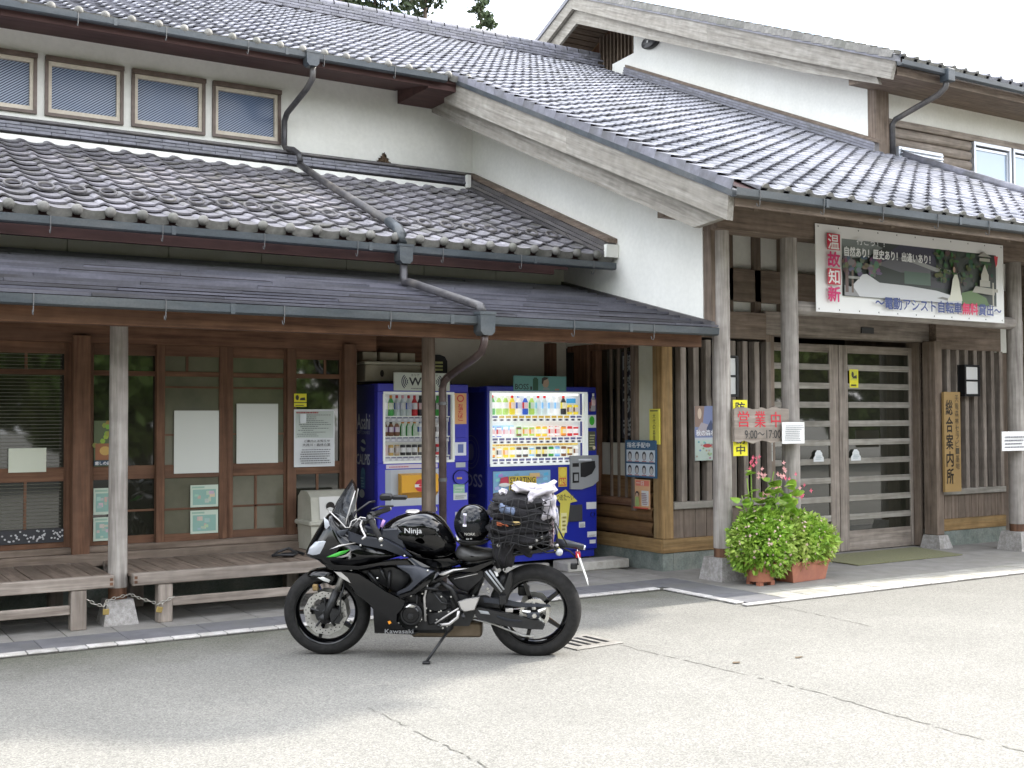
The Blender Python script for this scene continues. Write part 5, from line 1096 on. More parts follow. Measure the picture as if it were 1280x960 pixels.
# coin panel, stickers, yellow arrow, flap
obj('coin_panel', MB().prism([(7.105, .86), (7.105, 1.22), (7.475, 1.22), (7.475, .94), (7.40, .89), (7.25, .855)], 'y', y0-.03, y0-.002), grey_p, vr)
obj('return_lever', MB().tube([(7.20, y0-.034, 1.17), (7.36, y0-.05, 1.17)], .016, 8), alu, vr)
obj('bill_slot', MB().box(7.13, 7.21, y0-.036, y0-.029, 1.10, 1.14), black_p, vr); obj('bill_slot', MB().box(7.13, 7.21, y0-.0365, y0-.029, .93, 1.04), black_p, vr); obj('price_display', MB().box(7.145, 7.195, y0-.04, y0-.036, .95, 1.02), grey_p, vr)
obj('coin_dial', MB().prism([(7.235, .99), (7.235, 1.14), (7.42, 1.16), (7.43, 1.09), (7.38, 1.02), (7.29, .985)], 'y', y0-.038, y0-.03), black_p, vr)
def stick(x0_, x1_, z0_, z1q, base, f=None):
    s = front(x0_, x1_, z0_, z1q, y0-.002, base)
    if f: f(s)
    return s.build('sticker', vr)
stick(6.965, 7.075, .89, 1.10, (.70, .50, .05), lambda s: (s.ell(.5, .72, .42, .22, (.75, .60, .08)), s.rect(.1, .9, .05, .45, (.6, .12, .05)), s.text('あたり', .15, .85, .1, .4, (.8, .7, .1), .03)))
stick(7.355, 7.465, 1.52, 1.66, (.66, .70, .66), lambda s: s.ell(.5, .55, .32, .36, (.05, .45, .04)))
stick(7.36, 7.455, 1.27, 1.48, (.10, .10, .06), lambda s: (s.lines(.1, .9, .2, .9, 5, (.5, .5, .3), seed=2), s.ell(.7, .15, .2, .1, (.7, .6, .4))))
stick(7.375, 7.44, 1.70, 1.80, (.30, .12, .13), lambda s: s.rect(.1, .9, .1, .3, (.6, .6, .6))); o = put_drink('bottle', (.35, .33, .36), (.5, .08, .12), Wt, (7.41, y0-.03, 1.70), vr, pm); o.scale = (1, .3, .95)
stick(7.33, 7.46, .635, .71, (.66, .66, .66)); stick(7.34, 7.46, .33, .39, (.66, .66, .66), lambda s: s.lines(.1, .9, .1, .5, 2, (.2, .2, .2))); stick(7.37, 7.45, .26, .30, (.6, .6, .6)); stick(7.23, 7.31, .44, .50, (.6, .62, .6), lambda s: s.lines(.1, .9, .1, .8, 3, (.2, .2, .2)))
obj('lock', MB().lathe([(.028, -.012), (.028, 0)], (7.41, y0, .575), 'y', 14), black_p, vr)
obj('pickup_flap', MB().box(6.80, 7.27, y0-.015, y0-.002, .51, .69, ch=.008), dgrey, vr)
s = front(6.86, 7.20, .20, .86, y0-.018, (0, 0, 0)); s.mb = MB(); s.poly([(.10, .02), (.30, .0), (.62, .45), (.72, .78), (1.0, .80), (.55, 1.0), (.12, .90), (.34, .78), (.30, .45)], (.66, .58, .10)); s.text('つめた〜い', .2, .85, .82, .93, (.15, .12, .04), .02); s.rect(.36, .58, .30, .62, (.78, .72, .35)); s.lines(.40, .54, .34, .6, 4, (.3, .25, .05)); s.build('arrow_sticker', vr)
s = front(6.40, 7.07, 1.915, 2.075, y0-.006, (.10, .27, .27)); s.rect(.02, .98, .05, .95, (.13, .32, .31)); s.text('BOSS', .03, .28, .10, .46, (.01, .015, .02), .02)
s.rect(.36, .46, .05, .82, (.02, .09, .05)); s.rect(.38, .44, .82, .90, (.02, .07, .05)); s.rect(.31, .345, .08, .3, (.02, .03, .03)); s.ell(.60, .55, .065, .34, (.42, .30, .22)); s.poly([(.525, .5), (.53, .85), (.58, .95), (.66, .90), (.62, .78), (.565, .70), (.55, .45)], (.03, .025, .02)); s.poly([(.54, .08), (.57, .28), (.66, .22), (.68, .08)], (.25, .3, .3)); s.rect(.78, .86, .06, .16, (.5, .2, .15))
s.build('top_board', vr)
s = left(10.39, 10.98, .25, 1.9, 6.078, (.010, .014, .15), th=.001)
for k in range(40):
    a, b2 = 2*PI*k/40, 2*PI*(k+1)/40
    for r_, w in ((.30, .02), (.215, .012)): s.poly([(.5+r_*math.cos(a), .62+r_*.36*math.sin(a)), (.5+r_*math.cos(b2), .62+r_*.36*math.sin(b2)), (.5+(r_-w)*math.cos(b2), .62+(r_-w)*.36*math.sin(b2)), (.5+(r_-w)*math.cos(a), .62+(r_-w)*.36*math.sin(a))], (.10, .10, .16)); s.d -= s.step*.25
s.ell(.5, .62, .11, .055, (.10, .10, .16)); s.text('BOSS', .10, .90, .40, .48, (.28, .28, .36), .02); s.text('SUNTORY', .3, .7, .33, .35, (.12, .12, .2)); s.build('side_print', vr)

# --- left machine
vl = wempty('vending_machine', (5.35, 10.7, .14), 'violet-blue vending machine with a dim display behind the brown post, left of the pair', 'vending machine')
x0, x1 = 4.84, 5.86; dx0, dx1, dz0, dz1 = 4.90, 5.69, 1.19, 1.89
obj('body', MB().box(x0, x1, y0+.14, 11.0, z0, 1.975, ch=.01), blue2, vl)
obj('door_frame', MB().box(x0, x1, y0, y0+.139, dz1, 1.975, ch=.008), blue1, vl); obj('door_front', MB().box(x0, x1, y0, y0+.139, z0+.06, dz0, ch=.008), blue1, vl)
obj('door_frame', MB().box(x0, dx0, y0+.001, y0+.139, dz0, dz1), blue1, vl); obj('door_frame', MB().box(dx1, x1, y0+.001, y0+.139, dz0, dz1), blue1, vl)
obj('kick_plate', MB().box(x0+.02, x1-.02, y0+.03, y0+.139, z0-.02, z0+.058), blue2, vl)
obj('display_back', MB().box(dx0, dx1, y0+.13, y0+.1385, dz0, dz1), glowing_white_liner, vl)
fr = MB(); fr.box(dx0, dx1, y0-.010, y0+.03, dz0-.004, dz0+.02); fr.box(dx0, dx1, y0-.010, y0+.03, dz1-.02, dz1+.004); fr.box(dx0-.004, dx0+.018, y0-.011, y0+.03, dz0+.02, dz1-.02); fr.box(dx1-.022, dx1+.004, y0-.011, y0+.03, dz0+.02, dz1-.02); obj('display_frame', fr, glowing_white_liner, vl)
Gd = (.45, .28, .04)
rows = [(1.655, 'bottle', [(Cl, Wt, Wt), (Gn, LG, Or), (Cl, Bl, Rd), (Cl, Wt, Pk), (Cl, Bl, Rd), (Rd, Wt, Rd), (Bk, Rd, Bk), (Or, Wt, Wt), (Bk, Wt, Wt), (Gn, Bk, Gn), (Gn, Yl, Bk)]),
        (1.455, 'small', [(Br, (.25, .1, .3), Bk), (Br, (.25, .1, .3), Bk), (Br, (.25, .1, .3), Wt), (Gn, Gn, Or), (Gn, Gn, Or), (Gn, Gn, Or), (Wt, Bl, Bl), (Or, Wt, Wt), (Wt, Rd, Wt), (Wt, Bk, Wt), (Wt, Bk, Wt)]),
        (1.262, 'can', [(Rd, Rd, Rd), (Gd, Br, Gd), ((.5, .4, .3), Br, Gd), (Bk, Wt, Bk), (Bk, Wt, Bk), (Bk, Wt, Bk), (Bk, Gd, Bk), (Br, Wt, Gd), (Bl, Wt, Bl), (Rd, Bk, Rd), (Rd, Bk, Rd)])]
for z, kind, lst in rows:
    obj('shelf', MB().box(dx0+.02, dx1-.03, y0+.03, y0+.13, z-.012, z-.004), glowing_white_liner, vl)
    s = front(dx0+.02, dx1-.05, z-.06, z-.012, y0+.015, (.50, .50, .54), th=.012)
    for i in range(11): c = (i+.5)/11; s.ell(c, .42, .032, .22, (.66, .66, .70), 8); s.rect(c-.035, c+.035, .78, .98, (.10, .10, .2))
    s.build('price_strip', vl)
    for i, q in enumerate(lst): put_drink(kind, *q, (dx0+.02+(dx1-.05-dx0-.02)*(i+.5)/11, y0+.075, z), vl, pm)
obj('pane', MB().box(dx0+.018, dx1-.022, y0-.004, y0-.001, dz0+.02, dz1-.02), clear, vl)
s = front(4.93, 5.50, 1.135, 1.175, y0-.003, (.62, .55, .62)); s.lines(.05, .5, .3, .8, 1, (.5, .05, .1)); s.build('strip_sticker', vl)
s = front(4.92, 5.51, .765, 1.125, y0-.003, (.46, .49, .53)); s.rect(.0, .10, 0, 1, (.38, .41, .45)); s.build('service_panel', vl)
obj('pickup_tray', MB().prism([(y0-.03, .86), (y0-.08, .90), (y0-.08, 1.07), (y0-.004, 1.085), (y0-.004, .84)], 'x', 5.06, 5.47), mat('orange_yellow_plastic', (.72, .36, .02), rough=.35), vl)
s = front(5.20, 5.34, .90, 1.03, y0-.083, (.72, .36, .02), th=.001); s.mb = MB(); s.ell(.5, .5, .48, .48, (.55, .03, .04)); s.rect(.02, .98, .38, .60, (.72, .70, .68)); s.ell(.5, .5, .18, .1, (.55, .03, .04)); s.build('round_logo', vl)
s = front(5.695, 5.835, 1.57, 1.885, y0-.003, (.72, .38, .16)); s.ell(.5, .83, .30, .12, (.65, .06, .06)); s.ell(.5, .83, .20, .08, (.72, .38, .16)); s.text('お酒たばこ', .3, .7, .1, .66, (.6, .03, .05), .03, vertical=True); s.build('sticker', vl)
obj('coin_door', MB().box(5.71, 5.83, y0-.006, y0, 1.43, 1.53, ch=.004), blue1, vl)
def st2(a, b2, c, d_, base, f=None):
    s = front(a, b2, c, d_, y0-.004, base)
    if f: f(s)
    s.build('sticker', vl)
st2(5.70, 5.83, 1.25, 1.385, (.70, .72, .80), lambda s: s.rect(.25, .75, .2, .85, (.12, .16, .4))); st2(5.71, 5.82, 1.13, 1.18, (.45, .48, .5))
st2(5.68, 5.81, .87, .96, (.30, .52, .36), lambda s: s.lines(.1, .9, .2, .8, 2, (.6, .65, .6))); st2(5.68, 5.84, .80, .87, (.55, .58, .58), lambda s: s.lines(.1, .9, .2, .8, 2, (.3, .3, .3))); st2(5.70, 5.80, .58, .68, (.5, .5, .56))
obj('coin_slot', MB().lathe([(.10, -.02), (.10, 0)], (5.77, y0, 1.03), 'y', 20, sc=(.95, .75)), black_p, vl); st2(5.72, 5.78, 1.01, 1.03, (.5, .3, .05))
s = front(5.33, 5.50, .70, .745, y0-.003, (.022, .018, .25), th=.001); s.text('Asahi', .05, .95, .05, .95, (.72, .72, .75), .03); s.build('lettering', vl)
s = front(5.01, 5.64, 1.905, 2.085, y0-.008, (.52, .55, .50)); s.rect(.01, .99, .03, .97, (.56, .60, .54)); s.text('Wi-Fi', .27, .73, .30, .72, (.02, .02, .03), .05)
for cx, sg in ((.22, -1), (.78, 1)):
    for r_ in (.028, .060, .092, .122):
        for k in range(8):
            a, b2 = R(-52+k*13), R(-52+(k+1)*13); w_ = .016
            pts = [(cx+sg*(r_*math.cos(a)-.05), .5+3.5*r_*math.sin(a)), (cx+sg*(r_*math.cos(b2)-.05), .5+3.5*r_*math.sin(b2)), (cx+sg*((r_+w_)*math.cos(b2)-.05), .5+3.5*(r_+w_)*math.sin(b2)), (cx+sg*((r_+w_)*math.cos(a)-.05), .5+3.5*(r_+w_)*math.sin(a))]
            s.poly(pts, (.03, .03, .08)); s.d -= s.step*.25
s.text('エリア', .30, .45, .80, .92, (.05, .05, .05), .02); s.text('無料で使えます', .50, .78, .80, .92, (.05, .05, .05), .01); s.lines(.3, .75, .10, .2, 1, (.2, .2, .2)); s.build('wifi_board', vl)
s = left(10.42, 10.95, .55, 1.96, 4.838, (.014, .016, .17), th=.001)
s.rect(.12, .95, .20, .80, (.035, .035, .20)); s.text('Asahi', .22, .80, .69, .80, (.60, .62, .68), .02); s.text('SOFT DRINKS', .22, .80, .655, .68, (.35, .37, .45), .01)
s.ell(.5, .575, .115, .045, (.45, .50, .52)); s.poly([(.32, .575), (.42, .60), (.68, .575), (.58, .555)], (.014, .016, .17)); s.text('CALPIS', .20, .80, .44, .515, (.66, .68, .72), .02); s.ell(.5, .37, .10, .05, (.10, .26, .42)); s.rect(.40, .60, .27, .37, (.08, .20, .36)); s.lines(.42, .58, .28, .36, 4, (.3, .5, .6)); s.ell(.5, .235, .12, .030, (.5, .54, .56)); s.build('side_print', vl)

# ================================================================ FLOWER POTS
terra = mat('terracotta_plastic', (.36, .13, .075), (.47, .19, .11), (.32, .12, .08), scale=8, rough=.6, bump=.04)
soil = mat('soil', (.03, .02, .015), rough=.95)
leafg = mat('bright_leaf', (.13, .28, .02), (.38, .57, .08), (.52, .60, .17), scale=9, detail=3, rough=.5, bump=0, spec=.4)
leafd = mat('big_leaf', (.17, .34, .04), (.32, .52, .07), (.40, .52, .10), scale=6, detail=3, rough=.45, bump=0, rnd=.25)
for m__ in (leafg, leafd, leaf_b):
    N = m__.node_tree; b = N.nodes['Principled BSDF']; tl = N.nodes.new('ShaderNodeBsdfTranslucent'); ms = N.nodes.new('ShaderNodeMixShader'); ms.inputs[0].default_value = .22
    N.links.new(b.inputs['Base Color'].links[0].from_socket, tl.inputs['Color']); N.links.new(b.outputs[0], ms.inputs[1]); N.links.new(tl.outputs[0], ms.inputs[2]); N.links.new(ms.outputs[0], N.nodes['Material Output'].inputs['Surface'])
petal_w = mat('white_pink_petal', (.60, .42, .38), rough=.6); petal_p = mat('pink_petal', (.62, .10, .16), rough=.55); petal_l = mat('light_pink_petal', (.70, .35, .34), rough=.55)
rg = random.Random(31)
def mound(t, blobs, n, nf, seed):
    rg = random.Random(seed); mb = MB(); mf = MB()
    def pt(outer):
        c = rg.choices(blobs, [b_[3] for b_ in blobs])[0]
        d = Vector((rg.gauss(0, 1), rg.gauss(0, 1), rg.gauss(.25, 1))).normalized(); q = outer if outer else rg.uniform(.55, 1)**.5*1.0
        q *= 1+.10*math.sin(d.x*9+seed)*math.sin(d.z*8+d.y*7)
        return Vector((c[0]+d.x*c[4]*q, c[1]+d.y*c[5]*q, c[2]+d.z*c[6]*q)), d
    for i in range(n):
        p, d = pt(0)
        if p.z < .10: continue
        a = (d+Vector((rg.gauss(0, .6), rg.gauss(0, .6), rg.gauss(-.25, .5)))).normalized(); sd_ = a.cross(Vector((rg.gauss(0, 1), rg.gauss(0, 1), rg.gauss(0, 1)))).normalized(); L = rg.uniform(.038, .072); w = L*.27; n_ = a.cross(sd_)
        mb.add([p, p+a*L*.45+sd_*w+n_*w*.35, p+a*L+n_*-L*.12, p+a*L*.45-sd_*w+n_*w*.35, p+a*L*.5], [(0, 1, 4), (1, 2, 4), (0, 4, 3), (4, 2, 3)])
    for i in range(nf):
        p, d = pt(1.04)
        if d.y > .5 or p.z < .22: continue
        u = d.cross(Vector((0, 0, 1))).normalized(); v = d.cross(u); r_ = rg.uniform(.007, .014)
        for k in range(5):
            a = 2*PI*k/5+rg.random(); e = u*math.cos(a)+v*math.sin(a); f_ = u*math.cos(a+.6)+v*math.sin(a+.6); g_ = u*math.cos(a-.6)+v*math.sin(a-.6); mf.add([p+d*.005, p+f_*r_*.8+d*.008, p+e*r_*1.25+d*.006, p+g_*r_*.8+d*.008], [(0, 1, 2, 3)])
    tag(obj('foliage', mb, leafg, t), kind='stuff'); tag(obj('small_flowers', mf, petal_w, t), kind='stuff')
pa = wempty('flower_pot', (7.95, 8.33, .012), 'round terracotta-coloured pot overflowing with small bright leaves and pale flowers, next to the post', 'flower pot')
mb = MB(); mb.lathe([(.001, .05), (.125, .05), (.150, .20), (.158, .20), (.158, .225), (.142, .225), (.138, .19), (.001, .19)], (7.95, 8.33, 0), 'z', 28); obj('pot', mb, terra, pa, smooth=35)
for a in (.6, 2.2, 3.9, 5.5): obj('pot_foot', MB().box(7.95+.10*math.cos(a)-.025, 7.95+.10*math.cos(a)+.025, 8.33+.10*math.sin(a)-.025, 8.33+.10*math.sin(a)+.025, .012, .055), terra, pa)
mound(pa, [(7.97, 8.33, .40, 1.4, .34, .28, .27), (8.06, 8.40, .52, .7, .27, .22, .21), (7.86, 8.36, .33, .6, .20, .22, .20), (8.02, 8.24, .28, .5, .24, .16, .17)], 4200, 260, 1)
pb = wempty('flower_trough', (8.52, 8.42, .012), 'long terracotta-coloured trough overflowing with small bright leaves, right of the round pot', 'flower pot')
mb = MB(); P8 = [(8.22, 8.18), (8.80, 8.24), (8.78, 8.50), (8.20, 8.44)]; P8b = [(8.27, 8.21), (8.76, 8.26), (8.74, 8.47), (8.25, 8.42)]
mb.add([(x, y, .015) for x, y in P8b]+[(x, y, .20) for x, y in P8], [(0, 1, 2, 3), (0, 4, 5, 1), (1, 5, 6, 2), (2, 6, 7, 3), (3, 7, 4, 0)]); obj('pot', mb, terra, pb)
obj('soil', MB().quad(*[(x, y, .185) for x, y in P8]), soil, pb)
mb = MB()
for i in range(4):
    a, b2 = P8[i], P8[(i+1) % 4]; d = Vector((b2[0]-a[0], b2[1]-a[1])).normalized(); n_ = Vector((d.y, -d.x))*.012
    mb.add([(a[0]+n_.x, a[1]+n_.y, .185), (b2[0]+n_.x, b2[1]+n_.y, .185), (b2[0]+n_.x, b2[1]+n_.y, .215), (a[0]+n_.x, a[1]+n_.y, .215), (a[0]-n_.x, a[1]-n_.y, .185), (b2[0]-n_.x, b2[1]-n_.y, .185), (b2[0]-n_.x, b2[1]-n_.y, .215), (a[0]-n_.x, a[1]-n_.y, .215)], [(0, 1, 2, 3), (4, 7, 6, 5), (0, 4, 5, 1), (3, 2, 6, 7)])
tag(obj('rim', mb, terra, pb))
mound(pb, [(8.40, 8.38, .38, 1.2, .30, .28, .25), (8.68, 8.42, .37, 1.2, .33, .26, .25), (8.52, 8.46, .52, .6, .26, .22, .17), (8.86, 8.46, .31, .5, .17, .18, .17)], 4600, 280, 2)
pc_ = wempty('begonia', (8.22, 8.66, .012), 'taller plant with big round leaves and hanging pink flowers rising behind the two flower pots', 'plant')
obj('pot', MB().lathe([(.001, .0), (.11, 0), (.15, .26), (.14, .26), (.001, .22)], (8.22, 8.66, .012), 'z', 20), terra, pc_, smooth=35)
def bigleaf(p, d, r_, lm=leafd):
    mb = MB(); d = Vector(d).normalized(); s_ = d.cross(Vector((rg.gauss(0, .5), rg.gauss(0, .5), 1))).normalized(); n_ = d.cross(s_); p = Vector(p); V = [p+d*r_*.6]; k = 11
    for i in range(k):
        a = 2*PI*i/k; q = 1+.08*math.sin(3*a)+rg.uniform(-.06, .06); V.append(p+d*r_*(.62-q*.75*math.cos(a))+s_*r_*q*.66*math.sin(a)+n_*r_*.22*abs(math.sin(a))-Vector((0, 0, .12*r_*(1-math.cos(a)))))
    mb.add(V, [(0, 1+i, 1+(i+1) % k) for i in range(k)]); return obj('leaf', mb, lm, pc_, smooth='all')
stems = []
for (tx, ty, tz) in ((8.00, 8.50, 1.16), (8.06, 8.62, 1.02), (8.36, 8.55, 1.08), (8.52, 8.60, .98), (8.24, 8.48, .95), (7.88, 8.50, .86), (8.66, 8.62, .86)):
    path = [Vector((8.22+(tx-8.22)*.2, 8.66+(ty-8.66)*.2, .24)), Vector((8.22+(tx-8.22)*.6, 8.66+(ty-8.66)*.5, .24+(tz-.24)*.55)), Vector((tx, ty, tz))]; obj('stem', MB().tube(path, [.010, .008, .005], 6), leafd, pc_, smooth='all'); stems.append(path)
for path in stems:
    for k in range(7):
        t = rg.uniform(.38, .97); q = (path[1]-path[0])*min(1, t*2)+path[0] if t < .5 else path[1]+(path[2]-path[1])*(t-.5)*2
        a = rg.uniform(PI, 2*PI) if rg.random() < .7 else rg.uniform(0, PI); bigleaf(q+Vector((math.cos(a)*.03, math.sin(a)*.03, 0)), (math.cos(a), math.sin(a), rg.uniform(-.2, .7)), rg.uniform(.05, .09))
for (x, y, z) in ((7.82, 8.42, .60), (7.88, 8.36, .66), (7.95, 8.34, .74), (8.05, 8.36, .80), (8.16, 8.36, .78), (8.30, 8.36, .84), (8.40, 8.36, .78), (7.80, 8.38, .50), (8.22, 8.38, .9), (8.47, 8.42, .86), (7.88, 8.46, .80), (7.84, 8.30, .46), (8.0, 8.32, .92), (8.1, 8.34, .98), (8.34, 8.36, .95), (8.26, 8.30, .72), (8.38, 8.30, .70)):
    for k in range(3): bigleaf((x+rg.uniform(-.03, .03), y, z+rg.uniform(-.03, .03)), (rg.uniform(-.6, .6), -.9, rg.uniform(0, .8)), rg.uniform(.055, .10))
for (cx, cy2, cz, m_, n) in ((8.02, 8.46, 1.17, petal_p, 9), (8.08, 8.46, 1.07, petal_l, 6), (8.40, 8.48, 1.10, petal_l, 9), (8.46, 8.46, 1.02, petal_p, 4), (8.30, 8.44, .98, petal_l, 5), (8.70, 8.50, .86, petal_p, 7), (8.56, 8.46, .86, petal_l, 5), (8.12, 8.42, .86, petal_l, 5)):
    for k in range(n):
        p = Vector((cx+rg.gauss(0, .035), cy2+rg.gauss(0, .02), cz+rg.gauss(0, .04))); mb = MB()
        for a in (0, 1.57, 3.14, 4.71): e = Vector((math.cos(a), rg.uniform(-.5, .2), math.sin(a))); f_ = Vector((math.cos(a+.7), -.3, math.sin(a+.7))); mb.add([p, p+f_*.014, p+e*.026, p+Vector((math.cos(a-.7), -.3, math.sin(a-.7)))*.010], [(0, 1, 2, 3)])
        obj('flower', mb, m_, pc_)

# ================================================================ MOTORCYCLE (x forward, y to its left side, z up; origin under the front axle)
FWD = math.atan2(.803, -1.191)
LEAN = R(-3.5)
BM = Matrix.Translation((3.156, 7.56, 0)) @ Matrix.Rotation(FWD, 4, 'Z') @ Matrix.Rotation(LEAN, 4, 'X')
def Q(U_, V_, v=0):
    """traced pixels of an enlarged image (550 to the metre) to the motorcycle's own metres"""
    u0, z0 = (215-U_)/550, (722-V_)/550; k = 1-v/8.03  # image pixel point, slid along its camera ray by offset v
    return Vector((-1.61+(u0+1.61)*k, v, 1.62+(z0-1.62)*k))
gloss = mat('gloss_black_paint', (.0025, .0025, .003), rough=.10, spec=.38, coat=.25)
matte = mat('satin_dark_grey_paint', (.022, .025, .034), rough=.38, spec=.5)
mblk = mat('engine_black', (.005, .005, .0055), (.014, .014, .015), scale=20, rough=.45, bump=.1)
rubber = mat('tyre_rubber', (.010, .0095, .0095), (.020, .019, .018), scale=30, rough=.75, bump=.15, spec=.3)
steel = mat('brushed_steel', (.50, .49, .46), (.62, .61, .58), scale=30, stretch=(.2, 1, 1), rough=.32, metal=.9, bump=.03)
silver = mat('silver_plate', (.50, .48, .46), rough=.35, metal=.5)
seat_m = mat('seat_vinyl', (.028, .027, .026), (.045, .044, .042), scale=40, rough=.5, bump=.1)
gold = mat('caliper_gold', (.32, .22, .10), rough=.35, metal=.6); green = mat('lime_green_stripe', (.06, .42, .05), rough=.3)
smoke = mat('smoked_screen', (.02, .022, .026), rough=.06, spec=.7); 
N = smoke.node_tree; tr_ = N.nodes.new('ShaderNodeBsdfTransparent'); tr_.inputs[0].default_value = (.55, .56, .58, 1); ms_ = N.nodes.new('ShaderNodeMixShader'); ms_.inputs[0].default_value = .45
N.links.new(tr_.outputs[0], ms_.inputs[1]); N.links.new(N.nodes['Principled BSDF'].outputs[0], ms_.inputs[2]); N.links.new(ms_.outputs[0], N.nodes['Material Output'].inputs['Surface'])
lens = mat('headlight_lens', (.42, .44, .48), rough=.08, spec=.9, coat=1)
orange = mat('orange_reflector', (.75, .28, .02), rough=.3); exm = mat('muffler_brown', (.10, .075, .045), (.16, .12, .08), scale=9, rough=.4, metal=.4)
bike = empty('motorcycle', (0, 0, 0), 'black sports motorcycle on its side stand, parked in front of the vending machines', 'motorcycle'); bike.matrix_world = BM
BK = {}
def bp_(name, mb, m, smooth=45, parent=bike): return obj(name, mb, m, parent, smooth=smooth)
def cen(pts): return (sum(p[0] for p in pts)/len(pts), sum(p[1] for p in pts)/len(pts))
def panel(name, pts, v, m, inset=.86, edge=.018, depth=.03, both=True, vf=None, parent=bike, lab=None):
    c = cen(pts); out = None
    for sg in ((1, -1) if both else (1,)):
        def P(p, vv):
            q = Q(p[0], p[1], vv if vf is None else vv*vf(p[0], p[1])); 
            if sg < 0: q = Q(p[0], p[1], 0) if False else Vector((q.x, -q.y, q.z))
            return q
        n = len(pts); ring0 = [P(p, v-depth) for p in pts]; ring1 = [P(p, v-edge) for p in pts]; ring2 = [P((c[0]+(p[0]-c[0])*inset, c[1]+(p[1]-c[1])*inset), v) for p in pts]
        mb = MB(); mb.add(ring0+ring1+ring2, [(i, (i+1) % n, n+(i+1) % n, n+i) for i in range(n)]+[(n+i, n+(i+1) % n, 2*n+(i+1) % n, 2*n+i) for i in range(n)]+[tuple(range(2*n, 3*n)), tuple(range(n-1, -1, -1))])
        o = bp_(name, mb, m, 55, parent); out = out or o
    if lab: out['label'] = lab
    return out
def smooth_poly(pts, it=2):
    for _ in range(it):
        q = []
        for i in range(len(pts)): a, b2 = pts[i], pts[(i+1) % len(pts)]; q += [(a[0]*.75+b2[0]*.25, a[1]*.75+b2[1]*.25), (a[0]*.25+b2[0]*.75, a[1]*.25+b2[1]*.75)]
        pts = q
    return pts
def puff(name, pts, hw, m, wf=None, c=None, pw=.5, parent=bike, it=1, levels=9):
    pts = smooth_poly(pts, it); c = c or cen(pts); n = len(pts); vs = []; fs = []
    for k in range(levels):
        t = -math.cos(PI*k/(levels-1)); s_ = max(.001, (1-abs(t)**2.4))**pw
        for p in pts:
            a = (c[0]+(p[0]-c[0])*s_, c[1]+(p[1]-c[1])*s_); v = hw*t*(wf(a[0], a[1]) if wf else 1); vs.append(Q(a[0], a[1], 0)+Vector((0, v, 0)))
    for k in range(levels-1):
        for i in range(n): fs.append((k*n+i, k*n+(i+1) % n, (k+1)*n+(i+1) % n, (k+1)*n+i))
    return bp_(name, MB().add(vs, fs), m, 'all', parent)
def rod(name, pts, r, m, n=8, parent=bike): return bp_(name, MB().tube([Q(*p) if len(p) == 3 else p for p in pts], r, n), m, 'all', parent)

def wheel(ax, z, Rr, hw, rim, nsp, disc, name):
    w = empty(name, (0, 0, 0), parent=bike); w.location = (ax, 0, z)
    prof = []
    for k in range(13):
        t = PI*k/12; prof.append((rim+.004+(Rr-rim)*math.sin(t)**.75, -hw*math.cos(t)*(1 if 0 < k < 12 else .82)))
    obj('tyre', MB().lathe(prof, (0, 0, 0), 'y', 56), rubber, w, smooth='all')
    obj('rim', MB().lathe([(rim+.008, -hw*.82), (rim+.012, -hw*.78), (rim-.006, -hw*.7), (rim-.018, -hw*.35), (rim-.022, 0), (rim-.018, hw*.35), (rim-.006, hw*.7), (rim+.012, hw*.78), (rim+.008, hw*.82), (rim-.004, hw*.80), (rim-.012, hw*.62), (rim-.026, hw*.3), (rim-.03, 0), (rim-.026, -hw*.3), (rim-.012, -hw*.62), (rim-.004, -hw*.80), (rim+.008, -hw*.82)], (0, 0, 0), 'y', 48), gloss, w, smooth=50)
    sp_ = None
    for k in range(nsp):
        a = 2*PI*k/nsp+.35
        if sp_ is None:
            mb = MB(); mb.add([(-.017, -.022, .03), (.017, -.022, .03), (.011, -.014, rim-.018), (-.011, -.014, rim-.018), (-.017, .022, .03), (.017, .022, .03), (.011, .014, rim-.018), (-.011, .014, rim-.018)], [(0, 1, 2, 3), (7, 6, 5, 4), (0, 4, 5, 1), (1, 5, 6, 2), (2, 6, 7, 3), (3, 7, 4, 0)])
            sp_ = obj('spoke', mb, gloss, w); o = sp_
        else: o = share(sp_)
        o.rotation_euler = (0, a, 0)
    obj('hub', MB().lathe([(.001, -.07), (.034, -.07), (.042, -.03), (.042, .03), (.034, .07), (.022, .075), (.022, .095), (.001, .097)], (0, 0, 0), 'y', 20), mblk, w, smooth=40)
    return w
wf_ = wheel(0, .298, .298, .058, .222, 5, True, 'front_wheel'); wr_ = wheel(-1.436, .306, .316, .080, .228, 5, True, 'rear_wheel')
def disc(w, r0, r1_, y, wave, m=steel, holes=True):
    n = 60; vs = []; fs = []
    for yy in (y, y+.005):
        for k in range(n): a = 2*PI*k/n; r_ = r1_+wave*math.sin(a*10); vs += [(r0*math.cos(a), yy, r0*math.sin(a)), (r_*math.cos(a), yy, r_*math.sin(a))]
    for k in range(n):
        a, b2 = 2*k, 2*((k+1) % n); fs += [(a, a+1, b2+1, b2), (2*n+a, 2*n+b2, 2*n+b2+1, 2*n+a+1), (a+1, 2*n+a+1, 2*n+b2+1, b2+1), (a, b2, 2*n+b2, 2*n+a)]
    d = obj('brake_disc', MB().add(vs, fs), m, w)
    if holes:
        h0 = None
        for ring_, rr in ((0, r0+(r1_-r0)*.3), (1, r0+(r1_-r0)*.72)):
            for k in range(20):
                if h0 is None: h0 = obj('disc_hole', MB().lathe([(.0045, 0), (.0003, .0003)], (0, y+.0055, 0), 'y', 7), black_p, w); o = h0
                else: o = share(h0)
                a = 2*PI*(k+ring_*.5)/20; o.location = (rr*math.cos(a), 0, rr*math.sin(a))
    return d
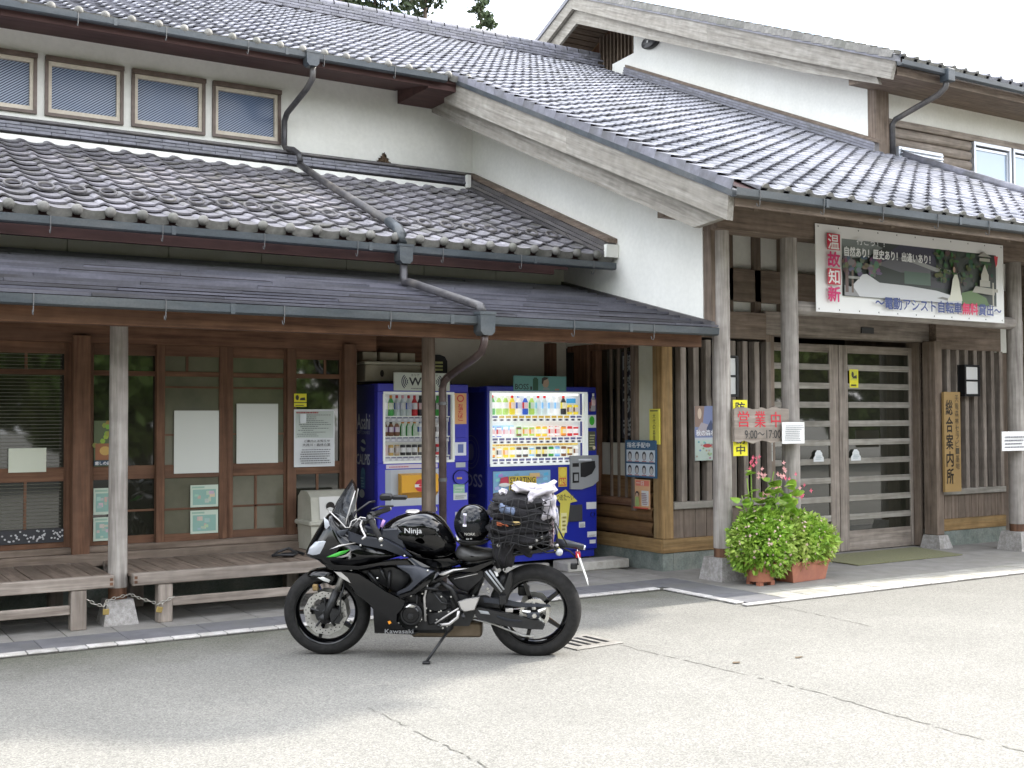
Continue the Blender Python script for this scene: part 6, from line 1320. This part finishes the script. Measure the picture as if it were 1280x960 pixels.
for yy in (.062, -.067):
    disc(wf_, .108, .148, yy, .0035, holes=yy > 0); obj('disc_carrier', MB().lathe([(.03, yy-.002), (.075, yy+.004), (.075, yy+.008), (.03, yy+.012)], (0, 0, 0), 'y', 10), mblk, wf_)
    for k in range(10 if yy > 0 else 0): a = 2*PI*k/10; obj('disc_bolt', MB().lathe([(.008, 0), (.008, .008), (.0005, .009)], (.105*math.cos(a), yy+.004, .105*math.sin(a)), 'y', 8), steel, wf_); 
    for k in range(5 if yy > 0 else 0): a = 2*PI*k/5+.3; mb = MB(); mb.tube([(.05*math.cos(a), yy+.006, .05*math.sin(a)), (.11*math.cos(a), yy+.006, .11*math.sin(a))], .009, 6); obj('carrier_arm', mb, mblk, wf_)
mb = MB(); n = 44; vs = []; fs = []
for k in range(n*2): a = PI*k/n; r_ = .105 if k % 2 else .099; vs += [(r_*math.cos(a), .100, r_*math.sin(a)), (r_*math.cos(a), .106, r_*math.sin(a)), (.078*math.cos(a), .106, .078*math.sin(a)), (.078*math.cos(a), .100, .078*math.sin(a))]
for k in range(n*2): a, b2 = 4*k, 4*((k+1) % (n*2)); fs += [(a, a+1, b2+1, b2), (a+1, a+2, b2+2, b2+1), (a+2, a+3, b2+3, b2+2), (a+3, a, b2, b2+3)]
obj('sprocket', MB().add(vs, fs), steel, wr_)
for k in range(5): a = 2*PI*k/5+.2; obj('sprocket_arm', MB().tube([(.03*math.cos(a), .100, .03*math.sin(a)), (.085*math.cos(a), .103, .085*math.sin(a))], [.016, .012], 6), steel, wr_)
obj('sprocket_carrier', MB().lathe([(.001, .09), (.055, .09), (.058, .07), (.058, .03)], (0, 0, 0), 'y', 20), mblk, wr_, smooth=40)
disc(wr_, .07, .11, -.09, .003, holes=False)

# forks, fender, brake caliper
for sg in (1, -1):
    v = .098*sg
    bp_('fork_tube', MB().tube([Q(213, 585, 0)+Vector((0, v, 0)), Q(262, 470, 0)+Vector((0, v, 0))], [.026, .029], 14), mblk, 'all'); bp_('fork_stanchion', MB().tube([Q(258, 478, 0)+Vector((0, v, 0)), Q(345, 270, 0)+Vector((0, v, 0))], .020, 12), steel, 'all')
    bp_('fork_foot', MB().tube([Q(202, 562, 0)+Vector((0, v, 0)), Q(226, 590, 0)+Vector((0, v, 0))], [.030, .022], 10), mblk, 'all')
    bp_('brake_caliper', MB().prism([(-.105, .325), (-.06, .345), (-.04, .30), (-.05, .25), (-.10, .235), (-.125, .27)], 'y', .078*sg if sg > 0 else -.125, .125 if sg > 0 else -.078), mblk, 40)
rod('brake_hose', [(235, 600, .12), (262, 560, .13), (268, 500, .13), (285, 440, .11)], .006, mblk)
bp_('caliper_bracket', MB().box(.045, .085, .066, .09, .455, .50, ch=.006), gold, 40)
fen = puff('front_fender', [(134, 418), (150, 402), (185, 392), (235, 390), (262, 404), (268, 440), (250, 462), (222, 450), (205, 436), (170, 424)], .085, gloss, it=1, pw=.25)
panel('fender_stripe', [(178, 428), (200, 424), (228, 437), (222, 447), (200, 440)], .088, white_p, depth=.006, edge=.003, both=False)
# cowl and fairings
def nose(U_, V_): t = min(1, max(0, (U_-130)/190)); return .34+.66*t**.6
cowl = [(132, 338), (140, 318), (170, 262), (212, 196), (236, 178), (262, 205), (296, 236), (352, 262), (420, 270), (500, 312), (520, 338), (470, 352), (400, 372), (330, 388), (250, 392), (205, 378), (180, 358), (150, 352)]
puff('upper_cowl', cowl, .185, gloss, wf=nose, c=(300, 330), pw=.22, it=2, levels=11)
panel('headlight', [(141, 336), (150, 312), (172, 290), (216, 284), (205, 310), (190, 338), (160, 342)], .19, lens, vf=nose, depth=.02, edge=.008)
panel('nose_lens', [(205, 196), (222, 208), (232, 236), (222, 250), (208, 236)], .165, lens, vf=nose, depth=.02, edge=.006)
panel('cowl_vent', [(228, 278), (260, 246), (300, 240), (285, 262), (250, 284)], .178, matte, vf=nose, depth=.02, edge=.004, both=False)
panel('green_stripe', [(212, 348), (262, 326), (304, 316), (288, 330), (250, 346)], .199, green, vf=nose, depth=.012, edge=.003)
panel('silver_stripe', [(250, 348), (290, 336), (310, 320), (300, 342), (270, 350)], .198, silver, vf=nose, depth=.012, edge=.003)
panel('cowl_slot', [(225, 318), (262, 300), (330, 288), (326, 292), (262, 306)], .198, silver, vf=nose, depth=.012, edge=.002)
panel('upper_side_panel', [(296, 246), (352, 266), (440, 276), (500, 306), (545, 344), (512, 346), (440, 318), (350, 300), (300, 284)], .205, matte, depth=.05)
panel('lower_cowl_panel', [(205, 372), (262, 376), (330, 380), (430, 362), (540, 348), (610, 384), (560, 384), (500, 372), (420, 376), (340, 392), (250, 398), (215, 390)], .215, gloss, depth=.05)
panel('side_wing', [(480, 374), (560, 376), (628, 398), (580, 434), (532, 476), (486, 492), (480, 480), (520, 462), (545, 436), (528, 404)], .235, matte, depth=.05, lab='satin blue-grey boomerang-shaped side fairing')
panel('side_wing', [(486, 494), (536, 478), (590, 434), (640, 398), (652, 404), (600, 450), (550, 486), (490, 506)], .236, gloss, depth=.04)
panel('lower_fairing', [(236, 392), (262, 392), (330, 402), (390, 440), (440, 474), (494, 500), (520, 512), (506, 545), (486, 566), (484, 598), (520, 628), (500, 636), (394, 636), (390, 545), (372, 524), (318, 480), (285, 432)], .205, gloss, inset=.93, depth=.06)
panel('belly_cowl', [(394, 600), (484, 604), (522, 628), (560, 632), (548, 642), (398, 637)], .20, gloss, depth=.1)
panel('radiator_shroud', [(330, 396), (470, 378), (530, 408), (534, 440), (486, 484), (440, 462), (390, 430)], .150, mblk, depth=.12)
for a, b2 in (((372, 400), (412, 455)), ((420, 386), (440, 440)), ((455, 400), (452, 466))): rod('frame_tube', [(*a, .165), (*b2, .165)], .011, black_p)
for p in ((345, 300), (512, 340), (425, 300), (600, 395), (408, 425)): bp_('screw', MB().lathe([(.007, 0), (.0005, .004)], Q(*p, .215 if p[0] < 590 else .245), 'y', 8), steel)
def decal(name, x0_, y0_, x1_, y1q, v, f, base=None, parent=bike, hz=False):
    a, b2, c = Q(x0_, y1q, v), Q(x1_, y1q, v), Q(x0_, y0_, v); s = Sheet(a, (b2-a), (0, 0, 1), (b2-a).length, abs(c.z-a.z), base or (0, 0, 0), th=.001)
    s.u = (b2-a).normalized(); s.n = Vector((0, 1, 0))
    if base is None: s.mb = MB()
    f(s); return s.build(name, parent)
decal('lettering', 432, 618, 545, 638, .208, lambda s: s.text('Kawasaki', .02, .98, .1, .9, (.22, .22, .22), .02))
panel('turn_signal', [(444, 590), (456, 587), (461, 597), (450, 603)], .210, orange, depth=.02, both=False)
panel('front_indicator_panel', [(240, 398), (268, 400), (296, 425), (310, 448), (296, 440), (262, 420)], .212, silver, depth=.02, both=False)
# windscreen and cockpit
scr = []; rows_ = [((232, 178), .115), ((262, 130), .12), ((290, 90), .10), ((318, 52), .035)]
fr2 = [((236, 180), (300, 226)), ((256, 140), (306, 196)), ((285, 95), (318, 150)), ((315, 54), (332, 96))]
vs = []; wds = (.125, .125, .105, .055)
for (a, b2), w_ in zip(fr2, wds):
    for t in (-1, -.75, -.4, 0, .4, .75, 1): q = abs(t)**1.8; vs.append(Q(a[0]+(b2[0]-a[0])*q, a[1]+(b2[1]-a[1])*q, 0)+Vector((0, w_*t, 0)))
mb = MB().add(vs, [(r_*7+i, r_*7+i+1, (r_+1)*7+i+1, (r_+1)*7+i) for r_ in range(3) for i in range(6)]); sc_o = bp_('windscreen', mb, smoke, 'all')
for i, nm in ((0, 'screen_edge'), (6, 'screen_edge')): obj(nm, MB().tube([vs[i], vs[7+i], vs[14+i], vs[21+i]], .004, 6), silver, sc_o, smooth='all')
rod('screen_trim', [(226, 172, .13), (262, 205, .15), (288, 234, .16), (304, 234, .16), (312, 210, .15), (330, 202, .14), (350, 206, .13)], .0045, silver)
rod('screen_trim', [(298, 190, .10), (300, 225, .12), (318, 235, .12), (326, 215, .1), (312, 180, .08)], .006, mblk)
bp_('instrument_cowl', MB().box(*sorted((Q(270, 0).x, Q(350, 0).x)), -.11, .11, Q(0, 262).z, Q(0, 215).z, ch=.02), mblk, 40)
bp_('instrument_panel', MB().prism([(Q(295, 0).x, Q(0, 222).z), (Q(320, 0).x, Q(0, 180).z), (Q(326, 0).x, Q(0, 184).z), (Q(304, 0).x, Q(0, 228).z)], 'y', -.08, .08), black_p)
hb = bp_('handlebar', MB().tube([Q(352, 235, 0)+Vector((0, .10, 0)), Q(372, 225, 0)+Vector((0, .17, 0)), Q(392, 232, 0)+Vector((0, .30, 0))], .012, 8), mblk, 'all')
hb2 = bp_('handlebar', MB().tube([Q(352, 235, 0)+Vector((0, -.10, 0)), Q(372, 215, 0)+Vector((0, -.17, 0)), Q(392, 212, 0)+Vector((0, -.30, 0))], .012, 8), mblk, 'all')
for h_, a, b2 in ((hb, Q(386, 208, .20), Q(420, 268, .36)), (hb2, Q(392, 196, -.18), Q(452, 182, -.40))):
    obj('grip', MB().tube([a, b2], .019, 12), rubber, h_, smooth='all'); obj('bar_end', MB().tube([b2, b2+(b2-a).normalized()*.025], .015, 10), steel, h_, smooth='all'); obj('switch_box', MB().tube([a-(b2-a).normalized()*.045, a], .024, 8), black_p, h_)
rod('clutch_lever', [(352, 205, .19), (345, 222, .24), (352, 240, .30), (364, 262, .34), (352, 270, .37)], .0075, silver); rod('lever_bracket', [(340, 232, .18), (352, 205, .19), (378, 210, .19)], .012, mblk)
rod('brake_lever', [(388, 178, -.18), (420, 168, -.26), (470, 170, -.36)], .007, mblk)
rod('mirror_arm', [(300, 205, -.12), (380, 150, -.22), (400, 150, -.30)], .008, black_p); bp_('mirror', MB().box(Q(442, 0).x, Q(392, 0).x, -.36, -.30, Q(0, 160).z, Q(0, 134).z, ch=.012), black_p, 40)
bp_('mirror_end', MB().box(Q(500, 0).x, Q(440, 0).x, -.365, -.315, Q(0, 158).z, Q(0, 140).z, ch=.010), mblk, 40)
rod('cable', [(340, 240, .12), (400, 195, .16), (430, 205, .10), (420, 250, .08)], .006, black_p); rod('cable', [(300, 250, .1), (345, 195, .15), (400, 205, .12), (405, 235, .1)], .005, silver)
rod('cable_sleeve', [(424, 232, .17), (436, 205, .16)], .011, mat('violet_sleeve', (.45, .25, .50), rough=.5))
# tank, seat, tail
def tankw(U_, V_): return 1-.35*max(0, min(1, (V_-270)/90)) if U_ < 620 else (1-.35*max(0, min(1, (V_-270)/90)))*(1-.45*max(0, min(1, (U_-620)/90)))
puff('fuel_tank', [(422, 248), (450, 214), (500, 190), (560, 176), (616, 180), (656, 202), (690, 250), (714, 300), (700, 345), (610, 356), (540, 330), (470, 290)], .185, gloss, wf=tankw, c=(585, 275), pw=.30, it=1, levels=13)
panel('tank_side_cover', [(428, 240), (486, 236), (500, 262), (520, 318), (480, 296), (424, 268)], .172, matte, depth=.04)
panel('tank_crease', [(482, 226), (520, 212), (585, 210), (645, 240), (630, 262), (560, 268), (512, 262)], .183, gloss, inset=.8, depth=.02, edge=.012)
decal('lettering', 512, 234, 580, 262, .186, lambda s: s.text('Ninja', .02, .98, .05, .95, (.50, .50, .50), .02))
bp_('filler_cap', MB().lathe([(.001, .012), (.045, .012), (.052, 0)], Q(545, 180), 'z', 20), silver, 40)
panel('tank_pad', [(585, 186), (606, 190), (604, 200), (583, 194)], .06, white_p, depth=.02, edge=.004); panel('tank_pad', [(612, 192), (630, 200), (627, 210), (609, 202)], .06, white_p, depth=.02, edge=.004)
panel('seat_edge_sticker', [(706, 262), (720, 280), (724, 294), (712, 284)], .10, white_p, depth=.02, edge=.004, both=False)
panel('tank_lower_cover', [(506, 318), (560, 344), (620, 356), (694, 350), (730, 372), (700, 384), (640, 394), (590, 378), (530, 344)], .150, gloss, depth=.06)
puff('rider_seat', [(700, 342), (716, 306), (740, 302), (800, 322), (862, 326), (868, 350), (780, 368), (735, 362)], .15, seat_m, it=1, pw=.35)
puff('tail_cowl', [(700, 362), (780, 366), (868, 346), (860, 300), (930, 292), (1040, 290), (1110, 300), (1080, 322), (960, 330), (880, 372), (800, 402), (740, 400)], .12, gloss, it=1, pw=.3)
panel('frame_cover', [(612, 436), (640, 404), (700, 386), (770, 384), (862, 354), (866, 364), (790, 404), (700, 400), (650, 430), (640, 444)], .165, gloss, depth=.04)
panel('frame_cover_highlight', [(640, 414), (696, 392), (756, 388), (700, 398), (660, 416)], .168, silver, depth=.006, edge=.002, both=False)
panel('side_cover', [(672, 424), (790, 398), (850, 386), (800, 440), (752, 482), (716, 470), (690, 446)], .14, mblk, depth=.1)
rod('side_cover_edge', [(700, 430, .145), (790, 410, .145)], .003, silver)
# engine and frame
eng = bp_('engine_block', MB().box(Q(700, 0).x, Q(455, 0).x, -.16, .13, Q(0, 628).z, Q(0, 470).z, ch=.03), mblk, 40)
obj('cylinder_head', MB().box(Q(640, 0).x, Q(500, 0).x, -.15, .12, Q(0, 480).z, Q(0, 395).z, ch=.02), mblk, eng)
def cyl(name, U_, V_, r_, v0, v1, m, n=24, parent=eng): return obj(name, MB().lathe([(r_, v0), (r_, v1-.008), (r_*.88, v1), (.001, v1+.002)], tuple(Vector((Q(U_, V_, v1).x, 0, Q(U_, V_, v1).z))), 'y', n), m, parent, smooth=35)
cyl('generator_cover', 533, 566, .078, .10, .185, mblk); cyl('generator_ring', 533, 566, .060, .185, .192, gloss); cyl('generator_cap', 533, 572, .022, .192, .200, mblk)
panel('engine_highlight', [(508, 538), (530, 524), (556, 532), (548, 540), (528, 536)], .196, steel, depth=.01, edge=.003, both=False, parent=eng)
panel('clutch_cover', [(570, 500), (600, 478), (650, 482), (680, 510), (676, 548), (630, 556), (590, 550)], .165, mblk, depth=.06, both=False, parent=eng)
panel('sprocket_cover', [(590, 560), (640, 556), (690, 540), (700, 560), (650, 600), (600, 606)], .160, mblk, depth=.06, both=False, parent=eng)
rg = random.Random(77)
for i in range(26): U_, V_ = rg.uniform(470, 690), rg.uniform(480, 620); obj('engine_bolt', MB().lathe([(.0065, 0), (.0065, .007), (.0005, .008)], tuple(Q(U_, V_, rg.uniform(.15, .175))), 'y', 7), steel, eng)
for pts, r_, m_ in (([(545, 470, .15), (560, 500, .17), (556, 545, .17)], .010, black_p), ([(560, 450, .15), (590, 465, .17), (640, 470, .16)], .012, black_p), ([(600, 440, .16), (586, 500, .17), (590, 590, .17)], .008, silver), ([(500, 500, .15), (520, 520, .17)], .012, black_p), ([(620, 480, .17), (650, 520, .18), (690, 525, .16)], .007, mblk)): rod('hose', pts, r_, m_)
for a, b2, c in (((640, 436), (690, 470), (720, 540)), ((520, 470), (560, 440), (640, 436)), ((655, 440), (612, 470), (580, 520))): rod('frame_tube', [(*a, .14), (*b2, .15), (*c, .14)], .019, mblk)
bp_('frame_plate', MB().prism([tuple(Q(*p).xz) for p in ((690, 470), (760, 490), (790, 540), (760, 600), (700, 600), (680, 540))], 'y', -.10, .11), mblk, 40)
panel('heel_guard', [(712, 516), (745, 504), (798, 497), (790, 518), (778, 548), (735, 556), (722, 545)], .185, silver, depth=.02, both=False, lab='silver heel guard plate')
rod('foot_peg', [(728, 560, .14), (736, 572, .26)], .012, mblk); rod('gear_lever', [(626, 598, .20), (680, 562, .20), (716, 540, .19)], .006, silver); rod('gear_pedal', [(640, 605, .20), (680, 600, .20), (712, 575, .19), (716, 550, .19)], .011, silver); rod('gear_toe', [(644, 604, .19), (640, 606, .24)], .010, black_p)
st = bp_('side_stand', MB().tube([Q(688, 588, .13), Q(672, 632, .17)], [.016, .012], 8), mblk, 'all')
ft = BM.inverted() @ Vector((3.52, 6.92, .012)); ft = Vector((Q(622, 748).x+.02, .33, ft.z)); g0 = (BM @ ft); ft.z -= g0.z-.012
obj('stand_leg', MB().tube([Q(672, 632, .17), ft], .0095, 8), mblk, st, smooth='all'); obj('stand_foot', MB().box(ft.x-.028, ft.x+.022, ft.y-.02, ft.y+.02, ft.z-.008, ft.z+.006, ch=.003), mblk, st)
bp_('muffler', MB().box(Q(806, 0).x, Q(540, 0).x, -.10, .07, Q(0, 650).z, Q(0, 592).z, ch=.015), exm, 40); rod('exhaust_pipe', [(470, 470, 0), (420, 540, -.02), (440, 610, 0), (540, 630, 0)], .022, exm)
# swingarm, chain, shock, rear hanger
for sg in (1, -1):
    mb = MB(); P_ = [(786, 536), (800, 530), (900, 552), (1030, 582), (1044, 594), (1036, 612), (985, 610), (900, 600), (800, 574), (784, 560)]; y_ = .125*sg
    mb.prism([tuple(Q(p[0], p[1]-4, 0).xz) for p in P_], 'y', y_-.022, y_+.022); bp_('swingarm', mb, mblk, 40)
panel('swingarm_sticker', [(790, 548), (828, 554), (836, 566), (800, 562)], .152, grey_p, depth=.004, edge=.001, both=False); panel('swingarm_rib', [(860, 568), (900, 580), (958, 588), (952, 594), (900, 590), (862, 576)], .152, matte, depth=.006, edge=.002, both=False)
panel('chain_guard', [(796, 498), (870, 504), (960, 522), (1060, 528), (1066, 538), (960, 540), (880, 530), (800, 520)], .12, matte, depth=.03, both=False); panel('swingarm_brace', [(760, 500), (820, 494), (880, 520), (870, 544), (780, 536)], .115, mblk, depth=.08, both=False)
ch1 = rod('chain_run', [(760, 582, .10), (850, 604, .10), (960, 648, .10), (1000, 650, .10)], .0075, steel); 
axl = Vector((-1.436, 0, .306)); obj('axle_plate', MB().box(axl.x-.035, axl.x+.05, .140, .156, axl.z-.02, axl.z+.018, ch=.005), matte, bike); bp_('axle_nut', MB().lathe([(.016, .155), (.016, .175), (.001, .176)], axl, 'y', 6), steel)
panel('rear_hanger', [(806, 400), (830, 388), (850, 398), (868, 440), (890, 470), (900, 440), (914, 400), (924, 404), (916, 470), (900, 520), (872, 524), (868, 486), (840, 456), (812, 424)], .155, mblk, inset=.9, depth=.03, both=False)
for a, b2 in (((820, 400), (880, 478)), ((834, 396), (888, 470))): rod('hanger_bar', [(*a, .16), (*b2, .165)], .007, grey_p)
panel('reservoir', [(838, 394), (866, 406), (868, 420), (846, 424)], .150, white_p, depth=.04, both=False); panel('link_box', [(868, 492), (896, 488), (900, 524), (872, 530)], .175, black_p, depth=.04, both=False); bp_('reflector', MB().box(Q(925, 0).x, Q(896, 0).x, .10, .12, Q(0, 548).z, Q(0, 532).z, ch=.004), silver)
bp_('caliper', MB().box(-1.40, -1.32, -.07, -.02, .40, .47, ch=.01), mblk)
puff('inner_fender', [(880, 400), (905, 420), (898, 470), (870, 500), (850, 470), (862, 420)], .07, mblk, it=0)
for i in range(9): U_, V_ = rg.uniform(770, 850), rg.uniform(420, 500); bp_('shock_bolt', MB().lathe([(.008, 0), (.008, .008), (.0005, .009)], tuple(Q(U_, V_, rg.uniform(.06, .13))), 'y', 7), steel)
bp_('shock', MB().tube([Q(800, 420, 0), Q(745, 560, 0)], .035, 12), mblk, 'all')
# tail light, indicators, plate
tlt = bp_('tail_light', MB().tube([Q(1085, 296, 0), Q(1130, 302, 0), Q(1190, 314, 0)], [.03, .028, .020], 10), matte, 'all'); obj('lamp_end', MB().tube([Q(1188, 314, 0), Q(1196, 316, 0)], .016, 10), lens, tlt)
rod('indicator_stalk', [(1080, 310, .06), (1096, 324, .13)], .007, black_p); bp_('indicator', MB().lathe([(.001, .17), (.018, .168), (.026, .15), (.020, .12), (.001, .115)], Q(1098, 328, .15)*Vector((1, 0, 1)), 'y', 12), lens, 'all')
rod('plate_stay', [(1100, 312, .02), (1140, 330, .02), (1166, 356, .02), (1168, 380, .01)], .007, black_p); bp_('plate_lamp', MB().box(Q(1166, 0).x, Q(1140, 0).x, -.03, .03, Q(0, 396).z, Q(0, 376).z, ch=.006), black_p, 40)
a, b2 = Q(1166, 334), Q(1204, 446); d = (b2-a); np_ = MB(); w_ = .115
np_.add([a+Vector((0, -w_, 0)), a+Vector((0, w_, 0)), b2+Vector((0, w_, 0)), b2+Vector((0, -w_, 0))]+[q+Vector((-.004, 0, .002)) for q in (a+Vector((0, -w_, 0)), a+Vector((0, w_, 0)), b2+Vector((0, w_, 0)), b2+Vector((0, -w_, 0)))], [(0, 1, 2, 3), (7, 6, 5, 4), (0, 4, 5, 1), (1, 5, 6, 2), (2, 6, 7, 3), (3, 7, 4, 0)])
bp_('number_plate', np_, white_p, False); bp_('red_reflector', MB().box(Q(1172, 0).x-.01, Q(1160, 0).x, -.03, .05, Q(0, 350).z, Q(0, 332).z), mat('red_lens', (.5, .02, .03), rough=.2))

# helmet on the seat
hl = empty('helmet', (0, 0, 0), 'glossy black open-face helmet with white marks resting on the motorcycle seat', 'helmet'); hl.matrix_world = BM @ Matrix.Translation(Q(771, 224, 0)+Vector((0, .02, 0)))
prof = []
for k in range(15): t = PI*k/14*.86; prof.append((.126*math.sin(t)**.92 if k else .0005, .135*math.cos(t)))
obj('shell', MB().lathe(prof, (0, 0, 0), 'z', 36, sc=(1.0, .96)), gloss, hl, smooth='all')
obj('lining', MB().lathe([(.112, -.118), (.09, -.135), (.05, -.10), (.001, -.09)], (0, 0, 0), 'z', 28), seat_m, hl, smooth='all')
obj('visor', MB().add([(.130*math.cos(a)*math.cos(b3)*1.0, .127*math.sin(a)*math.cos(b3), .128*math.sin(b3)+.005) for b3 in [R(x) for x in (-22, -5, 12, 28, 42)] for a in [R(x) for x in range(20, 161, 14)]], [(r_*11+i, r_*11+i+1, (r_+1)*11+i+1, (r_+1)*11+i) for r_ in range(4) for i in range(10)]), smoke, hl, smooth='all')
obj('rim', MB().lathe([(.119, -.112), (.124, -.108), (.122, -.098)], (0, 0, 0), 'z', 36, sc=(1, .96)), black_p, hl, smooth='all')
def hdec(x0_, x1_, z0_, z1q, f, nm='lettering'):
    def cv(p): r2 = math.sqrt(max(.0004, 1-(p[0]/.128)**2-(p[2]/.138)**2)); return (p[0], .1255*r2+.0045, p[2])
    s = Sheet((x1_, 0, z0_), (-1, 0, 0), (0, 0, 1), x1_-x0_, z1q-z0_, (0, 0, 0)); s.mb = MB(); f(s); s.mb.v = [cv(p) for p in s.mb.v]; return s.build(nm, hl)
hdec(-.03, .045, -.062, -.042, lambda s: s.text('NORK', .02, .98, .05, .95, (.62, .60, .56), .02)); hdec(.015, .036, -.095, -.084, lambda s: s.rect(0, 1, 0, 1, (.7, .7, .7)), 'white_mark'); hdec(-.005, .007, -.092, -.081, lambda s: s.rect(0, 1, 0, 1, (.7, .7, .7)), 'white_mark')
hdec(.03, .055, .0, .085, lambda s: (s.rect(0, 1, 0, 1, (.62, .60, .66)), s.rect(.35, .65, .15, .85, (.15, .12, .18))), 'tall_mark')

# luggage strapped under a cargo net
cloth = mat('black_cloth', (.005, .0045, .0055), (.016, .014, .017), scale=14, rough=.85, bump=.6, bdist=.02); cloth_w = mat('white_cloth', (.36, .335, .36), (.52, .49, .52), scale=9, rough=.85, bump=.5, bdist=.02); cloth_b = mat('blue_cloth', (.06, .09, .16), (.18, .22, .32), scale=12, rough=.85)
lg = empty('luggage_bundle', (0, 0, 0), 'dark folded clothes and white cloth piled under a black cargo net behind the helmet', 'luggage'); lg.matrix_world = BM
rgl = np.random.RandomState(5)
def lump(name, U0, U1, V0, V1, hw, m, seed, amp=.10, e=.42, tilt=0, vo=0):
    c = Q((U0+U1)/2, (V0+V1)/2, 0)+Vector((0, vo, 0)); a, b2 = (U1-U0)/1100, (V1-V0)/1100; r_ = np.random.RandomState(seed); ph = r_.uniform(0, 6, 8); vs = []; fs = []; n, m_ = 46, 24
    from mathutils import noise as NS
    def sg(x, p): return math.copysign(abs(x)**p, x)
    for i in range(m_+1):
        t = -PI/2+PI*i/m_
        for k in range(n):
            f_ = 2*PI*k/n; x, y, z = sg(math.cos(t), e)*sg(math.cos(f_), e)*a, sg(math.cos(t), e)*sg(math.sin(f_), e)*hw, sg(math.sin(t), .75)*b2
            q = 1+amp*(.5*math.sin(9*x/a+ph[0]+3*y/hw)+.4*math.sin(5*y/hw+ph[1]+4*z/b2)+.5*math.sin(6*x/a*.7-5*z/b2+ph[2])+.3*math.sin(14*x/a+ph[3])*math.sin(8*z/b2+ph[4]))
            q += amp*1.3*NS.noise(Vector((x*14+seed, y*9, z*26)))+amp*.7*abs(NS.noise(Vector((x*38, y*30+seed, z*60))))
            vs.append(c+Vector((x*q, y*q, z*q+x*tilt)))
    for i in range(m_):
        for k in range(n): fs.append((i*n+k, i*n+(k+1) % n, (i+1)*n+(k+1) % n, (i+1)*n+k))
    return obj(name, MB().add(vs, fs), m, lg, smooth='all')
lump('folded_clothes', 838, 1062, 238, 292, .19, cloth, 1); lump('folded_clothes', 836, 1072, 196, 252, .20, cloth, 2, tilt=-.05); lump('folded_clothes', 840, 1068, 150, 212, .19, cloth, 3, tilt=.10); lump('folded_clothes', 856, 1050, 108, 172, .17, cloth, 4, tilt=.05); lump('dark_bag', 850, 930, 270, 388, .14, cloth, 5, amp=.06); lump('dark_bag', 900, 1000, 268, 330, .13, cloth, 15, amp=.08, tilt=.5)
lump('white_cloth', 975, 1080, 84, 142, .15, cloth_w, 6, amp=.22, tilt=-.45); lump('white_cloth', 1028, 1084, 118, 205, .17, cloth_w, 7, amp=.20); lump('white_cloth', 874, 902, 94, 118, .10, cloth_w, 8, amp=.2); lump('white_cloth', 925, 1010, 74, 104, .12, cloth_w, 16, amp=.22, tilt=.1)
lump('blue_cloth', 872, 938, 136, 182, .205, cloth_b, 9, tilt=.35, vo=.0); lump('orange_cloth', 862, 916, 206, 220, .215, mat('orange_cloth', (.45, .12, .05), rough=.8), 10, tilt=.12); lump('yellow_cloth', 916, 966, 198, 216, .215, mat('yellow_cloth', (.55, .40, .16), rough=.8), 11); lump('bottle_bag', 1068, 1096, 172, 262, .05, mat('grey_blue_bag', (.18, .2, .3), (.5, .48, .5), scale=20, rough=.6), 12)
lump('strap_bundle', 1058, 1080, 170, 300, .14, mat('speckled_strap', (.10, .04, .06), (.45, .38, .40), scale=60, rough=.7, lo=.45, hi=.55), 13)
def netpt(U_, V_):
    t = max(-1, min(1, (U_-955)/130)); w = max(-1, min(1, (V_-195)/110)); return Q(U_, V_, 0)+Vector((0, .232*(1-abs(t)**5*.35-max(0, -w)**4*.3), 0))
for i in range(9):
    U0 = 846+i*27; rod_ = [netpt(U0+6*math.sin(V_*.05+i), V_)+Vector((0, .004*math.sin(V_*.21+i), 0)) for V_ in range(112+int(abs(i-4)**2*.9), 300, 10)]; obj('net_cord', MB().tube(rod_, .0032, 5), black_p, lg, smooth='all')
for i in range(7):
    V0 = 124+i*26; rod_ = [netpt(U_, V0+7*math.sin(U_*.045+i*1.3)) for U_ in range(842, 1080, 10)]; obj('net_cord', MB().tube(rod_, .0032, 5), black_p, lg, smooth='all')
for pts in ([(850, 270), (848, 330), (872, 380), (884, 400)], [(880, 290), (868, 340), (884, 392)], [(930, 290), (900, 340), (892, 398)], [(1060, 250), (1030, 290), (975, 315), (940, 300)], [(1010, 290), (1060, 300), (1092, 322)], [(1078, 200), (1090, 260), (1094, 316)], [(850, 180), (846, 240), (850, 300)], [(1020, 250), (1000, 300), (1052, 330), (1090, 326)], [(900, 300), (940, 288), (980, 300)], [(1085, 215), (1112, 270), (1128, 300)]):
    obj('bungee_cord', MB().tube([Q(a_, b_, .20-.05*(i_ > 1)) for i_, (a_, b_) in enumerate(pts)], .0055, 6), black_p, lg, smooth='all')
for p in ((868, 300), (1012, 282), (1034, 270), (990, 306), (1090, 300)): obj('hook', MB().lathe([(.010, -.006), (.012, 0), (.001, .006)], Q(*p, .215), 'y', 8), silver, lg, smooth='all')
# small side mirror/lamp disc hanging at the tail
rgx = random.Random(2)
